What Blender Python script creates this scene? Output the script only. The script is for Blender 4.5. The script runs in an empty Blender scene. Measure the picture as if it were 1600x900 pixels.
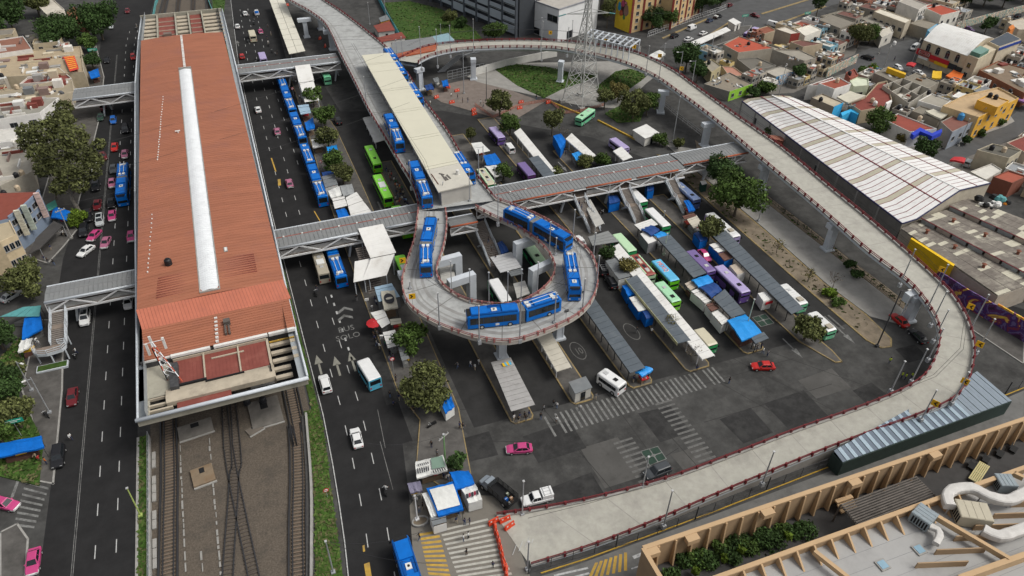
import bpy,math,random
import numpy as np
En=enumerate
from math import radians,sin,cos,pi,atan2,hypot
from mathutils import Vector as V3,Matrix
random.seed(11)
sc=bpy.context.scene
F=1125.85
CX=np.array((0.92857125,-0.21544761,0.30222137))
_d=np.array((-30.0,1450.0,F));_d/=np.linalg.norm(_d)
_a=np.array((-572.0,-886.0,F));_a/=np.linalg.norm(_a)
RM=np.array((np.cross(_a,-_d),_a,-_d))
H=95.0
cam=bpy.data.cameras.new("camera");camo=bpy.data.objects.new("camera",cam)
sc.collection.objects.link(camo);sc.camera=camo
cam.sensor_width=36;cam.lens=F/1600*36;cam.clip_start=1;cam.clip_end=3000
M=Matrix([[RM[i][0],-RM[i][1],-RM[i][2],0]for i in range(3)]+[[0,0,0,1]])
M[2][3]=H;camo.matrix_world=M
w=bpy.data.worlds.new("World");sc.world=w;w.use_nodes=True
nt=w.node_tree;bg=nt.nodes['Background']
sky=nt.nodes.new('ShaderNodeTexSky');sky.sky_type='NISHITA';sky.sun_disc=False
SEL,SAZ=radians(54),radians(118)
sky.sun_elevation=SEL;sky.sun_rotation=SAZ;sky.air_density=1.0;sky.dust_density=5.0;sky.ozone_density=.6
hs=nt.nodes.new('ShaderNodeHueSaturation');hs.inputs['Saturation'].default_value=.22
nt.links.new(sky.outputs[0],hs.inputs['Color']);nt.links.new(hs.outputs[0],bg.inputs[0]);bg.inputs[1].default_value=0.15
sl=bpy.data.lights.new("sun",'SUN');slo=bpy.data.objects.new("sun",sl);sc.collection.objects.link(slo)
sl.energy=1.5;sl.angle=radians(18);sl.color=(1,.975,.90)
sdir=V3((sin(SAZ)*cos(SEL),cos(SAZ)*cos(SEL),sin(SEL)))
slo.rotation_euler=sdir.to_track_quat('Z','Y').to_euler()
sc.view_settings.view_transform='Standard';sc.view_settings.look='None'
sc.view_settings.exposure=-0.05;sc.view_settings.gamma=1
def W(px,py,z=0.0):
 v=RM@np.array((px-800,py-450,F));t=(z-H)/v[2]
 return V3((v[0]*t,v[1]*t,z))
def WL(pts,z=0.0):return[W(p[0],p[1],p[2]if len(p)>2 else z)for p in pts]
MATS={}
def mat(name,col,rough=.8,var=.12,scale=.6,metal=0.0,bump=0.0,bscale=8.0,spec=.3,emit=None,streak=None,stain=None,sscale=.15,stain2=None):
 if name in MATS:return MATS[name]
 m=bpy.data.materials.new(name);m.use_nodes=True;t=m.node_tree;b=t.nodes['Principled BSDF']
 c=tuple(col)+(1,)
 b.inputs['Roughness'].default_value=rough;b.inputs['Metallic'].default_value=metal
 b.inputs['Specular IOR Level'].default_value=spec
 tc=t.nodes.new('ShaderNodeTexCoord')
 out=None
 if var:
  n=t.nodes.new('ShaderNodeTexNoise');n.inputs['Scale'].default_value=scale;n.inputs['Detail'].default_value=8;n.inputs['Roughness'].default_value=.65
  if streak:
   mp=t.nodes.new('ShaderNodeMapping');mp.inputs['Scale'].default_value=streak
   t.links.new(tc.outputs['Object'],mp.inputs[0]);t.links.new(mp.outputs[0],n.inputs['Vector'])
  else:t.links.new(tc.outputs['Object'],n.inputs['Vector'])
  r=t.nodes.new('ShaderNodeMapRange');r.inputs['From Min'].default_value=.3;r.inputs['From Max'].default_value=.7
  r.inputs['To Min'].default_value=1-var;r.inputs['To Max'].default_value=1+var
  t.links.new(n.outputs['Fac'],r.inputs[0])
  mx=t.nodes.new('ShaderNodeVectorMath');mx.operation='SCALE';mx.inputs[0].default_value=col
  t.links.new(r.outputs[0],mx.inputs['Scale']);out=mx.outputs[0]
 for stain,sscale in((stain,sscale),(stain2 or None,sscale*4.3)):
  if not stain:continue
  n2=t.nodes.new('ShaderNodeTexNoise');n2.inputs['Scale'].default_value=sscale;n2.inputs['Detail'].default_value=6;n2.inputs['Roughness'].default_value=.7
  t.links.new(tc.outputs['Object'],n2.inputs['Vector'])
  r2=t.nodes.new('ShaderNodeMapRange');r2.inputs['From Min'].default_value=.5;r2.inputs['From Max'].default_value=.72
  r2.inputs['To Max'].default_value=stain[1];t.links.new(n2.outputs['Fac'],r2.inputs[0])
  mm=t.nodes.new('ShaderNodeMix');mm.data_type='RGBA'
  t.links.new(r2.outputs[0],mm.inputs[0])
  if out:t.links.new(out,mm.inputs[6])
  else:mm.inputs[6].default_value=c
  mm.inputs[7].default_value=tuple(stain[0])+(1,);out=mm.outputs[2]
 if out:t.links.new(out,b.inputs['Base Color'])
 else:b.inputs['Base Color'].default_value=c
 if bump:
  n3=t.nodes.new('ShaderNodeTexNoise');n3.inputs['Scale'].default_value=bscale;n3.inputs['Detail'].default_value=4
  t.links.new(tc.outputs['Object'],n3.inputs['Vector'])
  bp=t.nodes.new('ShaderNodeBump');bp.inputs['Strength'].default_value=bump;bp.inputs['Distance'].default_value=.05
  t.links.new(n3.outputs['Fac'],bp.inputs['Height']);t.links.new(bp.outputs[0],b.inputs['Normal'])
 if emit:
  b.inputs['Emission Color'].default_value=tuple(emit[0])+(1,);b.inputs['Emission Strength'].default_value=emit[1]
 MATS[name]=m
 return m
def paint(name,col,rough=.35):return mat(name,col,rough,.06,1.2,spec=.4)
def hx(s):
 s=s.lstrip('#');o=[]
 for i in(0,2,4):
  v=int(s[i:i+2],16)/255;o.append(v/12.92 if v<=.04045 else((v+.055)/1.055)**2.4)
 return tuple(o)
class MB:
 def __init__(s):s.v=[];s.f=[];s.m=[]
 def add(s,vs,fs,m=0):
  k=len(s.v);s.v+=[tuple(v)for v in vs];s.f+=[tuple(k+i for i in f)for f in fs];s.m+=[m]*len(fs);return s
 def box(s,x0,y0,z0,x1,y1,z1,m=0,T=None):
  vs=[V3(p)for p in((x0,y0,z0),(x1,y0,z0),(x1,y1,z0),(x0,y1,z0),(x0,y0,z1),(x1,y0,z1),(x1,y1,z1),(x0,y1,z1))]
  if T:vs=[T@v for v in vs]
  return s.add(vs,[(3,2,1,0),(4,5,6,7),(0,1,5,4),(1,2,6,5),(2,3,7,6),(3,0,4,7)],m)
 def beam(s,p,q,w,h=None,m=0):
  p=V3(p);q=V3(q);h=h or w;d=q-p
  if d.length<1e-6:return s
  d.normalize();up=V3((0,0,1))if abs(d.z)<.95 else V3((0,1,0))
  x=d.cross(up).normalized()*w/2;y=x.cross(d).normalized()*h/2
  return s.add([p-x-y,p+x-y,p+x+y,p-x+y,q-x-y,q+x-y,q+x+y,q-x+y],[(3,2,1,0),(4,5,6,7),(0,1,5,4),(1,2,6,5),(2,3,7,6),(3,0,4,7)],m)
 def tube(s,p,q,r0,r1=None,n=8,m=0,cap=True):
  p=V3(p);q=V3(q);r1=r0 if r1 is None else r1;d=(q-p).normalized()
  up=V3((0,0,1))if abs(d.z)<.95 else V3((1,0,0))
  x=d.cross(up).normalized();y=x.cross(d).normalized()
  vs=[p+(x*cos(2*pi*i/n)+y*sin(2*pi*i/n))*r0 for i in range(n)]+[q+(x*cos(2*pi*i/n)+y*sin(2*pi*i/n))*r1 for i in range(n)]
  fs=[(i,(i+1)%n,n+(i+1)%n,n+i)[::-1]for i in range(n)]
  if cap:fs+=[tuple(range(n)),tuple(range(2*n-1,n-1,-1))]
  return s.add(vs,fs,m)
 def poly(s,pts,m=0):return s.add(pts,[tuple(range(len(pts)))],m)
 def prism(s,poly,z0,z1,m=0,mt=None,bottom=False):
  p=[V3((a[0],a[1]))for a in poly]
  if sum(p[i].x*p[(i+1)%len(p)].y-p[(i+1)%len(p)].x*p[i].y for i in range(len(p)))<0:p.reverse()
  n=len(p);k=len(s.v)
  zz0=z0 if callable(z0)else(lambda q:z0);zz1=z1 if callable(z1)else(lambda q:z1)
  s.v+=[(q.x,q.y,zz0(q))for q in p]+[(q.x,q.y,zz1(q))for q in p]
  s.f+=[(k+i,k+(i+1)%n,k+n+(i+1)%n,k+n+i)for i in range(n)];s.m+=[m]*n
  s.f.append(tuple(range(k+n,k+2*n)));s.m.append(m if mt is None else mt)
  if bottom:s.f.append(tuple(range(k+n-1,k-1,-1)));s.m.append(m)
  return s
 def loft(s,rings,m=0,closed=True,cap=True):
  n=len(rings[0]);k=len(s.v)
  for r in rings:s.v+=[tuple(v)for v in r]
  for j in range(len(rings)-1):
   for i in range(n if closed else n-1):
    a=k+j*n+i;b=k+j*n+(i+1)%n
    s.f.append((a,b,b+n,a+n));s.m.append(m)
  if cap and closed:
   s.f.append(tuple(range(k+n-1,k-1,-1)));s.m.append(m)
   e=k+(len(rings)-1)*n;s.f.append(tuple(range(e,e+n)));s.m.append(m)
  return s
 def mesh(s,name,mats,smooth=False):
  me=bpy.data.meshes.new(name);me.from_pydata(s.v,[],s.f)
  for m in(mats if isinstance(mats,(list,tuple))else[mats]):me.materials.append(m)
  if any(s.m):me.polygons.foreach_set('material_index',s.m)
  if smooth:me.polygons.foreach_set('use_smooth',[True]*len(s.f))
  me.update();return me
 def build(s,name,mats,parent=None,loc=None,smooth=False,**props):
  o=bpy.data.objects.new(name,s.mesh(name,mats,smooth));sc.collection.objects.link(o)
  if parent:o.parent=parent
  if loc is not None:o.location=loc
  for k,v in props.items():o[k]=v
  return o
def tag(o,label,cat,group=None):
 o['label']=label;o['category']=cat
 if group:o['group']=group
 return o
def thing(name,label,cat,loc=(0,0,0),rz=0.0,group=None):
 o=bpy.data.objects.new(name,None);sc.collection.objects.link(o);o.empty_display_size=.3
 o.location=loc;o.rotation_euler=(0,0,rz);return tag(o,label,cat,group)
def link(name,me,parent=None,loc=None,rz=None,scale=None):
 o=bpy.data.objects.new(name,me);sc.collection.objects.link(o)
 if parent:o.parent=parent
 if loc is not None:o.location=loc
 if rz is not None:o.rotation_euler=(0,0,rz)
 if scale is not None:o.scale=scale
 return o
def split(b,name,mats,parent,**kw):
 'every face of the builder becomes a piece of its own'
 ms=mats if isinstance(mats,(list,tuple))else[mats]
 for f,mi in zip(b.f,b.m):q=MB();q.poly([b.v[i]for i in f]);q.build(name,ms[mi],parent,**kw)
def struct(o):o['kind']='structure';return o
def loc2(root,pts):
 c,s_=cos(-root.rotation_euler.z),sin(-root.rotation_euler.z);o=[]
 for p in pts:
  d=V3(p)-V3(root.location);o.append(V3((d.x*c-d.y*s_,d.x*s_+d.y*c,d.z)))
 return o
def catmull(pts,step=2.0):
 P=[V3(p)for p in pts];P=[2*P[0]-P[1]]+P+[2*P[-1]-P[-2]];out=[]
 for i in range(1,len(P)-2):
  n=max(2,int((P[i+1]-P[i]).length/step))
  for k in range(n):
   t=k/n;a,b,c,d=P[i-1:i+3]
   out.append(.5*((2*b)+(c-a)*t+(2*a-5*b+4*c-d)*t*t+(3*b-3*c+d-a)*t**3))
 out.append(P[-2]);return out
def text_mesh(txt,size,m,depth=0.0,sx=1.0):
 cu=bpy.data.curves.new(txt.lower().replace(' ','_'),'FONT');cu.body=txt;cu.size=size;cu.align_x='CENTER';cu.align_y='CENTER';cu.extrude=depth;cu.resolution_u=2
 o=bpy.data.objects.new('tmp',cu);sc.collection.objects.link(o)
 dg=bpy.context.evaluated_depsgraph_get();me=bpy.data.meshes.new_from_object(o.evaluated_get(dg))
 bpy.data.objects.remove(o);bpy.data.curves.remove(cu)
 me.materials.clear();me.materials.append(m)
 if sx!=1:me.transform(Matrix.Diagonal((sx,1,1,1)))
 me.name='lettering';return me
ASPH=mat('asphalt_avenue',(.0215,.0212,.0215),.9,.2,.35,spec=.12,stain=((.036,.035,.034),.5),sscale=.06,bump=.2,bscale=6)
YARD=mat('asphalt_yard',(.058,.057,.0545),.9,.3,.35,spec=.12,stain2=((.098,.095,.09),.6),stain=((.024,.0235,.023),.95),sscale=.07,bump=.2,bscale=5)
LANE=mat('asphalt_lane',(.030,.0295,.029),.9,.22,.3,spec=.12,stain=((.055,.053,.051),.5),sscale=.1)
PATCHD=mat('asphalt_patch_dark',(.033,.0325,.032),.9,.3,.5,spec=.12,stain=((.05,.049,.047),.9),sscale=.25)
PATCHL=mat('concrete_patch',(.085,.082,.077),.9,.25,.5,spec=.12,stain=((.05,.048,.045),.9),sscale=.25)
PAVE=mat('paving_concrete',(.098,.092,.085),.9,.25,.5,spec=.15,stain=((.045,.043,.04),.8),sscale=.2,bump=.2)
PATH=mat('path_concrete',(.26,.25,.23),.9,.14,.5,stain=((.14,.13,.12),.5),sscale=.2)
KERBY=mat('kerb_yellow',(.25,.185,.085),.85,.3,2.0,stain=((.12,.11,.10),.95),sscale=.35)
KERB=mat('kerb_concrete',(.28,.27,.25),.85,.2,1.5)
WHITE_MK=mat('road_paint_white',(.42,.42,.41),.8,.25,2.5,stain=((.1,.1,.1),.8),sscale=1.3)
WORN_MK=mat('road_paint_worn',(.17,.17,.162),.85,.4,2.0,stain2=((.06,.058,.055),.9),stain=((.055,.053,.051),1),sscale=.28)
YELLOW_MK=mat('road_paint_yellow',(.45,.28,.05),.8,.25,2.0,stain=((.12,.1,.07),.8),sscale=1.0)
SOIL=mat('bare_soil',(.18,.145,.105),.95,.3,.6,stain=((.1,.09,.06),.6),sscale=.4,bump=.4)
GRASSM=mat('lawn_ground',(.036,.075,.011),.95,.35,.7,stain=((.075,.08,.02),.5),sscale=.25,bump=.5)
BALLAST=mat('track_ballast',(.10,.082,.064),.95,.4,4.0,stain=((.05,.044,.038),.7),sscale=.3,bump=.8,bscale=12)
CONC=mat('concrete_grey',(.30,.29,.27),.85,.12,.7,stain=((.16,.15,.135),.6),sscale=.4)
DECK=mat('viaduct_concrete',(.345,.35,.34),.85,.15,.6,stain2=((.26,.26,.25),.7),stain=((.19,.19,.18),.85),sscale=.22,bump=.15)
DECKL=mat('ramp_concrete',(.375,.362,.315),.85,.1,.6,stain2=((.29,.28,.25),.6),stain=((.25,.235,.21),.7),sscale=.22,bump=.15)
BEAMW=mat('steel_pale_blue_grey',(.50,.53,.56),.55,.08,.8)
STEEL=mat('galvanised_steel',(.36,.37,.38),.5,.12,1.5,metal=.3)
WHITE=mat('white_steel',(.66,.66,.66),.5,.1,1.0,stain=((.4,.38,.35),.6),sscale=.8)
RAILR=mat('railing_maroon',(.15,.018,.022),.5,.12,2.0)
RAILF=mat('railing_faded_pink',(.30,.12,.11),.6,.2,2.0)
DARK=mat('dark_void',(.012,.012,.013),.9,.2,1.0)  # near-black; serves dark parts and the painted shade under the station beams
GLASS=mat('dark_glass',(.012,.015,.018),.12,0,spec=.6)
GLASSL=mat('pale_glass',(.09,.13,.15),.15,.1,1.0,spec=.6)
BLACK=mat('black_rubber',(.012,.012,.012),.7,0)
CHROME=mat('pale_trim',(.55,.55,.54),.3,.05,metal=.4)
BARK=mat('tree_bark',(.10,.082,.062),.95,.35,3.0,bump=.6)
BARKP=mat('eucalyptus_bark',(.30,.27,.23),.9,.3,2.0,bump=.4)
REDL=mat('tail_light_red',(.35,.01,.01),.3,0)
TARPB=mat('blue_tarpaulin',(.004,.12,.46),.65,.16,.7,spec=.15,bump=.6,bscale=2.5)
TARPW=mat('white_tarpaulin',(.62,.62,.59),.55,.1,.8,bump=.4,bscale=2.0,stain=((.4,.39,.36),.5),sscale=.6)
ORANGEP=mat('orange_plastic',(.55,.055,.02),.5,.1)
SHEETW=mat('white_roof_sheet',(.66,.65,.62),.6,.07,.7,stain=((.38,.35,.31),.6),sscale=.35)
SHEETG=mat('grey_roof_sheet',(.16,.17,.175),.6,.1,.7,stain=((.22,.22,.22),.5),sscale=.4)
PANELD=mat('slate_canopy_panel',(.095,.112,.128),.5,.1,.5,stain=((.15,.16,.17),.5),sscale=.5)
#GROUND, ROADS, MARKINGS, TRACKS
def sheet(name,poly,z,m,parent=None,**props):
 b=MB();b.poly([(p[0],p[1],z)for p in ccw(poly)]);o=b.build(name,m,parent,**props)
 return o if parent else struct(o)
def ccw(poly):
 p=[(a[0],a[1])for a in poly]
 if sum(p[i][0]*p[(i+1)%len(p)][1]-p[(i+1)%len(p)][0]*p[i][1]for i in range(len(p)))<0:p.reverse()
 return p
def px(*pts,z=0.0):return[tuple(W(x,y,z))[:2]for x,y in pts]
def slab(name,poly,m,h=.14,kerb=None,z0=0.0,kw=.22,parent=None):
 o=MB().prism(poly,z0-.05,h,0).build(name,m,parent)
 if not parent:struct(o)
 if kerb:
  p=ccw(poly);k=MB();n=len(p);cx=sum(a[0]for a in p)/n;cy=sum(a[1]for a in p)/n
  for i in range(n):
   a=V3(p[i]).to_3d();b=V3(p[(i+1)%n]).to_3d();d=(b-a)
   if d.length<.3:continue
   d.normalize();nn=V3((d.y,-d.x,0))
   q=[a+nn*.05,b+nn*.05,b-nn*kw,a-nn*kw];k.prism(q,-.05,h+.012)
  k.build('kerb',kerb,o)
 return o
def bend(y):
 t=[(40,-4.3),(55,-2.6),(65,-1.5),(72,-.95),(80,-.45),(91,0),(160,0),(200,.5),(240,1.1),(270,1.8),(340,5.2),(420,10)]
 for(a,u),(b,v)in zip(t,t[1:]):
  if y<=b:return u+(v-u)*max(0,(y-a)/(b-a))
 return t[-1][1]
ground=sheet('ground',[(-900,-60),(1300,-60),(1300,1600),(-900,1600)],0,YARD)
ys=[36,55,65,72,80,91,130,160,200,240,270,305,340,420]
b=MB()
L_left=[(30,-41),(52,-40.9),(62,-39.8),(92,-39.7),(130,-40),(142,-43),(158,-43),(170,-42),(200,-42.5),(230,-42),(260,-42),(300,-41.5),(346,-41),(420,-36)]
for(a,u),(c,v)in zip(L_left,L_left[1:]):b.add([(u,a,.004),(-27.2+(max(0,a-300)/12),a,.004),(-27.2+(max(0,c-300)/12),c,.004),(v,c,.004)],[(0,1,2,3)])
av_l=struct(b.build('left_avenue_road',ASPH))
b=MB()
R_right=lambda y:12.4 if y<75 else(15.6 if y<130 else(16.6 if y<190 else 19.0))
for a,c in zip(ys,ys[1:]):
 ra=9.6+(a-55)*.17 if a<80 else R_right(a);rc=9.6+(c-55)*.17 if c<=80 else R_right(c)
 ra=min(ra,R_right(a))if a>=80 else ra
 b.add([(2.4+bend(a),a,.004),(ra+max(0,bend(a)),a,.004),(rc+max(0,bend(c)),c,.004),(2.4+bend(c),c,.004)],[(0,1,2,3)])
av_r=struct(b.build('right_avenue_road',ASPH))
dash=MB().add([(-.07,0,0),(.07,0,0),(.07,2.35,0),(-.07,2.35,0)],[(0,1,2,3)]).mesh('lane_dash',WHITE_MK)
for x in(-29.9,-32.7):
 for k in range(36):
  y=59.9+7.68*k
  if y<320:link('lane_dash',dash,av_l,(x+max(0,y-300)/14,y,.008))
for x,y0 in((5.85,117.1),(9.0,117.0),(12.2,180)):
 for k in range(-12,32):
  y=y0+7.36*k-2.6
  if y<50 or y>330 or(x>12 and y<178):continue
  o=link('lane_dash',dash,av_r,(x+bend(y),y,.008));o.rotation_euler[2]=-atan2(bend(y+2.3)-bend(y),2.3)
b=MB()
for x in(-35.4,-35.65):
 b.add([(x-.045,72,.008),(x+.045,72,.008),(x+.045,290,.008),(x-.045,290,.008)],[(0,1,2,3)])
b.add([(-36.2,45,.008),(-36.1,45,.008),(-35.6,71,.008),(-35.72,71,.008)],[(0,1,2,3)])
b.build('edge_line',WORN_MK,av_l)
b=MB()
for a,c in zip(ys,ys[1:]):
 b.add([(2.55+bend(a),a,.008),(2.7+bend(a),a,.008),(2.7+bend(c),c,.008),(2.55+bend(c),c,.008)],[(0,1,2,3)])
b.build('edge_line',WHITE_MK,av_r)
b=MB()
for k in range(8):x=W(527,490).x;b.poly([(x-.2,103+2.9*k,.009),(x+.15,103+2.9*k,.009),(x+.15,104+2.9*k,.009),(x-.2,104+2.9*k,.009)])
split(b,'lane_block',WHITE_MK,av_r)
b=MB()
for px0,pq in(((590,640),(602,700)),((594,690),(614,765))):
 p=W(*px0);q=W(*pq);b.add([p+V3((-.05,0,.008)),p+V3((.05,0,.008)),q+V3((.05,0,.008)),q+V3((-.05,0,.008))],[(3,2,1,0)])
b.build('guide_line',WORN_MK,av_r)
def arrow(x,y,L,m,parent,z=.009,rz=0.0,wd=1.0):
 b=MB();b.add([(-.16*wd,0,0),(.16*wd,0,0),(.16*wd,L*.58,0),(-.16*wd,L*.58,0)],[(0,1,2,3)])
 b.add([(-.62*wd,L*.55,0),(.62*wd,L*.55,0),(0,L,0)],[(0,1,2)])
 o=b.build('lane_arrow',m,parent,(x,y,z));o.rotation_euler[2]=rz;return o
ARROW=mat('road_paint_cream',(.21,.205,.175),.85,.2,2.0)
for p in((503,585),(532,587),(556,580)):
 a=W(*p);arrow(a.x-.05,a.y,5.6,ARROW,av_r,wd=1.25)
for p in((373,72),(390,69)):a=W(*p);arrow(a.x,a.y,6.5,WORN_MK,av_r)
for txt,p in(('BUS',(541,514)),('SOLO',(544,526))):
 a=W(*p);o=link('lettering',text_mesh(txt,2.2,WORN_MK,0,.85),av_r,(a.x,a.y,.0095));o.scale=(1,1.0,1)
b=MB()
for py in(487,499):
 a=W(540,py)
 for s in(-1,1):b.add([(a.x,a.y+.9,.009),(a.x,a.y+1.7,.009),(a.x+s*1.5,a.y+.5,.009),(a.x+s*1.5,a.y-.3,.009)],[(0,1,2,3)if s<0 else(3,2,1,0)])
split(b,'chevron',WORN_MK,av_r)
b=MB()
for p,q,wd in(((424,247),(431,268),.35),((436,280),(437,290),.7),((573,880),(577,905),.8),((568,852),(569,862),.3),((491,330),(504,352),.25)):
 a=W(*p);c=W(*q);b.add([(a.x-wd/2,a.y,.021),(a.x+wd/2,a.y,.021),(c.x+wd/2,c.y,.021),(c.x-wd/2,c.y,.021)],[(3,2,1,0)])
split(b,'yellow_mark',YELLOW_MK,av_r)
yard=sheet('terminal_lanes',[(26.2,79),(57,78),(100,77),(106.4,78),(106.6,150),(96,172),(60,205),(30,215),(26.2,300),(24.5,300),(26.4,190)],.004,LANE)
sheet('side_road_under_viaduct',[(123.5,60),(135,60),(136,95),(140,170),(128,196),(118,196),(124.5,165),(124,120)],.004,YARD)
random.seed(5)
b=MB()
for x,y,w_,h_,mi in((1038,662,6,7,0),(1166,664,6.5,6,0),(1245,640,9,7,0),(1368,622,5,6,0),(955,722,7,9,1),(1425,552,5,4,0),(602,590,2.6,14,0),(868,690,9,6,0),(1085,720,6,5,1),(1290,600,8,5,1),(900,765,8,4,0),(740,700,7,5,0)):
 c=W(x,y);a=random.uniform(-.06,.06);R_=[(c.x+u*w_*cos(a)-v*h_*sin(a)+random.uniform(-.3,.3),c.y+u*w_*sin(a)+v*h_*cos(a)+random.uniform(-.3,.3),.0068+.0007*len(b.f))for u,v in((-.5,-.5),(.5,-.5),(.5,.5),(-.5,.5))]
 b.poly(R_,mi)
split(b,'asphalt_patch',[PATCHD,PATCHL],ground)
jm=mat('slab_joint',(.028,.027,.026),.95,.2,2)
b=MB()
for p,q in(((930,590),(1010,700)),((1010,640),(1100,740)),((1110,590),(1290,690)),((640,640),(780,640)),((960,640),(1240,560)),((1000,740),(1060,700)),((850,640),(960,770)),((1145,560),(1300,640)),((1190,545),(1400,620)),((720,690),(900,690)),((1100,660),(1300,600))):
 a=W(*p);c=W(*q);d=(c-a).normalized();n=V3((-d.y,d.x,0))*.05;u=V3((0,0,.0165))
 b.add([a-n+u,a+n+u,c+n+u,c-n+u],[(0,3,2,1)])
b.build('slab_joints',jm,ground,kind='stuff')
slab('pavement_strip',[(16.2,92),(16.4,140),(17.0,176),(18.2,202),(19.6,250),(22.5,250),(26.4,203),(26.4,168),(25.6,109),(25.1,84),(22.5,70),(17.5,69),(14.5,74),(18.0,84)],PAVE,.13,KERBY,kw=.12)
ISL=[]
for x0,x1,y0,y1 in((32.6,36.8,77.2,178),(44.3,48.8,77.6,190),(56.0,60.8,77.4,187),(68.1,73.3,77.4,195),(81.3,86.0,77.6,168)):
 ISL.append(slab('platform_island',[(x0+.5,y0),(x1-.5,y0),(x1,y0+.8),(x1,y1),(x0,y1),(x0,y0+.8)],PAVE,.15,KERBY,kw=.2))
ISL.append(slab('platform_island',px((1200,490),(1248,534),(1305,567),(1316,566),(1300,548),(1276,528))+[(98.6,90),(98.4,136),(93.6,136)],PAVE,.15,KERBY))
med=slab('dirt_median',[(106.5,72.5),(107.6,69.6),(109.8,69.2),(111.6,71),(112.4,79),(111.6,90),(112.6,112),(113.2,150),(108.3,156),(107.0,120),(106.5,95)],SOIL,.12,KERBY,kw=.3)
slab('footpath',[(112.7,78),(116.5,74),(121,76),(121,155),(114,160),(112.9,112),(111.9,90)],PATH,.10)
slab('planted_verge',[(121.05,76),(123.4,76),(123.7,160),(121.05,155)],SOIL,.14)
MKW=MB()
for k in range(36):
 x=37.5+1.02*k
 if 0.1<random.random():MKW.add([(x-.2,72.2+(k*.02),.021),(x+.2,72.2+k*.02,.021),(x+.2,77.0,.021),(x-.2,77.0,.021)],[(0,1,2,3)])
split(MKW,'crossing_stripe',WORN_MK,ground)
faint=mat('road_paint_faint',(.12,.118,.112),.9,.3,2,stain=((.06,.058,.055),.9),sscale=1.2)
b=MB()
for k in range(14):
 y=58.6+1.05*k;b.add([(58.2,y,.021),(61.6,y,.021),(61.6,y+.42,.021),(58.2,y+.42,.021)],[(0,1,2,3)])
for k in range(9):
 y=58.6+1.05*k;b.add([(47,y,.021),(50.6,y,.021),(50.6,y+.42,.021),(47,y+.42,.021)],[(0,1,2,3)])
for k in range(5):b.add([(100.6+1.0*k,76.8,.021),(101.0+1.0*k,76.8,.021),(101.0+1.0*k,81.5,.021),(100.6+1.0*k,81.5,.021)],[(0,1,2,3)])
for k in range(6):b.add([(27+.95*k,110+.1*k,.021),(27.4+.95*k,110+.1*k,.021),(27.4+.95*k,114,.021),(27+.95*k,114,.021)],[(0,1,2,3)])
for k in range(5):b.add([(28+1.0*k,154,.021),(28.45+1.0*k,154,.021),(28.45+1.0*k,158,.021),(28+1.0*k,158,.021)],[(0,1,2,3)])
split(b,'worn_stripe',faint,ground)
GRN=mat('court_green_paint',(.022,.045,.032),.85,.2,1)
def court(name,pts):
 p=[V3(q).to_3d()for q in px(*pts)];b=MB()
 lerp=lambda u,v:p[0]*(1-u)*(1-v)+p[1]*u*(1-v)+p[2]*u*v+p[3]*(1-u)*v+V3((0,0,.018))
 b.add([lerp(0,0),lerp(1,0),lerp(1,1),lerp(0,1)],[(0,1,2,3),(3,2,1,0)][:1],0)
 for u0,u1,v0,v1 in((0,1,0,.04),(0,1,.96,1),(0,.04,0,1),(.96,1,0,1),(.47,.53,0,1),(0,1,.47,.53),(.42,.58,.42,.58)):
  up=V3((0,0,.004*(1+(u1-u0<.2))+(.004 if u1-u0<.3 and v1-v0<.3 else 0)))
  b.add([lerp(u0,v0)+up,lerp(u1,v0)+up,lerp(u1,v1)+up,lerp(u0,v1)+up],[(0,1,2,3)],1)
 o=b.build(name,[GRN,WORN_MK],ground);return o
court('green_square_marking',((1015,728),(1000,705),(1028,697),(1042,717)))
court('green_square_marking',((1189,511),(1175,496),(1196,490),(1210,505)))
for p,rz in(((1223,529),pi),((1303,508),pi),((872,253),pi)):a=W(*p);arrow(a.x,a.y,6,WORN_MK,ground,.016,rz)
for p in((903,548),(987,518)):
 b=MB();a=W(*p)
 for k in range(24):
  t=2*pi*k/24;t2=2*pi*(k+1)/24
  b.add([(a.x+cos(u)*r*1.0,a.y+sin(u)*r*2.0,.021)for u,r in((t,1.2),(t2,1.2),(t2,1.32),(t,1.32))],[(3,2,1,0)])
 b.build('oval_marking',faint,ground)
o=link('lettering',text_mesh('10',2.2,faint),ground,tuple(W(905,549,.021)));o.scale=(.7,1.2,1)
plaza=slab('plaza_pavement',px((648,905),(640,790),(655,770),(775,775),(790,800),(830,905)),mat('plaza_concrete',(.17,.155,.132),.88,.15,.6,stain=((.1,.09,.078),.6),sscale=.3),.02)
b=MB()
for k in range(13):
 t=k/12;p0=W(687+45*t*.75,828+t*85);p1=W(762+40*t,810+t*92)
 d=V3((0,-.36,0));u=V3((0,0,.026));b.add([p0+u,p1+u,p1+d+u,p0+d+u],[(3,2,1,0)])
split(b,'crossing_stripe',mat('cream_stripe_paint',(.40,.385,.34),.85,.15,2,stain=((.2,.19,.17),.6),sscale=.8),plaza)
b=MB()
for k in range(13):
 t=k/12;p0=W(655+18*t,834+t*80);p1=W(683+24*t,824+t*90)
 d=V3((.0,-.42,0));u=V3((0,0,.026));b.add([p0+u,p1+u+V3((0,-.55,0)),p1+d+u+V3((0,-.55,0)),p0+d+u],[(3,2,1,0)])
split(b,'yellow_stripe',YELLOW_MK,plaza)
bs=sheet('back_street',px((830,905),(895,885),(1100,810),(1300,735),(1530,640),(1600,610),(1600,660),(1000,880),(1000,905)),.006,mat('back_street_concrete',(.135,.132,.125),.88,.15,.5,stain=((.07,.068,.065),.6),sscale=.3))
b=MB()
for p,q in(((845,896),(915,874)),((915,874),(1110,802)),((1110,802),(1310,724)),((1310,724),(1600,606))):
 a=W(*p);c=W(*q);n=V3((0,.08,0));b.prism([a-n,c-n,c+n,a+n],-.02,.14)
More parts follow.
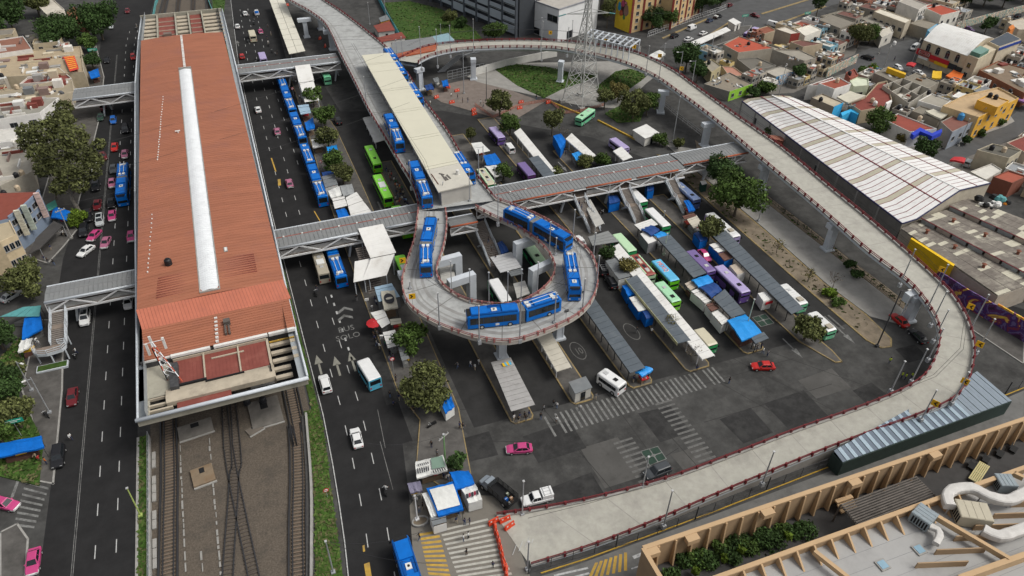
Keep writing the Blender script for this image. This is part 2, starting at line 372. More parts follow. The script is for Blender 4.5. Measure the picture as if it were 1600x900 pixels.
b.build('yellow_kerb',mat('kerb_yellow_bright',(.40,.25,.035),.85,.3,2,stain=((.2,.15,.07),.8),sscale=.5),bs)
b=MB()
for k in range(7):
 p0=W(918+k*9.5,905-k*2.2);p1=W(930+k*7.5,879-k*2.6);d=V3((.42,-.15,0));u=V3((0,0,.012))
 b.add([p0+u,p1+u,p1+d+u,p0+d+u],[(3,2,1,0)])
split(b,'yellow_stripe',YELLOW_MK,bs)
b=MB()
for p,q,wd in(((865,898),(918,886),.3),((880,905),(920,894),.3),((988,869),(1005,862),.5),((986,888),(1003,882),.2)):
 a=W(*p);c=W(*q);d=V3((0,-wd,0));u=V3((0,0,.012));b.add([a+u,c+u,c+d+u,a+d+u],[(3,2,1,0)])
split(b,'white_bar',WHITE_MK,bs)
sheet('right_road',[(136,55),(150,40),(175,30),(175,44),(150,62),(141,74)],.006,ASPH)
slab('right_pavement',px((1495,500),(1540,530),(1600,570),(1600,530),(1500,455),(1470,455)),PAVE,.13,KERB)
slab('far_plaza',px((745,128),(730,120),(760,100),(1000,95),(1030,115),(1010,130),(985,155),(965,170),(905,165),(800,142)),PATH,.10)
slab('far_pavement',px((690,160),(660,140),(740,122),(800,142),(850,160),(800,190),(775,185)),mat('brown_paving',(.17,.14,.12),.9,.2,.6),.08)
def lawn(name,pts,h=.18,n=600,seed=1,hgt=.22,colr=None):
 pl=px(*pts)if isinstance(pts[0][0],int)and max(abs(pts[0][0]),abs(pts[0][1]))>0 and not isinstance(pts[0][0],float)else pts
 o=struct(MB().prism(pl,-.05,h).build(name,GRASSM))
 rnd=random.Random(seed);p=ccw(pl);xs=[a[0]for a in p];y_=[a[1]for a in p];b=MB();c=0
 def inside(x,y):
  r=False;j=len(p)-1
  for i in range(len(p)):
   if(p[i][1]>y)!=(p[j][1]>y)and x<(p[j][0]-p[i][0])*(y-p[i][1])/(p[j][1]-p[i][1])+p[i][0]:r=not r
   j=i
  return r
 t=0
 while c<n and t<n*12:
  t+=1;x=rnd.uniform(min(xs),max(xs));y=rnd.uniform(min(y_),max(y_))
  if not inside(x,y):continue
  c+=1;a=rnd.uniform(0,6.28);L=rnd.uniform(.25,.6);hh=hgt*rnd.uniform(.5,1.6)
  d=V3((cos(a),sin(a),0))*L/2;e=V3((-d.y,d.x,0))*.8
  q=V3((x,y,h));b.add([q-d-e*.4,q+d-e*.4,q+d*1.3+e+V3((0,0,hh)),q-d*1.2+e+V3((0,0,hh*.8))],[(0,1,2,3)],rnd.choice((0,0,1,2)))
 g=b.build('grass',GRS,None);g['kind']='stuff';return o
GRS=[mat('grass_blades',(.045,.095,.013),.9,.3,1.5),mat('grass_blades_light',(.075,.115,.025),.9,.3,1.5),mat('grass_blades_dry',(.10,.095,.04),.9,.3,1.5)]
lawn('far_lawn',((600,5),(640,2),(690,15),(740,45),(755,62),(700,62),(628,62)),n=1300,seed=2)
lawn('round_lawn',((772,108),(800,100),(860,106),(900,116),(935,116),(930,122),(878,140),(850,154),(808,134)),n=1500,seed=3)
lawn('pylon_lawn',((930,138),(962,112),(985,108),(1012,118),(1000,128),(965,152)),n=900,seed=4)
lawn('tree_lawn',((945,178),(975,162),(1010,165),(1000,190),(965,192)),n=400,seed=5)
lawn('avenue_verge',[(-.4,93),(2.1,93),(2.1,88),(.3,66),(-.2,60),(-2.6,45),(-5.6,45),(-4.6,56),(-3.3,64),(-1.2,77)],h=.14,n=2600,seed=6,hgt=.14)
lawn('avenue_verge',[(.6,300),(2.2,300),(2.2,93),(1.0,93)],h=.14,n=700,seed=7,hgt=.14)
lawn('avenue_verge',[(-26.9,35),(-25.4,35),(-25.4,97),(-26.9,97)],h=.14,n=900,seed=8,hgt=.14)
lawn('avenue_verge',[(.8,300),(5.8,345),(9,400),(3,400),(-1,345),(-1,300)],h=.12,n=500,seed=9)
lawn('left_garden',((0,560),(40,520),(38,560),(30,620),(48,650),(68,690),(62,760),(0,745)),h=.2,n=1200,seed=10)
sheet('kerb_line',[(-27.3,35),(-26.9,35),(-26.9,97),(-27.3,97)],.15,KERB)
slab('left_pavement',px((100,500),(98,610),(84,757),(2,742),(0,700),(60,700),(48,650),(34,610),(45,560),(60,500)),PAVE,.13,KERB)
slab('corner_pavement',px((0,832),(28,818),(45,842),(40,910),(0,910)),PAVE,.13,KERB)
slab('left_pavement',px((121,359),(100,385),(75,412),(20,395),(60,330),(97,335)),PAVE,.13,KERB)
slab('left_pavement',px((163,120),(157,180),(135,270),(120,330),(60,330),(120,130),(150,70)),mat('dark_soil_pavement',(.085,.078,.07),.95,.3,.5),.12,KERB)  # slightly darker, browner tone than the other pavements
b=MB()
for k in range(8):
 t=k/7;p0=W(40-18*t,752+66*t);p1=W(76-22*t,762+60*t);d=V3((0,-.42,0));u=V3((0,0,.009))
 b.add([p0+u,p1+u,p1+d+u,p0+d+u],[(3,2,1,0)])
a,c=W(27,748),W(16,778);b.add([(a.x,a.y,.009),(a.x+.45,a.y,.009),(c.x+.45,c.y,.009),(c.x,c.y,.009)],[(3,2,1,0)])
split(b,'crossing_stripe',WORN_MK,av_l)
st=sheet('upper_street',px((1030,75),(1060,50),(1130,10),(1190,-10),(1600,-60),(1300,8),(1220,45),(1180,62),(1150,60),(1100,75)),.009,mat('asphalt_grey',(.075,.075,.075),.9,.2,.3))
b=MB()
for p,q in(((1150,62),(1290,10)),((1190,22),(1310,-15)),((1085,70),(1140,35)),((1035,60),(1105,30))):
 a=W(*p);c=W(*q);n=V3((0,.6,0));b.prism([a-n,c-n,c+n,a+n],-.02,.15)
b.build('yellow_kerb',KERBY,st)
slab('median_strip',px((1080,76),(1150,42),(1175,40),(1165,55),(1100,78)),PAVE,.13,KERB)
sheet('market_street',px((1325,115),(1310,95),(1360,75),(1430,60),(1450,90),(1500,130),(1440,130),(1400,105)),.009,mat('asphalt_grey',(.07,.07,.07)))
sheet('house_street',px((1600,165),(1570,190),(1440,250),(1405,270),(1440,265),(1500,250),(1600,210)),.009,mat('asphalt_grey',(.07,.07,.07)))
slab('house_pavement',px((1585,190),(1570,198),(1425,248),(1395,258),(1385,240),(1490,200),(1570,170)),PATH,.12)
bed=struct(MB().add([(-25.2,30,-.05),(-5.4,30,-.05),(-4.4,60,-.05),(-1.4,77,-.05),(.6,93,-.05),(.6,300,-.05),(-1,345,-.05),(3,420,-.05),(-14,420,-.05),(-22,346,-.05),(-25.2,300,-.05)],[tuple(range(11))]).build('track_bed',BALLAST))
bed.location.z=.075
SLP=mat('sleeper_wood',(.16,.12,.088),.9,.25,1.5,stain=((.09,.07,.055),.5),sscale=1)
SLPD=mat('sleeper_dark',(.085,.07,.058),.9,.3,1.5)
RAIL=mat('rail_steel',(.055,.055,.058),.4,.15,2,metal=.5)
slm=[MB().box(-.95,-.11,0,.95,.11,.14).mesh('sleeper',m_)for m_ in(SLP,SLPD)]
def track(label,path,step,mi,upto,bars=True):
 root=thing('railway_track',label,'railway track',(path[0][0],path[0][1],.03),0,'metro tracks')
 pts=catmull([(x,y,0)for x,y in path],1.0);rl=MB();far=MB();acc=0;n=0
 for a,c in zip(pts,pts[1:]):
  d=(c-a).normalized();nx=V3((d.y,-d.x,0))
  for s,wd,h in((-.72,.16,.26),(.72,.16,.26))+(((-1.25,.22,.36),(1.25,.22,.36))if bars else()):
   rl.beam(a+nx*s+V3((0,0,h/2)),c+nx*s+V3((0,0,h/2)),wd,h)
  acc+=(c-a).length
  while acc>=step:
   acc-=step;q=c-d*acc;rz=atan2(d.y,d.x)-pi/2
   if q.y<upto and n<290:
    n+=1;o=link('sleeper',slm[mi],root,q-V3((path[0][0],path[0][1],0)),rz)
   elif q.y>270:far.box(-.95,-.11,0,.95,.11,.14,0,Matrix.Translation(q)@Matrix.Rotation(rz,4,'Z'))
 off=V3((path[0][0],path[0][1],0))
 rl.v=[tuple(V3(v)-off)for v in rl.v];rl.build('rails',RAIL,root)
 if far.v:far.v=[tuple(V3(v)-off)for v in far.v];o=far.build('far_sleepers',SLPD,root);o['kind']='stuff'
 return root
track('left metro track with brown sleepers beside the left avenue',[(-24.0,40),(-23.3,60),(-22.7,78),(-22.3,98),(-22.3,180),(-22.3,290),(-20,330),(-14,400)],.62,0,103)
track('right metro track with brown sleepers beside the green verge',[(-8.6,45),(-6.9,56),(-4.9,70),(-3.3,80),(-2.2,90),(-1.8,104),(-1.8,290),(-1.5,330),(2,400)],.62,0,103)
track('middle metro track crossing over from left to right, dark sleepers',[(-17.0,45),(-15.4,64),(-13.0,82),(-12.0,96),(-12.0,180),(-12,290),(-14,330),(-9,400)],.66,1,103,False)
track('middle metro track crossing over from right to left, dark sleepers',[(-11.2,45),(-11.6,60),(-12.6,76),(-13.2,88),(-12.8,100),(-9.5,180),(-9,290),(-8,330),(-4,400)],.66,1,103,False)
t=thing('corridor_wall','grey cable trough wall between the green verge and the right metro track','wall',(0,45,0))
b=MB()
pw=catmull([(-6.1,45,0),(-5.1,56,0),(-3.8,64,0),(-1.7,77,0),(-.1,92,0)],3)
for a,c in zip(pw,pw[1:]):b.beam(a+V3((0,-45,.4)),c+V3((0,-45,.4)),.35,.9)
b.build('wall',CONC,t)
b=MB()
for a,c in zip(pw,pw[1:]):b.beam(a+V3((-.55,-45,.25)),c+V3((-.55,-45,.25)),.5,.3)
b.build('cable_tray',mat('tray_dark',(.06,.058,.055),.8,.3,2),t)
t=thing('corridor_fence','low grey fence with cable trough cover slabs between left avenue and left track','fence',(-25.2,36,0))
b=MB().box(-.15,0,0,.1,60,.9);b.build('wall',CONC,t)
b=MB()
for k in range(31):b.tube((-.03,k*2,.9),(-.03,k*2,2.0),.05,n=6)
for h in(1.3,1.95):b.beam((-.03,0,h),(-.03,60,h),.06)
b.build('railing',STEEL,t)
cov=MB().box(.25,0,0,.8,1.6,.3).mesh('cover_slab',CONC)
for k in range(34):
 if k%7 not in(2,5):link('cover_slab',cov,t,(0,k*1.72,.05))
t=thing('corridor_fence','long teal painted fence beside the tracks beyond the metro station','fence',(-24.6,300,0))
TEAL=mat('teal_painted_steel',(.09,.28,.28),.6,.15,1)
MB().add([(-.1,0,0),(.1,0,0),(2.7,46,0),(10,110,0),(9.8,110,0),(2.5,46,0),(-.1,0,1.6),(.1,0,1.6),(2.7,46,1.6),(10,110,1.6),(9.8,110,1.6),(2.5,46,1.6)],[(0,6,11,5),(5,11,10,4),(1,2,8,7),(2,3,9,8),(6,7,8,11),(11,8,9,10)]).build('panel',TEAL,t)
t=thing('corridor_fence','teal fence right of the tracks beyond the metro station roof','fence',(1.0,299,0))
MB().add([(-.1,0,0),(.1,0,0),(-1.9,46,0),(3,110,0),(2.8,110,0),(-2.1,46,0),(-.1,0,1.6),(.1,0,1.6),(-1.9,46,1.6),(3,110,1.6),(2.8,110,1.6),(-2.1,46,1.6)],[(0,6,11,5),(5,11,10,4),(1,2,8,7),(2,3,9,8),(6,7,8,11),(11,8,9,10)]).build('panel',TEAL,t)
def trackbit(name,label,cat,p,sx,sy,sz,m,rz=0.0,extra=None):
 a=W(*p);t=thing(name,label,cat,(a.x,a.y,.03),rz)
 MB().box(-sx/2,-sy/2,0,sx/2,sy/2,sz).build('slab',m,t)
 b=MB().box(-sx*.12,sy*.12,sz,sx*.12,sy*.42,sz+.02);b.build('hatch',DARK,t)
 b=MB().box(-sx/2-.04,-sy/2-.3,0,sx/2+.1,-sy/2-.02,sz*.5);b.build('edging',CONC,t)
trackbit('inspection_chamber','rusty stained concrete chamber with open hatch between two metro tracks','chamber',(318,745),3.3,3.6,.5,mat('rusty_concrete',(.20,.15,.10),.9,.25,1,stain=((.13,.07,.03),.8),sscale=.5),.12)
trackbit('concrete_base','broken pale concrete base just below the station front edge','concrete base',(306,672),5.5,3.2,.35,mat('dull_concrete',(.15,.138,.122),.9,.25,.6),.1)
trackbit('concrete_base','grey concrete slab left of the right track near the station front','concrete base',(415,645),5.2,6.5,.3,mat('dull_concrete',(.15,.138,.122)),.05)
trackbit('concrete_base','brown weathered slab right of the crossing tracks','concrete base',(398,672),2.6,1.6,.25,mat('dull_brown',(.14,.12,.10),.9,.2,.6),.4)
b=MB();rnd=random.Random(4)
for x0,x1,y0,y1 in((-20.8,-20.5,50,92),(-16.2,-15.9,58,92),(-18.6,-18.4,50,70)):
 y=y0
 while y<y1:L=rnd.uniform(.5,1.6);b.box(x0+rnd.uniform(-.1,.1),y,.02,x0+.22,y+L,.09);y+=L+rnd.uniform(.2,.9)
o=b.build('marker_stones',mat('whitewash',(.27,.26,.24),.9,.2,2),bed)
#METRO STATION, BRIDGES, VIADUCTS
def bw(b,name,mats,root,smooth=False,**k):
 if name in TINY:k['kind']='stuff'
 return b.build(name,mats,root,-V3(root.location),smooth,**k)
TINY={'deck_joints','slab_slots','roof_straps','ridge_caps','sealant_patches','louvre_ribs','roof_scrap','hatch_lines','membrane_seams','flat_bay_ribs','rear_bay_ribs'}
TERRA=mat('terracotta_roof_sheet',(.312,.118,.067),.75,.15,.35,streak=(.35,2.2,1),stain=((.265,.108,.075),.8),sscale=.1)
TERRA2=mat('terracotta_ridge_sheet',(.44,.14,.085),.7,.09,.5,stain=((.36,.13,.09),.5),sscale=.3)
TERRAD=mat('terracotta_flat_sheet',(.20,.055,.042),.75,.12,.5,stain=((.26,.10,.075),.6),sscale=.25)
TERRAX=mat('terracotta_dark_ribs',(.26,.085,.062),.7,.1,.6)
SKYL=mat('white_skylight_sheet',(.66,.675,.685),.6,.06,.5,stain=((.52,.53,.54),.6),sscale=.4)
SLABT=mat('weathered_cream_slab',(.40,.345,.265),.85,.12,.6,stain=((.22,.19,.15),.7),sscale=.35)
SLABG=mat('weathered_grey_slab',(.33,.31,.25),.88,.14,.6,stain=((.15,.14,.115),.8),sscale=.3)
st=thing('metro_station','long metro station with terracotta ribbed roof and white central skylight','metro station',(-11.5,180,0))
def rz(x):return 12.5+.55*(1-((x+11.4)/12.8)**2)
xs=[-24.0,-20,-16,-13.2,-9.9,-6,-2,1.4]
b=MB();y=115.1
rows=0
while y<262.5:
 y2=y+.98
 for j,(a,c)in En(zip(xs,xs[1:])):
  if j==3 and 116.2<y<230.5:continue
  b.add([(a,y,rz(a)+.055),(c,y,rz(c)+.055),(c,y2+.06,rz(c)+.015),(a,y2+.06,rz(a)+.015),(a,y,rz(a)-.02),(c,y,rz(c)-.02)],[(0,1,2,3),(4,5,1,0)])
 y=y2;rows+=1
bw(b,'roof',TERRA,st)
b=MB()
b.box(-24.0,115.2,12.0,-23.85,262.5,12.45);b.box(1.25,115.2,12.0,1.4,262.5,12.45);b.box(-24,262.4,11.0,1.4,262.6,12.6)
bw(b,'fascia',TERRAX,st)
b=MB()
nseg=8;rings=[]
yy=116.2;k=0
while yy<230.6:
 r=.0 if k%2 else .09
 rings.append([(-13.15+(3.2)*i/nseg,yy,12.98+(.34+r*.6)*sin(pi*i/nseg)+r*.4)for i in range(nseg+1)]);yy+=.38;k+=1
b.loft(rings[::-1],closed=False)
bw(b,'skylight',SKYL,st)
b=MB();b.box(-13.35,116.0,12.9,-13.15,230.6,13.12);b.box(-9.95,116.0,12.9,-9.75,230.6,13.12);b.box(-13.3,115.9,12.9,-9.8,116.2,13.3);b.box(-13.3,230.5,12.9,-9.8,230.8,13.75)
bw(b,'skylight_curb',CONC,st)
b=MB();rnd=random.Random(2);y=231.5
while y<262:L=rnd.uniform(.3,1.0);b.box(-11.9,y,13.0,-11.25,y+L,13.3);y+=L+rnd.uniform(.15,.7)
bw(b,'ridge_caps',SHEETW,st)
b=MB();y=150
pts=[(300+i*-.8,165-i*.2)for i in range(3)]
for i in range(26):
 t=i/25;p=W(255-9*t+random.uniform(-.6,.6),152+98*t,12.9);b.box(p.x-.12,p.y,12.7,p.x+.12,p.y+random.uniform(.2,.6),13.0)
for i in range(14):
 t=i/13;p=W(238-7*t+random.uniform(-.8,.8),335+90*t,12.9);b.box(p.x-.1,p.y,12.6,p.x+.1,p.y+random.uniform(.15,.4),12.9)
bw(b,'sealant_patches',SHEETW,st)
b=MB()
for k in range(9):
 b.box(-20.7+.05*k,117.5+.75*k,12.6,-13.6,117.62+.75*k,13.02);b.box(-9.3,117.5+.75*k+2,12.7,-2.9,117.62+.75*k+2,13.06)
bw(b,'louvre_ribs',TERRAX,st)
E1,E2,E3=(115.1,12.45),(110.9,11.5),(103.5,10.7)
b=MB();n=44
for k in range(n):
 a=-24.0+25.3*k/n;c=-24.0+25.3*(k+1)/n-.06
 b.add([(a+.6,E2[0],E2[1]+.02),(c+.6,E2[0],E2[1]+.02),(c,E1[0],E1[1]+.5),(a,E1[0],E1[1]+.5),(a+.6,E2[0],E2[1]-.2),(c+.6,E2[0],E2[1]-.2)],[(0,1,2,3),(4,5,1,0)])
 b.add([(c+.6,E2[0],E2[1]),(c+.66,E2[0],E2[1]),(c+.06,E1[0],E1[1]+.46),(c,E1[0],E1[1]+.46)],[(0,1,2,3)],1)
bw(b,'ridge_slope',[TERRA2,TERRAX],st)
b=MB();n=12
for k in range(n):
 y0=E3[0]+(E2[0]-E3[0])*k/n;y1=E3[0]+(E2[0]-E3[0])*(k+1)/n;z0=E3[1]+(E2[1]-E3[1])*k/n;z1=E3[1]+(E2[1]-E3[1])*(k+1)/n
 b.add([(-23.4,y0,z0+.08),(1.5,y0,z0+.08),(1.5,y1+.05,z1),(-23.4,y1+.05,z1),(-23.4,y0,z0-.1),(1.5,y0,z0-.1)],[(0,1,2,3),(4,5,1,0)])
bw(b,'lower_slope',TERRA,st)
b=MB()
b.box(-19.2,102.95,10.3,-12.9,103.55,10.75);b.box(-12.3,102.95,10.3,-3.4,103.55,10.75);b.box(-3.2,102.95,10.2,1.3,103.5,10.75);b.box(-23.4,103.2,10.3,-19.3,103.5,10.6)
bw(b,'flashing',SHEETW,st)
b=MB()
p,q=W(250,518,11.2),W(288,513,11.2);b.beam(p,q,.18,.12)
for i in range(7):p2=W(337+.4*i,497+6*i,11.5-.08*i);b.box(p2.x-.25,p2.y-.15,p2.z-.3,p2.x+.25,p2.y+.2,p2.z+.12)
bw(b,'roof_straps',SHEETW,st)
b=MB();p=W(268,519,11.0);b.box(p.x-2.7,p.y-.7,10.9,p.x+2.5,p.y+.1,11.25);p=W(355,508,11.1);b.box(p.x-.5,p.y-.2,10.9,p.x+.6,p.y+.9,12.0);b.box(p.x-.5,p.y-2.6,10.8,p.x-.2,p.y+1,11.5);b.box(p.x+.1,p.y-2.6,10.8,p.x+.4,p.y,11.4)
bw(b,'roof_debris',mat('rust_grey',(.10,.085,.075),.9,.3,2),st)
Z=9.6
b=MB().box(-19.0,96.4,Z-.3,-3.7,102.9,Z);bw(b,'flat_bay',TERRAD,st)
b=MB()
for x in(-14.2,-8.6):b.box(x-.12,96.3,Z,x+.12,103,Z+.35)
b.box(-13.0,101.2,Z,-7.7,101.45,Z+.2);b.box(-19,102.8,Z,-3.7,103.0,Z+.5);b.box(-3.9,95.8,Z-.4,-3.5,103.1,Z+.25)
bw(b,'flat_bay_curbs',SLABT,st)
b=MB()
for k in range(26):b.box(-19+.59*k,96.4,Z,-19+.59*k+.08,102.8,Z+.03)
bw(b,'flat_bay_ribs',TERRAD,st)
b=MB()
arc=[(93.1+3.2*i/8,9.1+.9*sin(pi*(i/8*.55+.25)))for i in range(9)]
b.loft([[(-20.3,y_,z_)for y_,z_ in arc]+[(-20.3,96.3,8.8),(-20.3,93.1,8.8)],[(-3.4,y_,z_)for y_,z_ in arc]+[(-3.4,96.3,8.8),(-3.4,93.1,8.8)]])
bw(b,'cream_slab',SLABT,st)
b=MB();b.box(-14.2,95.6,9.9,-8.1,95.85,10.12);b.box(-19,96.25,9.5,-14,96.6,10.05);b.box(-4,94.2,9.7,-3.8,96,10.3)
bw(b,'slab_slots',DARK,st)
b=MB().box(-18.8,91.7,9.0,-10.6,93.05,9.3);bw(b,'lower_ledge',TERRAD,st)
b=MB().box(-24.4,95.2,9.2,-19.3,102.9,9.5);b.box(-24.4,91.2,9.1,-22.8,95.2,9.4);bw(b,'grey_slab',SLABG,st)
for a in((-22.9,91.2,8.2,-19.5,95.2,8.4),(-10.4,91.3,8.2,-3.5,93.0,8.4),(-3.5,91.2,8.2,1.2,103,8.4)):bw(MB().box(*a),'gap_shade',DARK,st)  # black sheets below the open beams, painting the shade seen in the gaps
for y_ in(92.2,93.4,95.0):bw(MB().box(-22.9,y_,9.0,-19.4,y_+.35,9.5),'cross_beam',SLABT,st)
for i in range(5):
 y_=92.6+2.1*i;bw(MB().box(-3.4,y_,9.1,.9-(1.6 if i<2 else 0),y_+.75,9.6),'cross_beam',SLABT,st)
b=MB().box(-3.4,101.9,9.6,.9,102.05,9.9);bw(b,'yellow_rail',YELLOW_MK,st)
b=MB().box(-24.6,90.75,8.4,1.4,91.2,9.5);b.box(-24.6,90.9,8.4,-24.2,103,9.3);b.box(1.0,90.9,8.4,1.35,103,9.3);bw(b,'edge_beam',SLABG,st)
b=MB();b.tube((-24.7,90.6,9.95),(1.55,90.6,9.95),.33,n=10);bw(b,'front_pipe',BEAMW,st,True)
GUT=mat('gutter_galvanised',(.33,.355,.37),.5,.1,.4,metal=.2,streak=(3,.1,3),stain=((.2,.2,.2),.5),sscale=.3)
gl=[W(215,655,10),W(213,487,10),W(211,300,10),W(211,130,10),W(216,62,10),W(221,25,10)]
gr=[W(480,587,10),W(464,525,10),W(447,450,10),W(426,355,10),W(371,113,10),W(347,14,10)]
for side,g,sgn in(('left',gl,1),('right',gr,-1)):
 b=MB();e=MB()
 for a,c in zip(g,g[1:]):
  wd=1.35
  b.add([a+V3((0,0,-.5)),a+V3((sgn*wd,0,-.5)),c+V3((sgn*wd,0,-.5)),c+V3((0,0,-.5)),a,c,a+V3((sgn*wd,0,1.4)),c+V3((sgn*wd,0,1.4))],[(0,1,2,3),(0,3,5,4),(1,6,7,2)]if sgn>0 else[(3,2,1,0),(4,5,3,0),(2,7,6,1)])
  e.tube(a,c,.2,n=8)
 bw(b,'gutter',GUT,st);bw(e,'gutter_pipe',BEAMW,st,True)
WALLM=mat('station_wall',(.12,.115,.11),.85,.2,.5)
b=MB().box(-24.4,104,3.2,-23.9,297,9.5);b.box(.6,104,3.2,1.1,297,9.5);b.box(-24,103.6,5,.8,104.0,10.2);b.box(-24.4,104,4.2,1.1,297,4.5)
bw(b,'concourse_wall',WALLM,st)
b=MB()
for y_ in range(107,298,12):
 for x in(-24.3,-17.8,-7.2,.7):b.box(x-.35,y_-.35,0,x+.35,y_+.35,8.4)
bw(b,'columns',CONC,st)
b=MB()
for x0,x1 in((-20.2,-15.2),(-8.3,-4.2)):b.box(x0,100,0,x1,290,1.05)
bw(b,'platforms',CONC,st)
b=MB().box(-24.8,262.6,8.6,2.6,298,8.8);bw(b,'rear_gap_shade',DARK,st)  # black sheet under the rear slats paints their gaps as deep shade
X=lambda p:W(p,45,10).x
bays=[(X(224),X(246),0),(X(246.5),X(275.5),1),(X(277),X(297),0),(X(298),X(318),1),(X(319),X(350),0)]
b=MB();rb=MB()
for x0,x1,red in bays:
 if red:
  b.box(x0+.2,262.7,9.0,x1-.2,296.8,9.3,1)
  for k in range(6):rb.box(x0+.2,266+5*k,9.3,x1-.2,266.25+5*k,9.55)
 else:
  for k in range(8):
   y_=264.2+4.25*k
   b.add([(x0,y_,9.45),(x1,y_,9.45),(x1,y_+1.9,9.6),(x0,y_+1.9,9.6),(x0,y_,9.1),(x1,y_,9.1),(x1,y_+1.95,9.1),(x0,y_+1.95,9.1),(x1,y_+1.95,9.6),(x0,y_+1.95,9.6)],[(0,1,2,3),(4,5,1,0),(3,2,8,9),(6,7,9,8)],0)
bw(b,'rear_bays',[SLABT,TERRAD],st);bw(rb,'rear_bay_ribs',SLABT,st)
b=MB()
for x in(bays[0][1],bays[1][1],bays[2][1],bays[3][1]+.3):b.box(x-.2,262.7,9,x+.25,297,10.35)
b.box(-25.1,297,8.6,2.9,297.6,10.6);bw(b,'rear_beams',SLABG,st)
b=MB();p=W(262,54,10);b.box(p.x-1.3,p.y-1,9.3,p.x+1.3,p.y+1.2,10.5);bw(b,'rear_hut',mat('rear_hut',(.16,.12,.10),.9),st)
def tank_mesh():
 b=MB();rings=[]
 for r,z in((.50,0),(.55,.05),(.55,.35),(.52,.40),(.55,.45),(.55,.75),(.52,.8),(.55,.85),(.53,1.0),(.34,1.18),(.2,1.2)):rings.append([(r*cos(2*pi*i/12),r*sin(2*pi*i/12),z)for i in range(12)])
 b.loft(rings);return b.mesh('tank_body',BLACK,False),MB().tube((0,0,1.2),(0,0,1.28),.24,n=10).mesh('lid',BLACK)
TANKB,TANKL=tank_mesh()
TCOL={'black':mat('tank_black',(.014,.014,.016),.5,.1,2),'beige':mat('tank_beige',(.50,.40,.28),.6,.08,2),'white':mat('tank_white',(.7,.69,.66),.6,.08,2),'blue':mat('tank_blue',(.05,.25,.5),.5,.1,2)}
def water_tank(x,y,z,col,label,s=1.0):
 t=thing('water_tank',label,'water tank',(x,y,z),random.uniform(0,6),'rooftop water tanks')
 for nm,me in(('tank_body',TANKB),('lid',TANKL)):
  o=link(nm,me,t,scale=(s,s,s));o.material_slots[0].link='OBJECT';o.material_slots[0].material=TCOL[col]
 return t
p=W(264,414,12.8);water_tank(p.x,p.y,12.75,'black','black water tank alone on the terracotta station roof',1.25)
t=thing('roof_vent','small white box vent on the roof right of the skylight','vent',tuple(W(353,391,12.9)),0,'vents on the station roof')
MB().box(-.35,-.8,-.2,.35,.8,.25).build('housing',CONC,t);MB().box(-.2,-.6,.25,.2,.6,.32).build('cap',SHEETW,t)
t=thing('roof_vent','small white T-shaped vent on the roof left of the skylight','vent',tuple(W(279,208,12.9)),0,'vents on the station roof')
MB().box(-.15,-.2,-.2,.15,.3,.5).build('housing',SHEETW,t);MB().box(-.7,-.15,.5,.5,.2,.7).build('cap',SHEETW,t)
MR=mat('mast_red',(.42,.06,.02),.5,.1,2)
a0=W(285,596,10);t=thing('antenna_mast','red and white lattice antenna mast with panel antennas at the station corner','antenna mast',(a0.x,a0.y,9.5))
A=[V3(W(285,596,9.9)),V3(W(500,594,9.9))if False else V3(W(262,594,9.7))];A.append(A[0]+V3((-.8,1.6,0)))
top=V3(W(238,535,14.5));lg=MB()
for i,p in En(A):
 q=top+(p-A[0])*.12
 for k in range(8):lg.tube(p.lerp(q,k/8),p.lerp(q,(k+1)/8),.09,n=6,m=k%2)
bw(lg,'mast_legs',[MR,WHITE],t)
br=MB()
for k in range(7):
 for i in range(3):
  p,q=A[i],A[(i+1)%3];tp,tq=top+(p-A[0])*.12,top+(q-A[0])*.12
  br.tube(p.lerp(tp,(k+.5)/7.5),q.lerp(tq,(k+1.2)/7.5),.05,n=5)
bw(br,'mast_braces',WHITE,t)
for dx,dy,rzv in((-.9,-.6,0),(1.6,.2,0),(-.4,1.2,0)):
 q=top+V3((dx,dy,-.4));bw(MB().box(q.x-.2,q.y-.12,q.z-1.6,q.x+.2,q.y+.12,q.z+.8),'panel_antenna',SHEETW,t)
bw(MB().tube(A[1]+V3((0,0,.1)),top+V3((-.3,-.3,-1)),.11,n=6),'feed_cable',BLACK,t)
bw(MB().beam(top+V3((-1.4,0,0)),top+V3((1.8,0,.1)),.08),'antenna_arm',WHITE,t)
b=MB();p=W(266,560,10);b.box(p.x-.1,95.5,9.5,p.x+1.2,101.5,10.6);bw(b,'equipment_cabinet',mat('dark_kit',(.05,.05,.052),.6,.5,1.5),t)
for p in((412,629),(387,632)):
 q=W(*p);water_tank(q.x,q.y,.05,'black','black tank under the front edge of the station, '+('nearer the right track' if p[0]>400 else 'nearer the middle tracks'),1.1)
ORNG=mat('gutter_orange',(.33,.085,.038),.65,.2,1.5,stain=((.25,.15,.11),.8),sscale=.7)
DECKW=mat('bridge_floor',(.20,.16,.13),.85,.15,.8)
ROOFB=mat('bridge_roof_sheet',(.185,.19,.19),.65,.08,.5,streak=(.3,2,1),stain=((.24,.235,.225),.5),sscale=.3)
LOUV=mat('bridge_louvre',(.50,.49,.47),.7,.1,1)
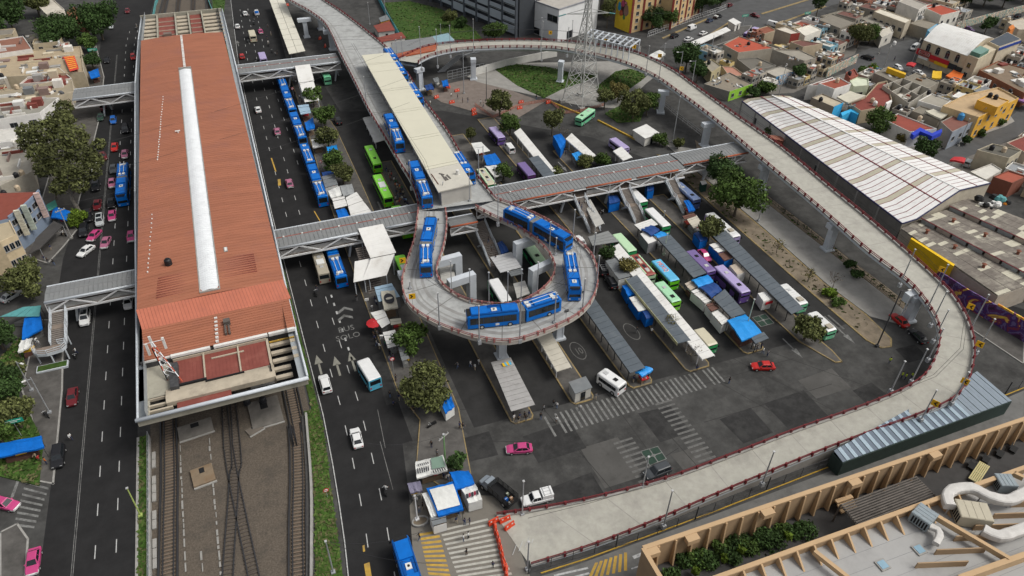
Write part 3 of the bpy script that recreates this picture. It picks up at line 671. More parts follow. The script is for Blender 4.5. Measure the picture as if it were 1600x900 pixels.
def ped_bridge(label,x0,x1,y0,dep=6.8,zb=4.55,zt=6.95,gaps=(),gut=((0,1,0),),step=4.4,joint=True,posts=()):
 L=x1-x0;t=thing('footbridge',label,'footbridge',(x0,y0,0),0,'roofed footbridges')
 n=max(2,round(L/10));seg=L/n
 for k in range(n):
  for r,(ya,yb)in En(((-.1,dep/2-.12),(dep/2+.12,dep+.35))):
   b=MB();m=10
   for i in range(m):
    xa=k*seg+seg*i/m;xb=k*seg+seg*(i+1)/m-.02
    za=zt+(.0 if r==0 else .28);zc=zt+(.28 if r==0 else 0)
    b.add([(xa,ya,za),(xb-.12,ya,za),(xb-.12,yb,zc),(xa,yb,zc)],[(0,1,2,3)])
    b.add([(xb-.12,ya,za),(xb-.06,ya,za+.07),(xb,ya,za),(xb,yb,zc),(xb-.06,yb,zc+.07),(xb-.12,yb,zc)],[(0,1,4,5),(1,2,3,4)])
   b.build('roof_sheet',ROOFB,t)
 MB().box(0,-.3,zt-.12,L,dep+.3,zt-.06).build('ceiling',ROOFB,t)
 b=MB().box(0,dep/2-.14,zt+.05,L,dep/2+.14,zt+.33);b.build('centre_gutter',TERRAX if joint else ROOFB,t)
 if joint:
  b=MB()
  for k in range(int(L/4)):b.box(2+4*k-.18,dep/2-.2,zt+.3,2+4*k+.18,dep/2+.2,zt+.46)
  b.build('lamp_caps',SHEETW,t)
 MB().box(0,0,zb-.25,L,dep,zb).build('floor',DECKW,t)
 for yy in(0,dep):
  tr=MB();yo=yy-.38 if yy==0 else yy+.1;tr.beam((0,yo,zb-.15),(L,yo,zb-.15),.3,.36);tr.beam((0,yo,zt-.3),(L,yo,zt-.3),.2,.2)
  m=max(2,round(L/step));s=L/m
  for k in range(m):
   skip=any(a-x0<(k+.5)*s<c-x0 for a,c in gaps)and yy==0
   if skip:continue
   z0,z1=zb-.05,zt-.3
   if k%2:tr.beam((k*s,yo,z1),((k+1)*s,yo,z0),.22,.26)
   else:tr.beam((k*s,yo,z0),((k+1)*s,yo,z1),.22,.26)
   tr.beam((k*s,yo,z0),(k*s,yo,z1),.12,.12)if k%4==0 else None
  tr.build('truss',WHITE,t)
  lv=MB()
  for k in range(7):
   segs=[(0.0,L)]
   for a,c in(gaps if yy==0 else()):segs=[u for q0,q1 in segs for u in((q0,min(q1,a-x0)),(max(q0,c-x0),q1))if u[1]-u[0]>.1]
   for q0,q1 in segs:lv.box(q0,yy+.18,zb+.05+.17*k,q1,yy+.22,zb+.15+.17*k)
  lv.build('louvre_rail',LOUV,t)
 mats={0:BEAMW,1:ORNG}
 for a,c,mi in gut:
  b=MB();b.tube((a*L,-.36,zt-.02),(c*L-.03,-.36,zt-.02),.24,n=8);b.build('gutter_pipe',mats[mi],t,smooth=True)
 for yy in(dep+.42,):MB().tube((0,yy,zt),(L,yy,zt),.14,n=6).build('gutter_pipe',BEAMW,t)
 for xp in posts:
  b=MB();b.beam((xp-x0-1.0,1.5,0),(xp-x0,1.5,zb-.2),.45,.6);b.beam((xp-x0+1.0,dep-1.5,0),(xp-x0,dep-1.5,zb-.2),.45,.6);b.box(xp-x0-.4,.3,zb-.7,xp-x0+.4,dep-.3,zb-.25);b.build('pier',BEAMW,t)
 return t
ped_bridge('grey roofed footbridge from the station to the left pavement, farther one',W(116,160,5.5).x,-25.0,234,7.5,gut=((0,1,0),),joint=False,posts=(-36.5,))
ped_bridge('grey roofed footbridge from the station over the left avenue, nearer one with a stair tower',W(74,478,5.5).x,-24.9,132.3,4.6,gut=((0,1,0),),joint=False,posts=(-37.5,))
ped_bridge('grey roofed footbridge from the station over the right avenue, farther one',2.5,35.5,238.6,7.2,gut=((0,.55,0),(.62,1,0)),posts=(34.2,19))
ped_bridge('grey roofed footbridge over the right avenue to the elevated bus station, nearer one',1.6,38.5,135.3,6.6,gaps=((19.0,25.2),),gut=((0,.47,0),(.64,.88,0),(.88,1,1)),posts=(17.6,26))
ped_bridge('short footbridge piece under the end wall of the elevated bus station',39.0,45.5,131.3,3,4.4,6.4,gut=((0,1,1),),joint=False)
ped_bridge('long footbridge with orange gutter and stairs down to the bus platforms',46.8,103.5,135.8,7.4,gaps=((45,48),(71.8,75.6),(84.2,87.6),(97.6,101.2)),gut=((0,.09,1),(.16,.44,1),(.5,.72,1),(.75,.96,1)),posts=(60,70.5,83,95))
ped_bridge('end section of the footbridge past the brick kiosk under the ramp viaduct',103.9,124.0,137.6,5.6,gut=((0,1,1),),joint=False,posts=(113.5,))
def stair(label,x,y0,z0,y1,z1,wd=2.6,landing=True,n=24,mats=None,prop=True):
 t=thing('footbridge_stair',label,'stair',(x,y1,0),0,'stairs down from the footbridges')
 tr=MB().box(-wd/2,-.15,0,wd/2,.1,.28)
 tm=tr.mesh('tread',TREAD);ym=(y0+y1)/2;pl=1.3
 path=[]
 run1=(y0-ym-pl/2)/(n//2);run2=(ym-pl/2-y1)/(n//2);rise=(z0-z1)/n
 z=z0;y=y0
 for k in range(n):
  if k==n//2:
   MB().box(-wd/2,ym-pl/2-y1,z-.15,wd/2,ym+pl/2-y1,z).build('landing',DECKW,t);y=ym-pl/2
  r_=run1 if k<n//2 else run2
  y-=r_;z-=rise
  o=link('tread',tm,t,(0,y-y1+r_*.5,z-.2));o.scale=(1,r_/.25*.8,1)
 for s in(-1,1):
  b=MB();zz=(z0+z1)/2
  pp=[V3((s*(wd/2+.12),y0-y1,z0)),V3((s*(wd/2+.12),ym+pl/2-y1,zz)),V3((s*(wd/2+.12),ym-pl/2-y1,zz)),V3((s*(wd/2+.12),0,z1))]
  for p,q in zip(pp,pp[1:]):b.beam(p+V3((0,0,-.2)),q+V3((0,0,-.2)),.14,.55)
  b.build('stringer',BEAMW,t)
  b=MB()
  for p,q in zip(pp,pp[1:]):
   for h in(.35,.7,1.05):b.beam(p+V3((0,0,h)),q+V3((0,0,h)),.07,.12)
   m=max(1,int((q-p).length/1.5))
   for k in range(m+1):u=p.lerp(q,k/m);b.beam(u,u+V3((0,0,1.05)),.09)
  b.build('handrail',BEAMW,t)
 if prop:
  b=MB()
  for s in(-1,1):b.tube((s*wd*.5,ym-y1,(z0+z1)/2-.3),(s*wd*.5,ym-y1+2.6,.0),.22,n=7)
  b.tube((0,ym-y1+2.6,0),(0,ym-y1+2.6,.6),.6,.45,n=8);b.build('prop',BEAMW,t)
 return t
TREAD=mat('stair_tread',(.19,.165,.145),.9,.2,1.5)
stair('metal stair from the long footbridge, the one ending at the grey slab roof',73.5,135.6,4.6,126.2,.2)
stair('metal stair from the long footbridge, the one beside the white and green bus',85.9,135.6,4.6,126.2,.2)
stair('metal stair from the long footbridge, the one beside the slate blue coach',99.3,135.6,4.6,125.6,.2)
stair('metal stair coming down inside the ring of the viaduct',46.6,133.8,4.6,121.6,.2,2.8)
t=stair('curved stair tower with white rails at the end of the near left footbridge',-40.3,132.2,4.6,124.0,2.6,2.4,prop=False,n=16)
b=MB()
ring=[(-41.6+1.2,124.0),(-39.1,124.0),(-39.0,122.8),(-39.6,121.9),(-42.0,121.5),(-43.6,121.9),(-44.4,122.8),(-44.2,124.0)]
b.prism([(x+40.3,y-124.0)for x,y in ring],2.35,2.55);b.build('landing',DECKW,t)
b=MB()
for(xa,ya),(xb,yb)in list(zip(ring,ring[1:])):
 for h in(.2,.6,1.05):b.beam((xa+40.3,ya-124,2.55+h),(xb+40.3,yb-124,2.55+h),.08,.12)
 b.beam((xa+40.3,ya-124,2.3),(xa+40.3,ya-124,3.6),.1)
 b.beam((xa+40.3,ya-124,2.4),(xb+40.3,yb-124,2.4),.1,.45)
b.build('landing_rail',BEAMW,t)
b=MB()
for x,y in((-44,122.6),(-39.2,122.2),(-41.6,121.7),(-39.2,126.5)):b.tube((x+40.3,y-124,0),(x+40.3,y-124,2.4),.14,n=7)
b.box(-44.4+40.3,-4.4,0,-39.2+40.3,-2.6,.45);b.build('support_frame',BEAMW,t)
bw(MB().box(-44.2,119.8,.45,-39.4,121.2,.55),'planter_grass',GRASSM,t)
def canopy_stair(label,roofs,foot,x,ys,wd):
 t=thing('stair_canopy',label,'roofed stair',(x,ys[-1],0),0,'white roofed footbridge stairs')
 for k,(x0,ya,za,x1,yb,zb_,ww)in En(roofs):
  b=MB();m=8
  for i in range(m):
   u0,u1=i/m,(i+1)/m-.012
   P_=lambda u:V3((x0+(x1-x0)*u,ya+(yb-ya)*u,za+(zb_-za)*u))
   p,q=P_(u0),P_(u1);s=V3((ww/2,0,0));h=V3((0,0,.12))
   b.add([p-s,p+s,q+s,q-s,p-s+h,p+s+h,q+s+h*.3,q-s+h*.3],[(0,1,2,3),(7,6,5,4),(4,5,1,0),(6,7,3,2),(0,3,7,4),(5,6,2,1)])
  bw(b,'roof',SHEETW,t)
 b=MB()
 for x0,ya,za,x1,yb,zb_,ww in roofs:
  for s in(-1,1):
   for u in(.1,.9):
    xx=x0+(x1-x0)*u+s*ww*.45;yy=ya+(yb-ya)*u;b.tube((xx,yy,0),(xx,yy,za+(zb_-za)*u),.12,n=6)
 bw(b,'posts',BEAMW,t)
 tm=MB().box(-wd/2,-.15,0,wd/2,.1,.25).mesh('tread',TREAD)
 n=22;y0,y1=ys
 for k in range(n):link('tread',tm,t,(foot-x,y0-ys[-1]+(y1-y0)*(k+.5)/n,4.5*(1-(k+1)/n)))
 return t
canopy_stair('white roofed stair with folded canopy beside the nearer right footbridge',[(22.1,136.0,7.3,22.6,127.0,5.2,5.6),(22.4,126.9,5.1,19.3,122.0,3.6,5.2),(18.2,127.8,4.6,16.6,122.0,3.6,3.4)],19.3,19.5,(133,121.6),3.2)
canopy_stair('white roofed stair running down from the farther right footbridge',[(23.2,238.4,7.2,22.6,228,5.6,4.8),(22.6,227.8,5.5,22.2,217,3.6,4.4)],22.5,22.6,(236,217),3.0)
t=thing('bus_stop_canopy','long cream roofed bus stop canopy beside the right avenue at the top','canopy',(20,250,0))
a=[W(421,0,4),W(452,85,4),W(477,80,4),W(443,-4,4)]
b=MB()
for u0 in range(10):
 q=lambda u,v:a[0].lerp(a[1],u).lerp(a[3].lerp(a[2],u),v)
 u,v=u0/10,(u0+1)/10-.004;h=V3((0,0,.18))
 for s0,s1 in((0,.49),(.51,1)):
  pts=[q(u,s0),q(v,s0),q(v,s1),q(u,s1)]
  pr=MB();pr.prism([p.xy for p in pts],3.9,4.1);bw(pr,'roof_panel',mat('cream_roof_sheet',(.60,.575,.485),.6,.05,.4),t)
b=MB()
for k in range(7):p=a[0].lerp(a[1],(k+.3)/7);b.tube((p.x+1,p.y,0),(p.x+1,p.y,3.9),.12,n=6)
b.box(a[1].x-.1,a[1].y,3.2,a[1].x+.1,a[1].y+60,3.9)if False else None
bw(b,'posts',STEEL,t)
def resample(pts,n):
 P=catmull(pts,1.5);d=[0]
 for a,c in zip(P,P[1:]):d.append(d[-1]+(c-a).length)
 out=[];j=0
 for k in range(n):
  s=d[-1]*k/(n-1)
  while j<len(d)-2 and d[j+1]<s:j+=1
  out.append(P[j].lerp(P[j+1],(s-d[j])/max(1e-6,d[j+1]-d[j])))
 return out
def zip_edges(Lp,Rp,n):return resample(Lp,n),resample(Rp,n)
def ribbon(t,L,R,mdeck,thick=1.3,name='deck',fascia=None,kerbw=.55):
 b=MB();n=len(L)
 for i in range(n-1):
  a,c,d,e=L[i],L[i+1],R[i+1],R[i];dn=V3((0,0,-.45))
  b.add([a,e,d,c],[(0,1,2,3)],0)
  b.add([a,c,c+dn,a+dn],[(0,1,2,3)],1);b.add([e,d,d+dn,e+dn],[(3,2,1,0)],1)
  ai,ei,ci,di=a.lerp(e,.16),e.lerp(a,.16),c.lerp(d,.16),d.lerp(c,.16);dz=V3((0,0,-thick))
  b.add([a+dn,c+dn,ci+dz,ai+dz],[(0,1,2,3)],1);b.add([e+dn,d+dn,di+dz,ei+dz],[(3,2,1,0)],1);b.add([ai+dz,ci+dz,di+dz,ei+dz],[(0,1,2,3)],1)
 bw(b,name,[mdeck,fascia or BEAMW],t)
def railing(t,E,inward,mrail,step=2.4,skip=lambda p:False,mk=CONC):
 k=MB();r=MB();acc=step;n=len(E)
 for i in range(n-1):
  a,c=E[i],E[i+1]
  if skip(a):continue
  ia=(inward[i]-a).normalized();ic=(inward[i+1]-c).normalized();up=V3((0,0,1))
  k.add([a,c,c+ic*.4,a+ia*.4,a+up*.32,c+up*.32,c+ic*.4+up*.32,a+ia*.4+up*.32],[(4,5,6,7),(0,1,5,4),(3,7,6,2)]if False else[(7,6,5,4),(4,5,1,0),(2,6,7,3)])
  for h in(.62,.98):r.beam(a+ia*.12+up*h,c+ic*.12+up*h,.1,.13)
  L=(c-a).length;acc+=L
  if acc>=step:acc-=step;q=a+ia*.12;r.box(q.x-.17,q.y-.17,q.z+.02,q.x+.17,q.y+.17,q.z+1.02)
 bw(k,'kerb_parapet',mk,t);bw(r,'railing',mrail,t)
ZD=8.5
va=thing('viaduct','elevated trolleybus viaduct with concrete deck ending in a ring loop','viaduct',(40,150,0))
OL=[(447,-12),(450,0),(486,21),(510,42),(532,87),(550,122),(575,172),(600,215),(625,258),(640,282),(651,310),(653,330)]
OR=[(490,-12),(504,0),(530,17),(553,34),(578,54),(600,72),(622,95),(640,120),(655,147),(678,178),(700,207),(725,250),(746,278),(775,313)]
L,R=zip_edges(WL(OL,ZD),WL(OR,ZD),70)
ribbon(va,L,R,DECK)
railing(va,L,R,RAILR)
jn=lambda p:217<p.y<238 and p.x>48
railing(va,R,L,RAILR,skip=jn)
OUT=[(653,330),(651,345),(646,380),(632,422),(628,450),(640,480),(670,502),(700,516),(750,532),(800,536),(860,517),(907,492),(930,462),(934,428),(924,400),(905,380),(880,361),(840,339),(800,322),(775,313)]
INN=[(697,330),(699,350),(695,382),(687,408),(682,425),(689,443),(705,458),(730,471),(767,478),(798,478),(823,470),(848,454),(863,435),(866,418),(857,398),(837,377),(805,356),(775,343),(750,330),(742,325)]
OP=resample(WL(OUT,ZD),90);IP=resample(WL(INN,ZD),90)
ribbon(va,OP,IP,DECK,fascia=mat('loop_fascia',(.42,.39,.35),.8,.1,.8))
railing(va,OP,IP,RAILF,mk=mat('parapet_warm',(.36,.32,.28),.85,.12,1));railing(va,IP,OP,RAILF,mk=MATS['parapet_warm'])
b=MB()
for i in range(4,88,6):p=OP[i];q=min(IP,key=lambda v:(v-p).length);d=(q-p).normalized();s=V3((-d.y,d.x,0))*.09;u=V3((0,0,.008));a=p+d*.5+u;c=q-d*.5+u;b.add([a-s,c-s,c+s,a+s],[(0,1,2,3)])
for i in range(3,66,5):p,q=L[i],R[i];b.add([p.lerp(q,.04)+V3((0,0,.006)),q.lerp(p,.04)+V3((0,0,.006)),R[i+1].lerp(L[i+1],.04).lerp(q.lerp(p,.04),.9)+V3((0,0,.006)),L[i+1].lerp(R[i+1],.04).lerp(p.lerp(q,.04),.9)+V3((0,0,.006))],[(0,1,2,3)])
bw(b,'deck_joints',mat('joint_dark',(.15,.145,.135),.9,.2,1),va)
b=MB()
IM=[min(IP,key=lambda v:(v-p).length)for p in OP]
for f0,f1 in((.22,.30),(.36,.40),(.52,.60)):
 for i in range(89):
  b.add([OP[i].lerp(IM[i],f0)+V3((0,0,.003)),OP[i].lerp(IM[i],f1)+V3((0,0,.003)),OP[i+1].lerp(IM[i+1],f1)+V3((0,0,.003)),OP[i+1].lerp(IM[i+1],f0)+V3((0,0,.003))],[(3,2,1,0)])
bw(b,'tyre_tracks',mat('tyre_worn_concrete',(.24,.235,.225),.8,.15,.5,stain=((.33,.325,.31),.8),sscale=.3),va)
b=MB()
for i in range(69):
 for f0,f1 in((.12,.17),(.26,.31)):
  if L[i].y<300:b.add([V3((L[i].x+8.6*f0/.3,L[i].y,ZD+.004))if False else L[i]+V3((8*f0,0,.004)),L[i]+V3((8*f1,0,.004)),L[i+1]+V3((8*f1,0,.004)),L[i+1]+V3((8*f0,0,.004))],[(0,1,2,3)])
bw(b,'tyre_tracks',MATS['tyre_worn_concrete'],va)
def portal(p,d,reach=5.2,z=7.2,wd=1.5):
 p=V3((p[0],p[1],0));d=V3((d[0],d[1],0)).normalized()
 b=MB();T=Matrix.Translation(p)@Matrix.Rotation(atan2(d.y,d.x),4,'Z')
 b.box(-.8,-wd/2,0,.8,wd/2,z-.02,0,T);b.box(.8,-wd/2,z-1.6,reach,wd/2,z,0,T);bw(b,'portal_column',BEAMW,va)
for q,d in(((716,440),(-1,-.1)),((737,470),(-1,-.15)),((808,420),(1,.15)),((832,462),(1,.3))):
 p=W(*q);portal((p.x,p.y),d)
def column(t,p,z,s=1.2,cap=3.2,rzv=0.0,base=True):
 T=Matrix.Translation((p[0],p[1],0))@Matrix.Rotation(rzv,4,'Z');b=MB()
 b.box(-s/2,-s/2,0,s/2,s/2,z-1.2,0,T)
 for sx in(-1,1):b.box(sx*s/2-.12,-s/2-.1,0,sx*s/2+.12,s/2+.1,z-1.2,0,T)
 b.box(-cap/2,-.9,z-1.2,cap/2,.9,z-.02,0,T)
 if base:b.box(-s*.9,-s*.9,0,s*.9,s*.9,.45,0,T)
 bw(b,'column',BEAMW,t)
for q in((785,560),(874,530),(640,470)):p=W(*q);column(va,(p.x,p.y+.5),7.3,1.3,3.4)
for y_ in range(150,330,24):column(va,(43.5 if y_<235 else(44.5 if y_<262 else 38),y_),7.3,1.4,9 if y_<240 else 5)
p=W(463,60);column(va,(p.x+4,p.y),7.2,1.3,5)
vr=thing('ramp_viaduct','pale concrete ramp with maroon railings sweeping round to the ground','viaduct',(120,110,0))
FAR=[(622,94,8.5),(658,77,8.5),(687,70.5,8.5),(740,66,8.5),(800,64,8.5),(850,64.5,8.5),(900,68,8.5),(950,75,8.5),(1000,86,8.5),(1050,110,8.5),(1092,140,8.5),(1150,182,8.5),(1220,231,8.5),(1300,297,8.3),(1360,346,8.1),(1425,402,7.7),(1466,440,7.3),(1489,464,7.0),(1508,494,6.6),(1519,525,6.2),(1522,555,5.8),(1512,598,5.2),(1487,627,4.6),(1435,651,3.9),(1375,673,3.2),(1290,705,2.5),(1200,742,1.9),(1110,780,1.3),(1025,817,.8),(925,856,.3),(830,886,.06)]
NEAR=[(647,124,8.5),(645,112,8.5),(653,100,8.5),(672,89,8.5),(706,80.5,8.5),(740,77,8.5),(800,75,8.5),(850,76,8.5),(875,77.5,8.5),(950,92,8.5),(1012,115,8.5),(1062,148,8.5),(1120,192,8.5),(1200,260,8.5),(1275,323,8.3),(1350,389,8.1),(1400,428,7.7),(1425,449,7.3),(1450,480,6.9),(1462,501,6.6),(1467,520,6.2),(1463,550,5.8),(1449,580,5.2),(1425,601,4.6),(1375,624,3.9),(1300,651,3.2),(1235,675,2.5),(1160,705,1.9),(1050,746,1.3),(975,771,.8),(900,790,.3),(775,806,.06)]
def smooth_edges(A,B,n):
 a=resample(WL(A),400);c=resample(WL(B),400);out=[]
 o1,o2=[],[];j=0
 A2=resample(WL(A),n)
 for i,p in En(A2):
  best=min(range(max(0,j-2),min(400,j+60)),key=lambda k:(c[k].xy-p.xy).length+.35*abs(k-400*i/(n-1))*.05)
  j=max(j,best);o1.append(p);q=c[j].copy();q.z=p.z;o2.append(q)
 for i in range(12):f=(i+1)/12;q=c[min(399,int(j*0+399))].copy();k=n-12+i;z=o2[k].z;o2[k]=o2[k].lerp(q,f*f);o2[k].z=z
 return o1,o2
RF,RN=smooth_edges(FAR,NEAR,130)
for i in range(1,129):RN[i]=(RN[i-1]+RN[i]*2+RN[i+1])/4
ribbon(vr,RN,RF,DECKL)
railing(vr,RF,RN,RAILR,skip=lambda p:p.x<52.5 and p.y>150);railing(vr,RN,RF,RAILR,skip=lambda p:p.x<56 and p.y>150)
b=MB()
for i in range(2,128,3):p,q=RN[i],RF[i];b.add([p.lerp(q,.06)+V3((0,0,.006)),q.lerp(p,.06)+V3((0,0,.006)),RF[i+1].lerp(RN[i+1],.06).lerp(q.lerp(p,.06),.95)+V3((0,0,.006)),RN[i+1].lerp(RF[i+1],.06).lerp(p.lerp(q,.06),.95)+V3((0,0,.006))],[(0,1,2,3)])
bw(b,'deck_joints',mat('joint_pale',(.28,.265,.24),.9,.2,1),vr)
b=MB()
for k in range(12):
 p=W(800+10*k,868-6.2*k,.1);q=W(806+10*k,852-6.2*k,.1);u=V3((0,0,.05));b.add([p+u,p+u+V3((.14,0,0)),q+u+V3((.14,0,0)),q+u],[(0,1,2,3)])
split(b,'hatch_line',WHITE_MK,vr,loc=-V3(vr.location))
FOOT=mat('abutment_concrete',(.30,.285,.265),.85,.12,.6)
b=MB()
for i in range(95,129):
 a,c,d,e=RN[i],RN[i+1]if i<129 else RN[i],RF[i+1],RF[i]
 if a.z>4.9:continue
 for p,q,f in((a,c,1),(e,d,0)):
  g=lambda v:V3((v.x,v.y,0));s=.12
  b.add([p+V3((0,0,-.4)),q+V3((0,0,-.4)),g(q),g(p)],[(0,1,2,3)if f else(3,2,1,0)])
bw(b,'abutment',FOOT,vr)
for q,rzv,cap in(((1292,390),-.08,3.6),((1188,296),-.06,3.6),((1100,228),-.1,3.6),((1032,176),-.5,3.4),((875,128),.9,2.2),((740,124),1.3,2.2),((657,140),.3,3),((1418,500),-.1,3.4)):
 p=W(*q);column(vr,(p.x,p.y),7.3 if q[0]!=1418 else 6.6,1.35,cap,rzv)
cs=thing('bus_station','elevated bus station with long cream canopy and beige end wall','bus station',(44,138,ZD))
CREAM=mat('cream_canopy_sheet',(.56,.535,.425),.6,.04,.3,stain=((.48,.46,.37),.5),sscale=.15)
BOXW=mat('beige_box_wall',(.44,.42,.38),.8,.06,.6,stain=((.34,.32,.29),.5),sscale=.4)
Zc=12.5
a=[W(685,300,Zc),W(739,287.5,Zc),W(607,82,Zc),W(565,86,Zc)]
bl=MB()
cuts=[0,.12,.135,.30,.315,.49,.505,.66,.675,.83,.90,.91,1]
q4=lambda u,v:a[0].lerp(a[3],u).lerp(a[1].lerp(a[2],u),v)
for u0,u1 in zip(cuts,cuts[1:]):
 bb=MB().prism([q4(u0+.0008,0).xy,q4(u0+.0008,1).xy,q4(u1-.0008,1).xy,q4(u1-.0008,0).xy],Zc-.28,Zc);bw(bb,'roof_panel',CREAM if u0>.1 else mat('worn_canopy_slab',(.50,.475,.41),.8,.08,.5,stain=((.30,.28,.25),.6),sscale=.5),cs)
bb=MB().prism([q4(.004,.09).xy,q4(.004,.96).xy,q4(.035,.96).xy,q4(.035,.09).xy],ZD-.2,Zc-.29);bw(bb,'end_wall',BOXW,cs)
b=MB()
for k in range(26):
 u=.04+.95*k/26
 for v in(.10,.90):p=q4(u,v);b.box(p.x-.12,p.y-.12,ZD,p.x+.12,p.y+.12,Zc-.28)
bw(b,'columns',STEEL,cs)
b=MB()
for k in range(17):
 for v in(.12,.88):
  p,q=q4(.045+.055*k,v),q4(.085+.055*k,v);b.add([V3((p.x-.05,p.y,ZD+1)),V3((q.x-.05,q.y,ZD+1)),V3((q.x-.05,q.y,ZD+2.9)),V3((p.x-.05,p.y,ZD+2.9)),V3((p.x+.05,p.y,ZD+1)),V3((q.x+.05,q.y,ZD+1)),V3((q.x+.05,q.y,ZD+2.9)),V3((p.x+.05,p.y,ZD+2.9))],[(0,1,2,3),(7,6,5,4),(3,2,6,7),(0,3,7,4),(2,1,5,6)])
bw(b,'wall_panels',SHEETW,cs)
b=MB().prism([q4(.03,.14).xy,q4(.03,.86).xy,q4(.99,.86).xy,q4(.99,.14).xy],ZD,ZD+.95);bw(b,'platform',CONC,cs)
b=MB()
for p,q in(((690,272),(697,282)),((698,273),(704,279)),((686,271),(694,273)),((696,276),(700,281))):b.beam(W(*p,Zc+.06),W(*q,Zc+.06),.35,.12)
bw(b,'roof_scrap',mat('scrap_metal',(.12,.11,.10),.8,.3,2),cs)
b=MB().beam(W(674,272,Zc+.05),W(685,288,Zc+.05),.2,.12);bw(b,'roof_bar',mat('rusty_bar',(.10,.04,.025),.8),cs)
p=W(715,272,Zc);b=MB().tube((p.x,p.y,Zc),(p.x,p.y,Zc+1.1),.45,.4,n=10);bw(b,'roof_dome',SHEETW,cs)
#BUILDINGS
def wallm(hexcol,nm=None):return mat('wall_'+hexcol.strip('#'),hx(hexcol),.85,.1,.6,stain=(tuple(c*.62 for c in hx(hexcol)),.55),sscale=.5)
def roofm(hexcol):return mat('roof_'+hexcol.strip('#'),hx(hexcol),.88,.16,.7,stain=(tuple(c*.55+.02 for c in hx(hexcol)),.6),sscale=.35,bump=.3)
FRAMEM=mat('window_frame',(.30,.30,.30),.5,.1,2)
_winc={}
def window(parent,p,d,n,wd,h,glass=None,sill=True):
 key=(round(wd,1),round(h,1))
 if key not in _winc:
  f=MB();w2,h2=wd/2,h/2
  for a in((-w2-.08,-.06,-h2-.08,w2+.08,.05,-h2),(-w2-.08,-.06,h2,w2+.08,.05,h2+.08),(-w2-.08,-.06,-h2,-w2,.05,h2),(w2,-.06,-h2,w2+.08,.05,h2),(-.03,-.05,-h2,.03,.03,h2)):f.box(*a)
  s=MB().box(-w2-.18,-.05,-h2-.2,w2+.18,.16,-h2-.09)
  _winc[key]=(f.mesh('window',FRAMEM),MB().box(-w2,-.05,-h2,w2,.015,h2).mesh('pane',GLASS),s.mesh('sill',CONC))
 f,g,s=_winc[key];rz_=atan2(d.y,d.x)
 if(Matrix.Rotation(rz_,3,'Z')@V3((0,1,0))).dot(V3((n.x,n.y,0)))<0:rz_+=pi
 o=link('window',f,parent,p,rz_);link('pane',g,o)
 if sill:link('sill',s,o)
 return o
def house(label,pts,h,wall,roof,par=.35,wins=(),cat='house',name='house',z0=0.0,paint_edges=None,group='houses of the neighbourhood',roofin=.18,door=None):
 P=ccw([W(x,y,h).xy for x,y in pts]);c=V3((sum(p[0]for p in P)/len(P),sum(p[1]for p in P)/len(P),z0))
 Pin=[W(x,y,h).xy for x,y in pts]
 t=thing(name,label,cat,c,0,group)
 Q=[V3((p[0]-c.x,p[1]-c.y))for p in P];n=len(Q);wm=wallm(wall)
 b=MB().prism(Q,-.02,h-z0-par);b.build('wall',wm,t)
 r=MB()
 for i in range(n):
  a,d_=Q[i],Q[(i+1)%n];d=(d_-a).normalized();nn=V3((d.y,-d.x))
  r.prism([a,d_,d_-nn*.16,a-nn*.16],h-z0-par+.001,h-z0)
 if par>.05:r.build('parapet',wm,t)
 cc=V3((0,0));ins=[q.lerp(cc,.035)for q in Q]
 MB().prism(ins,h-z0-par,h-z0-par+.05).build('roof',roofm(roof),t)
 org=[V3((p[0]-c.x,p[1]-c.y))for p in Pin]
 for ei,col in(paint_edges or{}).items():
  a,d_=org[ei],org[(ei+1)%n];d=(d_-a).normalized();nn=V3((d.y,-d.x))
  if nn.dot((a+d_)/2)<0:nn=-nn
  MB().prism([a+nn*.012,d_+nn*.012,d_+nn*.05,a+nn*.05],0,h-z0+.03).build('painted_front',wallm(col),t)
 for(ei,cnt,rows,wd,wh)in wins:
  a,d_=org[ei],org[(ei+1)%n];d=(d_-a);L=d.length;d.normalize();nn=V3((d.y,-d.x))
  if nn.dot((a+d_)/2)<0:nn=-nn
  off=.05 if paint_edges and ei in paint_edges else 0
  for rr in range(rows):
   zz=(h-z0-par)*(rr+.55)/rows
   for k in range(cnt):
    q=a+d*L*(k+.5)/cnt+nn*off;window(t,(q.x,q.y,zz),d,nn,min(wd,L/cnt*.7),wh)
 return t
BLK,BGE,GRY,WHT='#a29a8c','#b3a48c','#8a867e','#dcdad5'
RED,GRR,BRN,TAN='#8f4a3c','#77726a','#6e4a42','#b39a78'
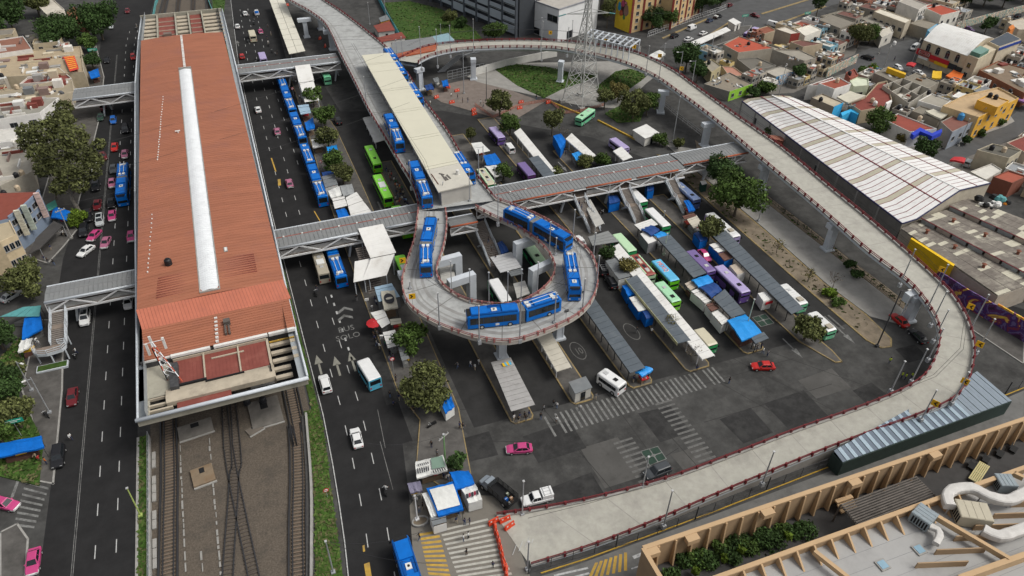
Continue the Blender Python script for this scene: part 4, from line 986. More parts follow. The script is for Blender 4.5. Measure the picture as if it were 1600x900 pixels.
HS=[('grey block house with bright red flat roof by the upper street',[(1130,69),(1155,56),(1210,75),(1154,82)],5.5,BLK,'#a8503c',[(3,1,1,2.4,.9)]),('low grey house with weathered concrete roof beside the red-roofed block house',[(1152,92),(1183,90),(1213,102),(1177,111)],3.2,GRY,'#6a665e',[]),('low pale roofed house with blue and white painted front',[(1194,111),(1222,102),(1243,111),(1213,120)],3.3,GRY,'#a8a296',[]),('tall grey block house with bare side wall among the red roofs',[(1207,77),(1250,78),(1276,90),(1257,95)],6.2,'#9b9488','#928c80',[(2,1,2,1.4,1.2)]),('beige house with brown red flat roof and bare block walls',[(1235,65),(1251,62),(1286,68),(1255,73)],5.6,BGE,BRN,[]),('house with tall brick red front wall and pale roof',[(1212,45),(1228,41),(1250,51),(1236,53)],7.2,'#a9a090','#c4bcae',[]),('white house with pale roof and row of teal framed windows',[(1244,45),(1267,38),(1284,46),(1258,56)],6.4,'#d5d0c4','#d2cdc0',[(2,3,1,1.3,1.0)]),('small house with brown sunken roof beside the upper street corner',[(1180,46),(1200,40),(1213,47),(1195,53)],4.2,BGE,'#85513f',[]),('low house with bright green painted street front',[(1100,131),(1140,113),(1176,131),(1140,143)],3.4,GRY,'#837a6c',[(2,3,1,1.2,1.1)]),('small beige house with two dark windows behind the ramp trees',[(1098,98),(1112,92),(1127,103),(1112,113)],4.2,'#b2a683','#8f887a',[(2,2,1,.9,1.0)]),('low house with patched pink sheet roof',[(1128,103),(1146,104),(1164,117),(1140,120)],2.9,BGE,'#a97a68',[]),('grey two storey house above the orange shop awning',[(1280,31),(1300,21),(1336,34),(1313,44)],6.0,'#8d877c','#7d776c',[(3,3,2,1.4,1.2)]),('low grey yard house by the curved boundary wall',[(1282,25),(1315,16),(1322,22),(1300,28)],3.2,'#958e80','#7b766b',[]),('long beige house with a row of dark windows',[(1366,18),(1376,13),(1424,30),(1415,36)],6.2,'#b8ad99','#c9c2b2',[(3,5,1,1.5,1.2)]),('grey low house cluttered with grey slabs before the long beige house',[(1345,29),(1362,22),(1400,40),(1385,47)],3.6,'#8f8a80','#8a857a',[]),('small white shop house with striped awning near the side street',[(1371,49),(1392,41),(1396,50),(1378,58)],4.2,'#cfcac0','#b9b3a6',[(2,1,1,1.3,1.0)]),('white three storey house with balconies at the top of the photo',[(1404,2),(1418,-5),(1449,7),(1436,15)],8.4,'#d0ccc4','#a09a90',[(2,3,2,1.6,1.3)]),('white house with red tiled looking flat roof and three front windows',[(1446,12),(1470,7),(1500,17),(1471,24)],6.6,'#d8d4ca','#a24a36',[(2,3,1,1.3,1.4)]),('grey roofed low house in front of the white balcony house',[(1405,21),(1420,17),(1446,28),(1430,34)],4.0,'#8d877c','#6f6a62',[]),('grey house joining the long beige house to the light blue one',[(1421,36),(1442,30),(1470,37),(1450,45)],4.4,'#9a9284','#847d70',[]),('light blue painted house behind the arched white roof',[(1449,47),(1464,37),(1472,40),(1455,52)],6.0,'#6fb3d4','#9aa4a8',[(3,2,1,1.1,1.2)]),('row house of brown brick with a light blue middle shop',[(1530,109),(1560,95),(1650,120),(1602,146)],4.8,'#8a5a42','#7a6a58',[(3,6,1,1.2,1.2)]),('house with orange chimney wall and pale roof at the right edge',[(1574,34),(1600,28),(1650,45),(1592,46)],4.6,'#c4b8a4','#b4ab9c',[]),('white house with terracotta upper roof above the cyan house',[(1279,130),(1312,121),(1330,131),(1304,139)],6.6,'#e2e0db','#8d4a3a',[(2,1,1,.8,1.2)]),('low white wing with red edged roof beside the narrow lane',[(1262,133),(1301,120),(1304,124),(1281,133)],5.0,'#d9d6d0','#6e4038',[]),('cyan painted house touching the white striped shed',[(1268,152),(1285,146),(1318,160),(1303,167)],5.2,'#8f867a','#b0a590',[]),('house with big maroon roof terrace among white houses',[(1327,161),(1352,151),(1372,129),(1386,126),(1394,156),(1385,166),(1345,173)],4.4,'#b5a68c','#7b3f36',[]),('pale green gabled rooftop house with dark green window',[(1328,126),(1340,120),(1357,123),(1358,133),(1334,135)],5.8,'#b9bfa6','#c6cbb4',[(3,1,1,2.4,1.1)]),('small house with red roof and black tank behind the pale green gable',[(1322,113),(1335,107),(1341,117),(1328,122)],5.2,'#9d5a4a','#84463b',[]),('grey house with long yellow parapet sign facing the market street',[(1366,114),(1387,104),(1418,119),(1402,130)],4.9,'#8c857a','#7c766b',[]),('grey flat roofed house next to the unfinished cell walls',[(1411,123),(1432,113),(1468,128),(1449,139)],4.8,'#938c80','#7e786c',[(3,1,1,1.6,1)]),('white house with small dark windows beside the tan roof',[(1435,157),(1456,146),(1486,157),(1471,168)],5.6,'#dfdcd6','#9a9488',[(3,4,1,1.0,1.1)]),('yellow three storey corner house with tan roof',[(1473,165),(1507,148),(1560,136),(1592,153),(1529,183)],7.4,'#c8b088',TAN,[(3,5,2,1.3,1.4)]),('grey blue fronted house with mottled maroon roof',[(1470,190),(1494,178),(1523,189),(1488,206)],5.6,'#9a958c','#7c5248',[(2,3,1,1.4,1.3)]),('white house with red brown roof and royal blue trimmed front',[(1383,187),(1403,177),(1464,201),(1422,206)],5.0,'#d0cec9','#8a4539',[]),('low grey house under a cream awning behind the blue trimmed house',[(1425,173),(1438,165),(1482,179),(1467,187)],4.6,'#958c7e','#7d776b',[]),('grey beige house with dark roof and two tanks by the lower street',[(1527,234),(1551,224),(1597,235),(1577,247)],5.6,'#b0a792','#5d5a52',[(2,3,1,1.1,1.3)]),('maroon roofed house at the right edge above the dark roofed one',[(1573,223),(1600,212),(1650,225),(1606,240)],5.0,'#b5a898','#7c4038',[]),('brick house with red roof near the right end of the striped shed',[(1552,276),(1576,266),(1604,275),(1582,286)],4.6,'#7f4f40','#9a5240',[]),('low white roofed house behind the right end of the striped shed',[(1516,268),(1550,255),(1566,265),(1541,281)],3.2,'#bdb9b0','#c9c5bc',[]),('white terrace house with brown panel roof at the upper left edge',[(-30,66),(36,56),(50,76),(-30,88)],6.4,'#d4d1cb','#855c4c',[]),('house with wide concrete roof terrace and red yellow banner at upper left',[(-20,92),(15,80),(126,72),(131,112),(92,114),(-20,122)],5.4,'#b5a890','#a3937a',[]),('house with maroon sunken roof terrace at upper left',[(30,131),(58,108),(92,105),(112,122),(70,128)],5.0,'#cfcac0','#7d423a',[]),('house with cluttered beige roof above the left footbridge end',[(-20,146),(112,122),(116,142),(60,160),(-20,160)],4.8,'#b8ab94','#938874',[]),('white house with dark red edged roof and barred window at the left edge',[(-30,166),(45,154),(92,152),(62,176),(-30,190)],5.2,'#dbd8d3','#8d8a80',[(3,3,1,1.8,1.4)]),('grey flat roofed house behind the big eucalyptus crown',[(-40,238),(42,228),(50,268),(0,290),(-40,292)],5.0,'#a7a092','#a29c90',[]),('cream house with dark framed windows at the left edge',[(-60,350),(12,338),(26,366),(0,378),(-60,390)],8.0,'#c6b393','#a89a80',[(1,1,2,1.6,1.2),(2,3,2,1.8,1.4)]),('small brick house with orange roof between dark trees at upper left',[(103,18),(117,10),(136,40),(118,34)],3.4,'#8a5b48','#95604a',[]),('white house between trees at the top left corner',[(55,4),(80,-4),(100,14),(72,22)],5.0,'#c9c2b5','#bfb8aa',[]),('low white shed house at the left edge under the trees',[(-20,205),(50,196),(62,214),(-20,226)],3.4,'#d8d6d2','#c0bdb6',[]),]
PAINT={2:{2:'#5a8fb5'},8:{2:'#8fc040'},5:{2:'#8a3a30',3:'#9a8f80'},25:{2:'#3fa9d8'},29:{},32:{3:'#dba63e'},33:{2:'#8f96a0'},34:{2:'#cfd0d6'},46:{}}
for i,(lb,pts,h,wl,rf,wn)in En(HS):
 house(lb,pts,h,wl,rf,wins=wn,paint_edges=PAINT.get(i),par=.55 if i in(26,41,42,32)else .35)
def proj0(x,y,z):c=RM.T@np.array((x,y,z-H));return 800+F*c[0]/c[2],450+F*c[1]/c[2]
def inside(p,poly):
 r=False;j=len(poly)-1
 for i in range(len(poly)):
  if(poly[i][1]>p[1])!=(poly[j][1]>p[1])and p[0]<(poly[j][0]-poly[i][0])*(p[1]-poly[i][1])/(poly[j][1]-poly[i][1])+poly[i][0]:r=not r
  j=i
 return r
TAKEN=[[tuple(W(x,y,h).xy)for x,y in pts]for _,pts,h,*_r in HS]+[px((1380,133),(1411,122),(1454,139),(1420,161)),px((1437,66),(1480,35),(1600,62),(1535,120)),px((1150,155),(1240,140),(1560,290),(1410,375))]
STREETS=[px((1325,118),(1308,95),(1360,72),(1432,55),(1452,90),(1505,132),(1440,132),(1400,107)),px((1600,165),(1570,190),(1425,250),(1405,272),(1440,268),(1500,252),(1600,212),(1700,180)),px((1255,150),(1262,140),(1325,112),(1350,118),(1290,134)),px((1100,78),(1180,62),(1300,8),(1400,-30),(1100,-30),(1030,75)),px((1075,110),(1120,192),(1150,182),(1105,120))]
ZONES=[('by the ramp',[(1095,82),(1150,66),(1320,20),(1350,55),(1330,95),(1290,122),(1240,145),(1160,150),(1120,120)],.62),('at the top',[(1330,14),(1480,-12),(1515,28),(1440,62),(1400,52),(1350,48)],.62),('near the striped shed',[(1262,132),(1330,112),(1440,128),(1520,142),(1600,150),(1530,190),(1420,212),(1330,185)],.62),('by the lower street',[(1445,272),(1500,248),(1620,205),(1700,270),(1640,310),(1560,300)],.62),('beside the brick row',[(1502,104),(1560,72),(1720,95),(1720,160),(1610,150)],.62),('behind the slate annex',[(1560,50),(1600,30),(1720,50),(1720,90),(1600,75)],.62),('at upper left',[(-90,60),(118,84),(128,128),(108,160),(62,236),(48,300),(-110,330)],0.0)]
NM_W={'#a8a093':'grey','#b8a98e':'beige','#d6d2ca':'white','#8e887e':'dark grey','#b08a70':'dusty pink','#c8b27a':'ochre','#7fa8b8':'pale blue','#8a5a48':'brick'}
NM_R={'#7c766c':'dark concrete','#a09a8e':'pale concrete','#94503f':'terracotta','#6b4a42':'brown','#c2beb4':'white','#8a8d90':'tin'}
rnd=random.Random(77);used=set();YARDM=mat('house_yards',(.15,.138,.122),.9,.25,.4,stain=((.07,.066,.06),.7),sscale=.2)
for zi,(zn,zp,ang)in En(ZONES):
 Zp=px(*zp);sheet('block_ground',Zp,.0045,YARDM)
 d0=W(1290,10)-W(1150,62);ang=atan2(d0.y,d0.x)if ang else 0.0
 ca,sa=cos(ang),sin(ang);R_=[(x*ca+y*sa,-x*sa+y*ca)for x,y in Zp];x0,x1=min(a[0]for a in R_),max(a[0]for a in R_);y0,y1=min(a[1]for a in R_),max(a[1]for a in R_)
 for gy0,(sm,lg)in((y0,(5.5,9.5)),(y0+1,(3.6,5.2))):
  gy=gy0
  while gy<y1:
   gx=x0;hh_=rnd.uniform(sm+.6,lg)
   while gx<x1:
    ww_=rnd.uniform(sm,lg);c_=[(gx+.3,gy+.3),(gx+ww_-.3,gy+.3),(gx+ww_-.3,gy+hh_-.3),(gx+.3,gy+hh_-.3)];gx+=ww_
    P_=[(x*ca-y*sa,x*sa+y*ca)for x,y in c_];chk=P_+[(sum(p[0]for p in P_)/4,sum(p[1]for p in P_)/4)]+[((P_[i][0]+P_[(i+1)%4][0])/2,(P_[i][1]+P_[(i+1)%4][1])/2)for i in range(4)]
    if not all(inside(p,Zp)for p in chk[4:5])or any(inside(p,S)for p in chk for S in STREETS)or any(inside(p,T_)for p in chk for T_ in TAKEN)or any(inside(q_,P_)for T_ in TAKEN for q_ in T_):continue
    if chk[4][0]>-43 and zi==6:continue
    for _ in range(90):
     wl,rf,low=rnd.choice(list(NM_W)[:4]*3+list(NM_W)[4:]),rnd.choice(list(NM_R)),rnd.random()<.6
     if(zi,wl,rf,low)not in used:break
    if(zi,wl,rf,low)in used:continue
    used.add((zi,wl,rf,low));h_=rnd.uniform(2.8,3.8)if low else rnd.uniform(4.4,6.0)
    fake=[proj0(p[0],p[1],h_)for p in P_]
    t=house('%s %s house with %s roof %s'%('low' if low else 'two storey',NM_W[wl],NM_R[rf],zn),fake,h_,wl,rf,wins=[(0,2,1 if low else 2,1.2,1.1),(3,2,1 if low else 2,1.1,1.0)],par=rnd.choice((.3,.5,.7)))
    TAKEN.append(P_);r=MB()
    for k in range(rnd.randint(2,5)):
     L_,w_,z_=rnd.uniform(.4,2.4),rnd.uniform(.3,1.4),rnd.uniform(.2,1.4 if k==0 else .5);jm_=rnd.choice((SHEETW,CONC,SHEETG,TARPW,wallm(wl),roofm('#94503f')))
     MB().box(-L_/2,-w_/2,0,L_/2,w_/2,z_,0,Matrix.Translation((rnd.uniform(-2,2),rnd.uniform(-2,2),h_-.3))@Matrix.Rotation(ang+rnd.choice((0,.3,1.57)),4,'Z')).build('roof_structure',jm_,t)
    if rnd.random()<.55:q_=t.location;water_tank(q_.x+rnd.uniform(-2,2),q_.y+rnd.uniform(-2,2),h_-.25,rnd.choice(('black','black','beige')),'tank on the %s %s house, %s roof, %s'%('low' if low else 'two storey',NM_W[wl],NM_R[rf],zn),rnd.uniform(.9,1.2))
   gy+=hh_
house('yellow rooftop room carrying two black tanks on the yellow corner house',[(1527,156),(1546,147),(1577,157),(1559,168)],9.6,'#d9a63f','#b89b74',z0=7.0,wins=[(2,1,1,1.0,1.0)],name='rooftop_room',cat='rooftop room',group=None)
rnd=random.Random(31)
for o in list(sc.objects):
 if o.get('label','').startswith(('white terrace house with b','house with wide c','house with cl','white house with dark r','grey flat roofed house beh','house with maroon s','grey roofed low house in','row house of b')):
  r_=[c for c in o.children if c.name.startswith('roof')][0];V_=[v.co for v in r_.data.vertices];z_=max(v.z for v in V_);P_=[(v.x,v.y)for v in V_[:len(V_)//2]]
  for k in range(26):
   x_,y_=rnd.uniform(min(v.x for v in V_),max(v.x for v in V_)),rnd.uniform(min(v.y for v in V_),max(v.y for v in V_));a_,b_,h_=rnd.choice(((.15,2.2,.9),(2.4,.15,.9),(1.3,1.1,1.9),(1.6,.9,.5),(.9,.9,.3)))
   if all(inside(q_,P_)for q_ in((x_-a_,y_-b_),(x_+a_,y_+b_),(x_+a_,y_-b_),(x_-a_,y_+b_)))and(x_+o.location.x)>-75:MB().box(x_-a_,y_-b_,z_-.02,x_+a_,y_+b_,z_+h_*rnd.uniform(.6,1.2)).build('roof_room' if h_>1 else 'roof_wall',rnd.choice((SHEETW,CONC,wallm('#c4b8a0'),wallm('#d6d2ca'),roofm('#7d423a'),roofm('#85716a'),SHEETG,TARPW)),o)
P4=WL([(1380,133),(1411,122),(1454,139),(1420,161)],5.2);t=thing('unfinished_house','unfinished grey concrete house with open roofless rooms','house',(P4[0].x,P4[0].y,0),0,'houses of the neighbourhood')
q=lambda u,v:P4[0].lerp(P4[1],v).lerp(P4[3].lerp(P4[2],v),u)
UM=wallm('#a8a398')
for i,(u0,v0,u1,v1)in En(((0,0,1,0),(1,0,1,1),(1,1,0,1),(0,1,0,0),(.35,0,.35,1),(.68,.1,.68,1),(0,.5,1,.5))):
 a,c=q(u0,v0),q(u1,v1);b=MB();b.beam(V3((a.x,a.y,2.6)),V3((c.x,c.y,2.6)),.2,5.2-.004*i);bw(b,'wall',UM,t)
b=MB().prism([q(.01,.01).xy,q(.01,.99).xy,q(.99,.99).xy,q(.99,.01).xy],2.2,2.4);bw(b,'floor_slab',UM,t)
def extra(name,label,cat,pts,z0,z1,col,m=None,group=None):
 P=[W(x,y,z1).xy for x,y in pts];t=thing(name,label,cat,(P[0][0],P[0][1],z0),0,group);b=MB().prism(P,z0,z1,bottom=True);bw(b,'panel',m or wallm(col),t);return t
def awning(label,pts,z,m,drop=.5,name='awning',cat='awning',group=None,posts=True,sag=.25):
 P=WL(pts,z);cx=sum((p for p in P),V3())/len(P);t=thing(name,label,cat,(cx.x,cx.y,0),0,group)
 b=MB();n=6;G=[]
 for i in range(n+1):
  for j in range(n+1):
   u,v=i/n,j/n;p=P[0].lerp(P[1],u).lerp(P[3].lerp(P[2],u),v)
   G.append(p+V3((0,0,-sag*4*u*(1-u)*.6-sag*4*v*(1-v)*.5+random.uniform(-.05,.05))))
 b.add(G,[(i*(n+1)+j,i*(n+1)+j+1,(i+1)*(n+1)+j+1,(i+1)*(n+1)+j)for i in range(n)for j in range(n)])
 G2=[g+V3((0,0,-.05))for g in G];b.add(G2,[((i+1)*(n+1)+j,(i+1)*(n+1)+j+1,i*(n+1)+j+1,i*(n+1)+j)for i in range(n)for j in range(n)])
 rim=[i for i in range(n+1)]+[(i+1)*(n+1)-1 for i in range(1,n+1)]+[n*(n+1)+j for j in range(n-1,-1,-1)]+[i*(n+1)for i in range(n-1,0,-1)]
 for a,c in zip(rim,rim[1:]+rim[:1]):g,h_=G[a],G[c];d=V3((0,0,-drop));b.add([g,h_,h_+d,g+d],[(0,1,2,3),(3,2,1,0)][:1])
 bw(b,'cloth',m,t)
 if posts:
  pb=MB()
  for p in P:pb.tube((p.x,p.y,0),(p.x,p.y,p.z-.03),.05,n=6)
  bw(pb,'posts',STEEL,t)
 return t
CRM=mat('cream_tarp',(.50,.47,.38),.7,.1,1);ORT=mat('orange_tarp',(.60,.13,.02),.6,.1,1);YLT=mat('yellow_cloth',(.65,.40,.02),.6,.1,1);REDT=mat('red_cloth',(.45,.02,.025),.6,.1,1.5);PURT=mat('purple_cloth',(.25,.12,.28),.6,.1,1)
awning('cream awning stretched over the terrace beside the maroon roof terrace',[(1308,151),(1328,142),(1353,149),(1325,160)],5.6,CRM)
awning('cream sheet awning on the low grey house roof',[(1446,173),(1458,170),(1481,178),(1470,185)],5.6,CRM)
awning('orange market awning in front of the arched roof shop',[(1478,118),(1490,109),(1506,115),(1500,126)],3.0,ORT)
awning('orange shop awning under the grey two storey house',[(1292,48),(1295,44),(1313,50),(1310,55)],3.2,ORT)
awning('yellow market cover beside the white car',[(1456,121),(1458,110),(1472,111),(1471,122)],2.6,YLT)
awning('red market umbrella cover near the red shop sign',[(1416,101),(1420,97),(1432,99),(1428,104)],2.8,REDT,sag=-.3)
awning('red tent by the parked cars on the lower house street',[(1484,250),(1492,245),(1509,247),(1507,254)],2.8,REDT,sag=-.4)
awning('mauve awning at the right edge under the brown brick row',[(1585,153),(1600,149),(1625,156),(1610,162)],3.0,PURT)
awning('white and blue tent on the pavement behind the ramp railing',[(1012,88),(1031,78),(1040,84),(1030,93)],3.0,TARPW,sag=-.3)
awning('white sheet roof on the houses above the tan roof',[(1487,150),(1498,143),(1510,146),(1500,153)],5.6,SHEETW)
awning('white roof sheet near the brown brick row',[(1520,141),(1540,134),(1562,144),(1545,150)],5.0,SHEETG)
extra('parapet_sign','long yellow sign board on the grey house parapet','sign board',[(1386,106),(1388,104),(1416,114),(1415,117)],4.8,6.4,'#d0a52c')
extra('blue_parapet','royal blue zigzag parapet of the white house','parapet',[(1424,208),(1438,199),(1456,208),(1472,201),(1472,206),(1457,213),(1438,205),(1428,212)],4.3,5.6,'#2a3fb0')
extra('courtyard_wall','cyan painted courtyard wall below the cyan house','wall',[(1314,176),(1330,170),(1343,174),(1341,179),(1330,174),(1316,181)],0,3.4,'#3fa9d8')
extra('white_chimney','white slab wall standing at the edge of the maroon terrace','wall',[(1384,160),(1393,156),(1394,158),(1386,163)],3,6.2,'#dcdad5')
extra('rooftop_sign_wall','orange painted chimney wall on the house at the right edge','wall',[(1576,42),(1583,38),(1586,43),(1579,47)],4,6.5,'#c87838')
a,bq,c,d=W(1443,63,8),W(1480,38,8),W(1553,60,8),W(1512,88,8)
t=thing('arched_roof_shop','beige shop building with arched white roof and red shop sign','shop',(a.x,a.y,0))
bw(MB().prism([p.xy for p in(a,bq,c,d)],0,8.0),'wall',wallm('#b8ab94'),t)
n=22;rib=MB();m=12
for k in range(n):
 u0,u1=k/n,(k+.94)/n;A0,B0,A1,B1=a.lerp(d,u0),bq.lerp(c,u0),a.lerp(d,u1),bq.lerp(c,u1)
 r0=[A0.lerp(B0,i/m)+V3((0,0,.1+2.6*sin(pi*i/m)))for i in range(m+1)];r1=[A1.lerp(B1,i/m)+V3((0,0,.1+2.6*sin(pi*i/m)))for i in range(m+1)]
 pb=MB();pb.loft([r1,r0],closed=False);r2=[p+V3((0,0,-.2))for p in r1];pb.loft([r2,r1],closed=False);bw(pb,'roof_panel',SHEETW,t)
for u in(.004,.996):
 A0,B0=a.lerp(d,u),bq.lerp(c,u);bw(MB().poly([A0+V3((0,0,-.05))]+[A0.lerp(B0,i/m)+V3((0,0,.05+2.55*sin(pi*i/m)))for i in range(m+1)]),'gable',wallm('#b8ab94'),t)
fd=(d-a).normalized();fn=V3((fd.y,-fd.x,0));FL=(d-a).length
def on_front(u,z,out=.05):p=a+fd*FL*u+fn*out;return V3((p.x,p.y,z))
loc=lambda p:V3(p)-V3(t.location)
for u in(.16,.38,.6,.82):
 o=window(t,loc(on_front(u,5.9,0)),fd,fn,1.5,1.9)
 p=on_front(u,6.85,.03);ar=MB();ar.poly([p+fd*.75*cos(pi*i/8)+V3((0,0,.75*sin(pi*i/8)))for i in range(9)]);bw(ar,'window_arch',GLASS,t)
def board(u0,u1,z0,z1,m,name='sign_board',out=.25):
 p,q=on_front(u0,z0,out),on_front(u1,z0,out);bb=MB();bb.beam(p.lerp(p,0)+V3((0,0,(z1-z0)/2)),q+V3((0,0,(z1-z0)/2)),.25,z1-z0);bw(bb,name,m,t);return p.lerp(q,.5)+V3((0,0,(z1-z0)/2))+fn*.14
SGR=mat('sign_red',(.50,.02,.03),.5,.06);SGB=mat('sign_brown',(.20,.10,.075),.5,.1);SGW=mat('sign_white',(.75,.74,.7),.5,.05);SGY=mat('sign_yellow',(.72,.42,.02),.5,.05)
pc=board(0.0,.26,2.9,5.0,SGB,out=.3)
o=link('lettering',text_mesh('OXXO',1.6,SGW,.02,.95),t,loc(pc));o.rotation_euler=(pi/2,0,atan2(fd.y,fd.x))
o2=link('lettering',text_mesh('OXXO',1.42,SGR,.03,.98),t,loc(pc+fn*.03));o2.rotation_euler=o.rotation_euler
bf=MB()
for z in(3.0,4.75):bf.beam(pc-fd*2.6+V3((0,0,z-3.95)),pc+fd*2.6+V3((0,0,z-3.95)),.1,.14)
bw(bf,'sign_frame',SGR,t)
board(-.07,-.005,3.0,4.9,SGR);board(.265,.70,3.0,4.4,SGR);board(.28,.40,2.2,2.95,mat('sign_orange',(.6,.12,.03),.5),out=.32);board(.40,.70,1.9,2.95,SGY,out=.3);board(.71,.88,2.2,4.0,mat('sign_black',(.03,.03,.035),.5,.3,3));board(.89,1.0,2.0,3.8,mat('sign_black2',(.035,.035,.035),.5,.3,3));board(.02,.24,1.9,2.8,SGW,out=.15)
e=[W(1513,86,8.6),W(1546,66,8.6),W(1562,74,8.6),W(1529,92,8.6)]
t2=thing('tower_annex','beige side block of the arched shop with slate roof and blue band','annex',(e[0].x,e[0].y,0))
bw(MB().prism([p.xy for p in e],0,8.6),'wall',wallm('#c0b49c'),t2);e2=[W(1545,65,9.6),W(1574,50,9.6),W(1596,61,9.6),W(1562,73,9.6)]
bw(MB().prism([p.xy for p in e2],0,9.6),'wall',wallm('#c4b8a2'),t2);bw(MB().prism([p.lerp(sum(e2,V3())/4,.05).xy for p in e2],9.6,9.65),'roof',roofm('#4a5058'),t2)
bb=MB();bb.beam(e2[3]+V3((.1,-.1,-.9)),e2[2]+V3((.1,-.1,-.9)),.2,.9);bw(bb,'blue_band',wallm('#27418c'),t2)
bb=MB().prism([p.lerp(sum(e,V3())/4,.1).xy for p in(e[0],e[0].lerp(e[1],.45),e[3].lerp(e[2],.45),e[3])],8.6,9.9);bw(bb,'glass_roof',mat('green_glass_roof',(.12,.24,.19),.3,.2,2),t2)
for u,z in((.4,5.5),(.4,2.2)):p=e[0].lerp(e[3],u);dd=(e[3]-e[0]).normalized();window(t2,V3((p.x,p.y,z))-V3(t2.location),dd,V3((dd.y,-dd.x,0)),1.2,1.5)
def graffiti(name,cols,sc_=.35,seed=0.0):
 m=bpy.data.materials.new(name);m.use_nodes=True;tr=m.node_tree;bs_=tr.nodes['Principled BSDF'];bs_.inputs['Roughness'].default_value=.8
 tc=tr.nodes.new('ShaderNodeTexCoord');n1=tr.nodes.new('ShaderNodeTexNoise');n1.inputs['Scale'].default_value=sc_;n1.inputs['Detail'].default_value=3;n1.inputs['Distortion'].default_value=2.5
 mp=tr.nodes.new('ShaderNodeMapping');mp.inputs['Location'].default_value=(seed,seed*.7,0);tr.links.new(tc.outputs['Object'],mp.inputs[0]);tr.links.new(mp.outputs[0],n1.inputs['Vector'])
 cr=tr.nodes.new('ShaderNodeValToRGB');cr.color_ramp.interpolation='CONSTANT';el=cr.color_ramp.elements
 while len(el)<len(cols):el.new(.5)
 for i,c in En(cols):el[i].position=0 if i==0 else .30+.42*i/len(cols);el[i].color=tuple(hx(c))+(1,)
 tr.links.new(n1.outputs['Fac'],cr.inputs[0]);tr.links.new(cr.outputs[0],bs_.inputs['Base Color']);return m
GRF1=graffiti('mural_paint_purple',['#3a1f3a','#5b2a5e','#6a5a8a','#4a2a66','#7a3048','#d0a850','#e0b83a'],.16,3)
GRF2=graffiti('mural_paint_mixed',['#5a6a70','#b8b0a0','#3f7f78','#c9c2b0','#a86a3a','#e0ddd0','#7a4a5a'],.4,8)
GRF3=graffiti('mural_paint_blue',['#3a6a8a','#d8d4cc','#5a9ac0','#c8a890','#2f5a78','#e0ddd6'],.5,1)
def wallrun(name,label,pts,h,m,th=.25,cat='wall',group=None):
 P=WL(pts,0);t=thing(name,label,cat,tuple(P[0]),0,group)
 b=MB()
 for p,q_ in zip(P,P[1:]):b.beam(p+V3((0,0,h/2)),q_+V3((0,0,h/2)),th,h)
 bw(b,'wall',m,t);return t
wallrun('mural_wall','long mural wall painted purple and yellow behind the ramp bend',[(1455,446),(1500,476),(1560,511),(1640,560)],4.2,GRF1)
MY=graffiti('mural_paint_yellow',['#c79a2a','#e3c02c','#d98f3a','#e8c848','#b8863a','#7a4a6a'],.2,5)
t=wallrun('mural_wall','yellow and orange painted upper part of the long mural wall',[(1545,501.5),(1600,534),(1640,558)],4.6,MY,.3)
wallrun('graffiti_wall','graffiti covered boundary wall running to the top right corner',[(1492,47),(1530,36),(1600,18),(1680,0)],3.0,GRF2)
wallrun('graffiti_wall','painted shop front wall along the side street below the grey block house',[(1290,121),(1312,110),(1337,98)],3.2,GRF2,.3)
wallrun('painted_front','blue and white painted front of the low pale roofed house',[(1214.5,134),(1244,125)],3.3,GRF3,.3)
wallrun('boundary_wall','pale panel wall behind the round lawn',[(742,118),(790,104),(830,96),(870,88)],2.6,wallm('#c4c2bc'))
wallrun('boundary_wall','long white wall of the site behind the mural building',[(930,58),(960,62),(1000,82)],2.4,wallm('#c2beb6'))
t=thing('striped_shed','large shed with white panel roof, maroon seams and beige bands','shed',tuple(W(1410,372)))
nearP=[W(1410,349,6.0),W(1432,342,6.6),W(1500,297,9.3),W(1547,286,7.6)]
farP=[W(1160,158,6.0),W(1168,154,6.6),W(1206,149,9.3),W(1233,150,7.6)]
WP=mat('white_roof_panel',(.68,.67,.65),.6,.07,.6,stain=((.5,.48,.45),.6),sscale=.4);BP=mat('beige_roof_band',(.42,.39,.30),.7,.08,.6);SEAM=mat('maroon_seam',(.17,.03,.035),.6,.1,2)
NP=42
for k in range(NP):
 beige=k%6==5
 for s in range(3):
  u0,u1=k/NP,(k+.86)/NP;lift=V3((0,0,.08 if not beige else .05))
  pts=[nearP[s].lerp(farP[s],u0)+lift,nearP[s+1].lerp(farP[s+1],u0)+lift,nearP[s+1].lerp(farP[s+1],u1)+lift,nearP[s].lerp(farP[s],u1)+lift]
  pb=MB();pb.poly(pts);lo=[p-V3((0,0,.1))for p in pts];pb.add(pts+lo,[(i,i+4,(i+1)%4+4,(i+1)%4)for i in range(4)]);bw(pb,'roof_panel',BP if beige else WP,t)
b=MB()
for s in range(3):
 for k in range(NP):g=lambda i,u:nearP[i].lerp(farP[i],u);b.poly([g(s,k/NP),g(s+1,k/NP),g(s+1,(k+1)/NP),g(s,(k+1)/NP)])
bw(b,'roof_deck',SEAM,t)
b=MB();b.beam(nearP[1].lerp(nearP[2],.55)+V3((0,0,.12)),farP[1].lerp(farP[2],.55)+V3((0,0,.12)),.35,.1);b.beam(nearP[2].lerp(nearP[3],.55)+V3((0,0,.12)),farP[2].lerp(farP[3],.55)+V3((0,0,.12)),.25,.1)
bw(b,'ridge_line',SEAM,t);b=MB();b.beam(nearP[2]+V3((0,0,.1)),farP[2]+V3((0,0,.1)),.5,.12);bw(b,'ridge_cap',WP,t)
b=MB()
for p,q_ in zip(nearP,nearP[1:]):b.beam(p+V3((0,-.1,0)),q_+V3((0,-.1,0)),.2,.3)
b.beam(nearP[0]+V3((-.15,0,0)),farP[0]+V3((-.15,0,0)),.25,.3);bw(b,'edge_trim',wallm('#3a3a58'),t)
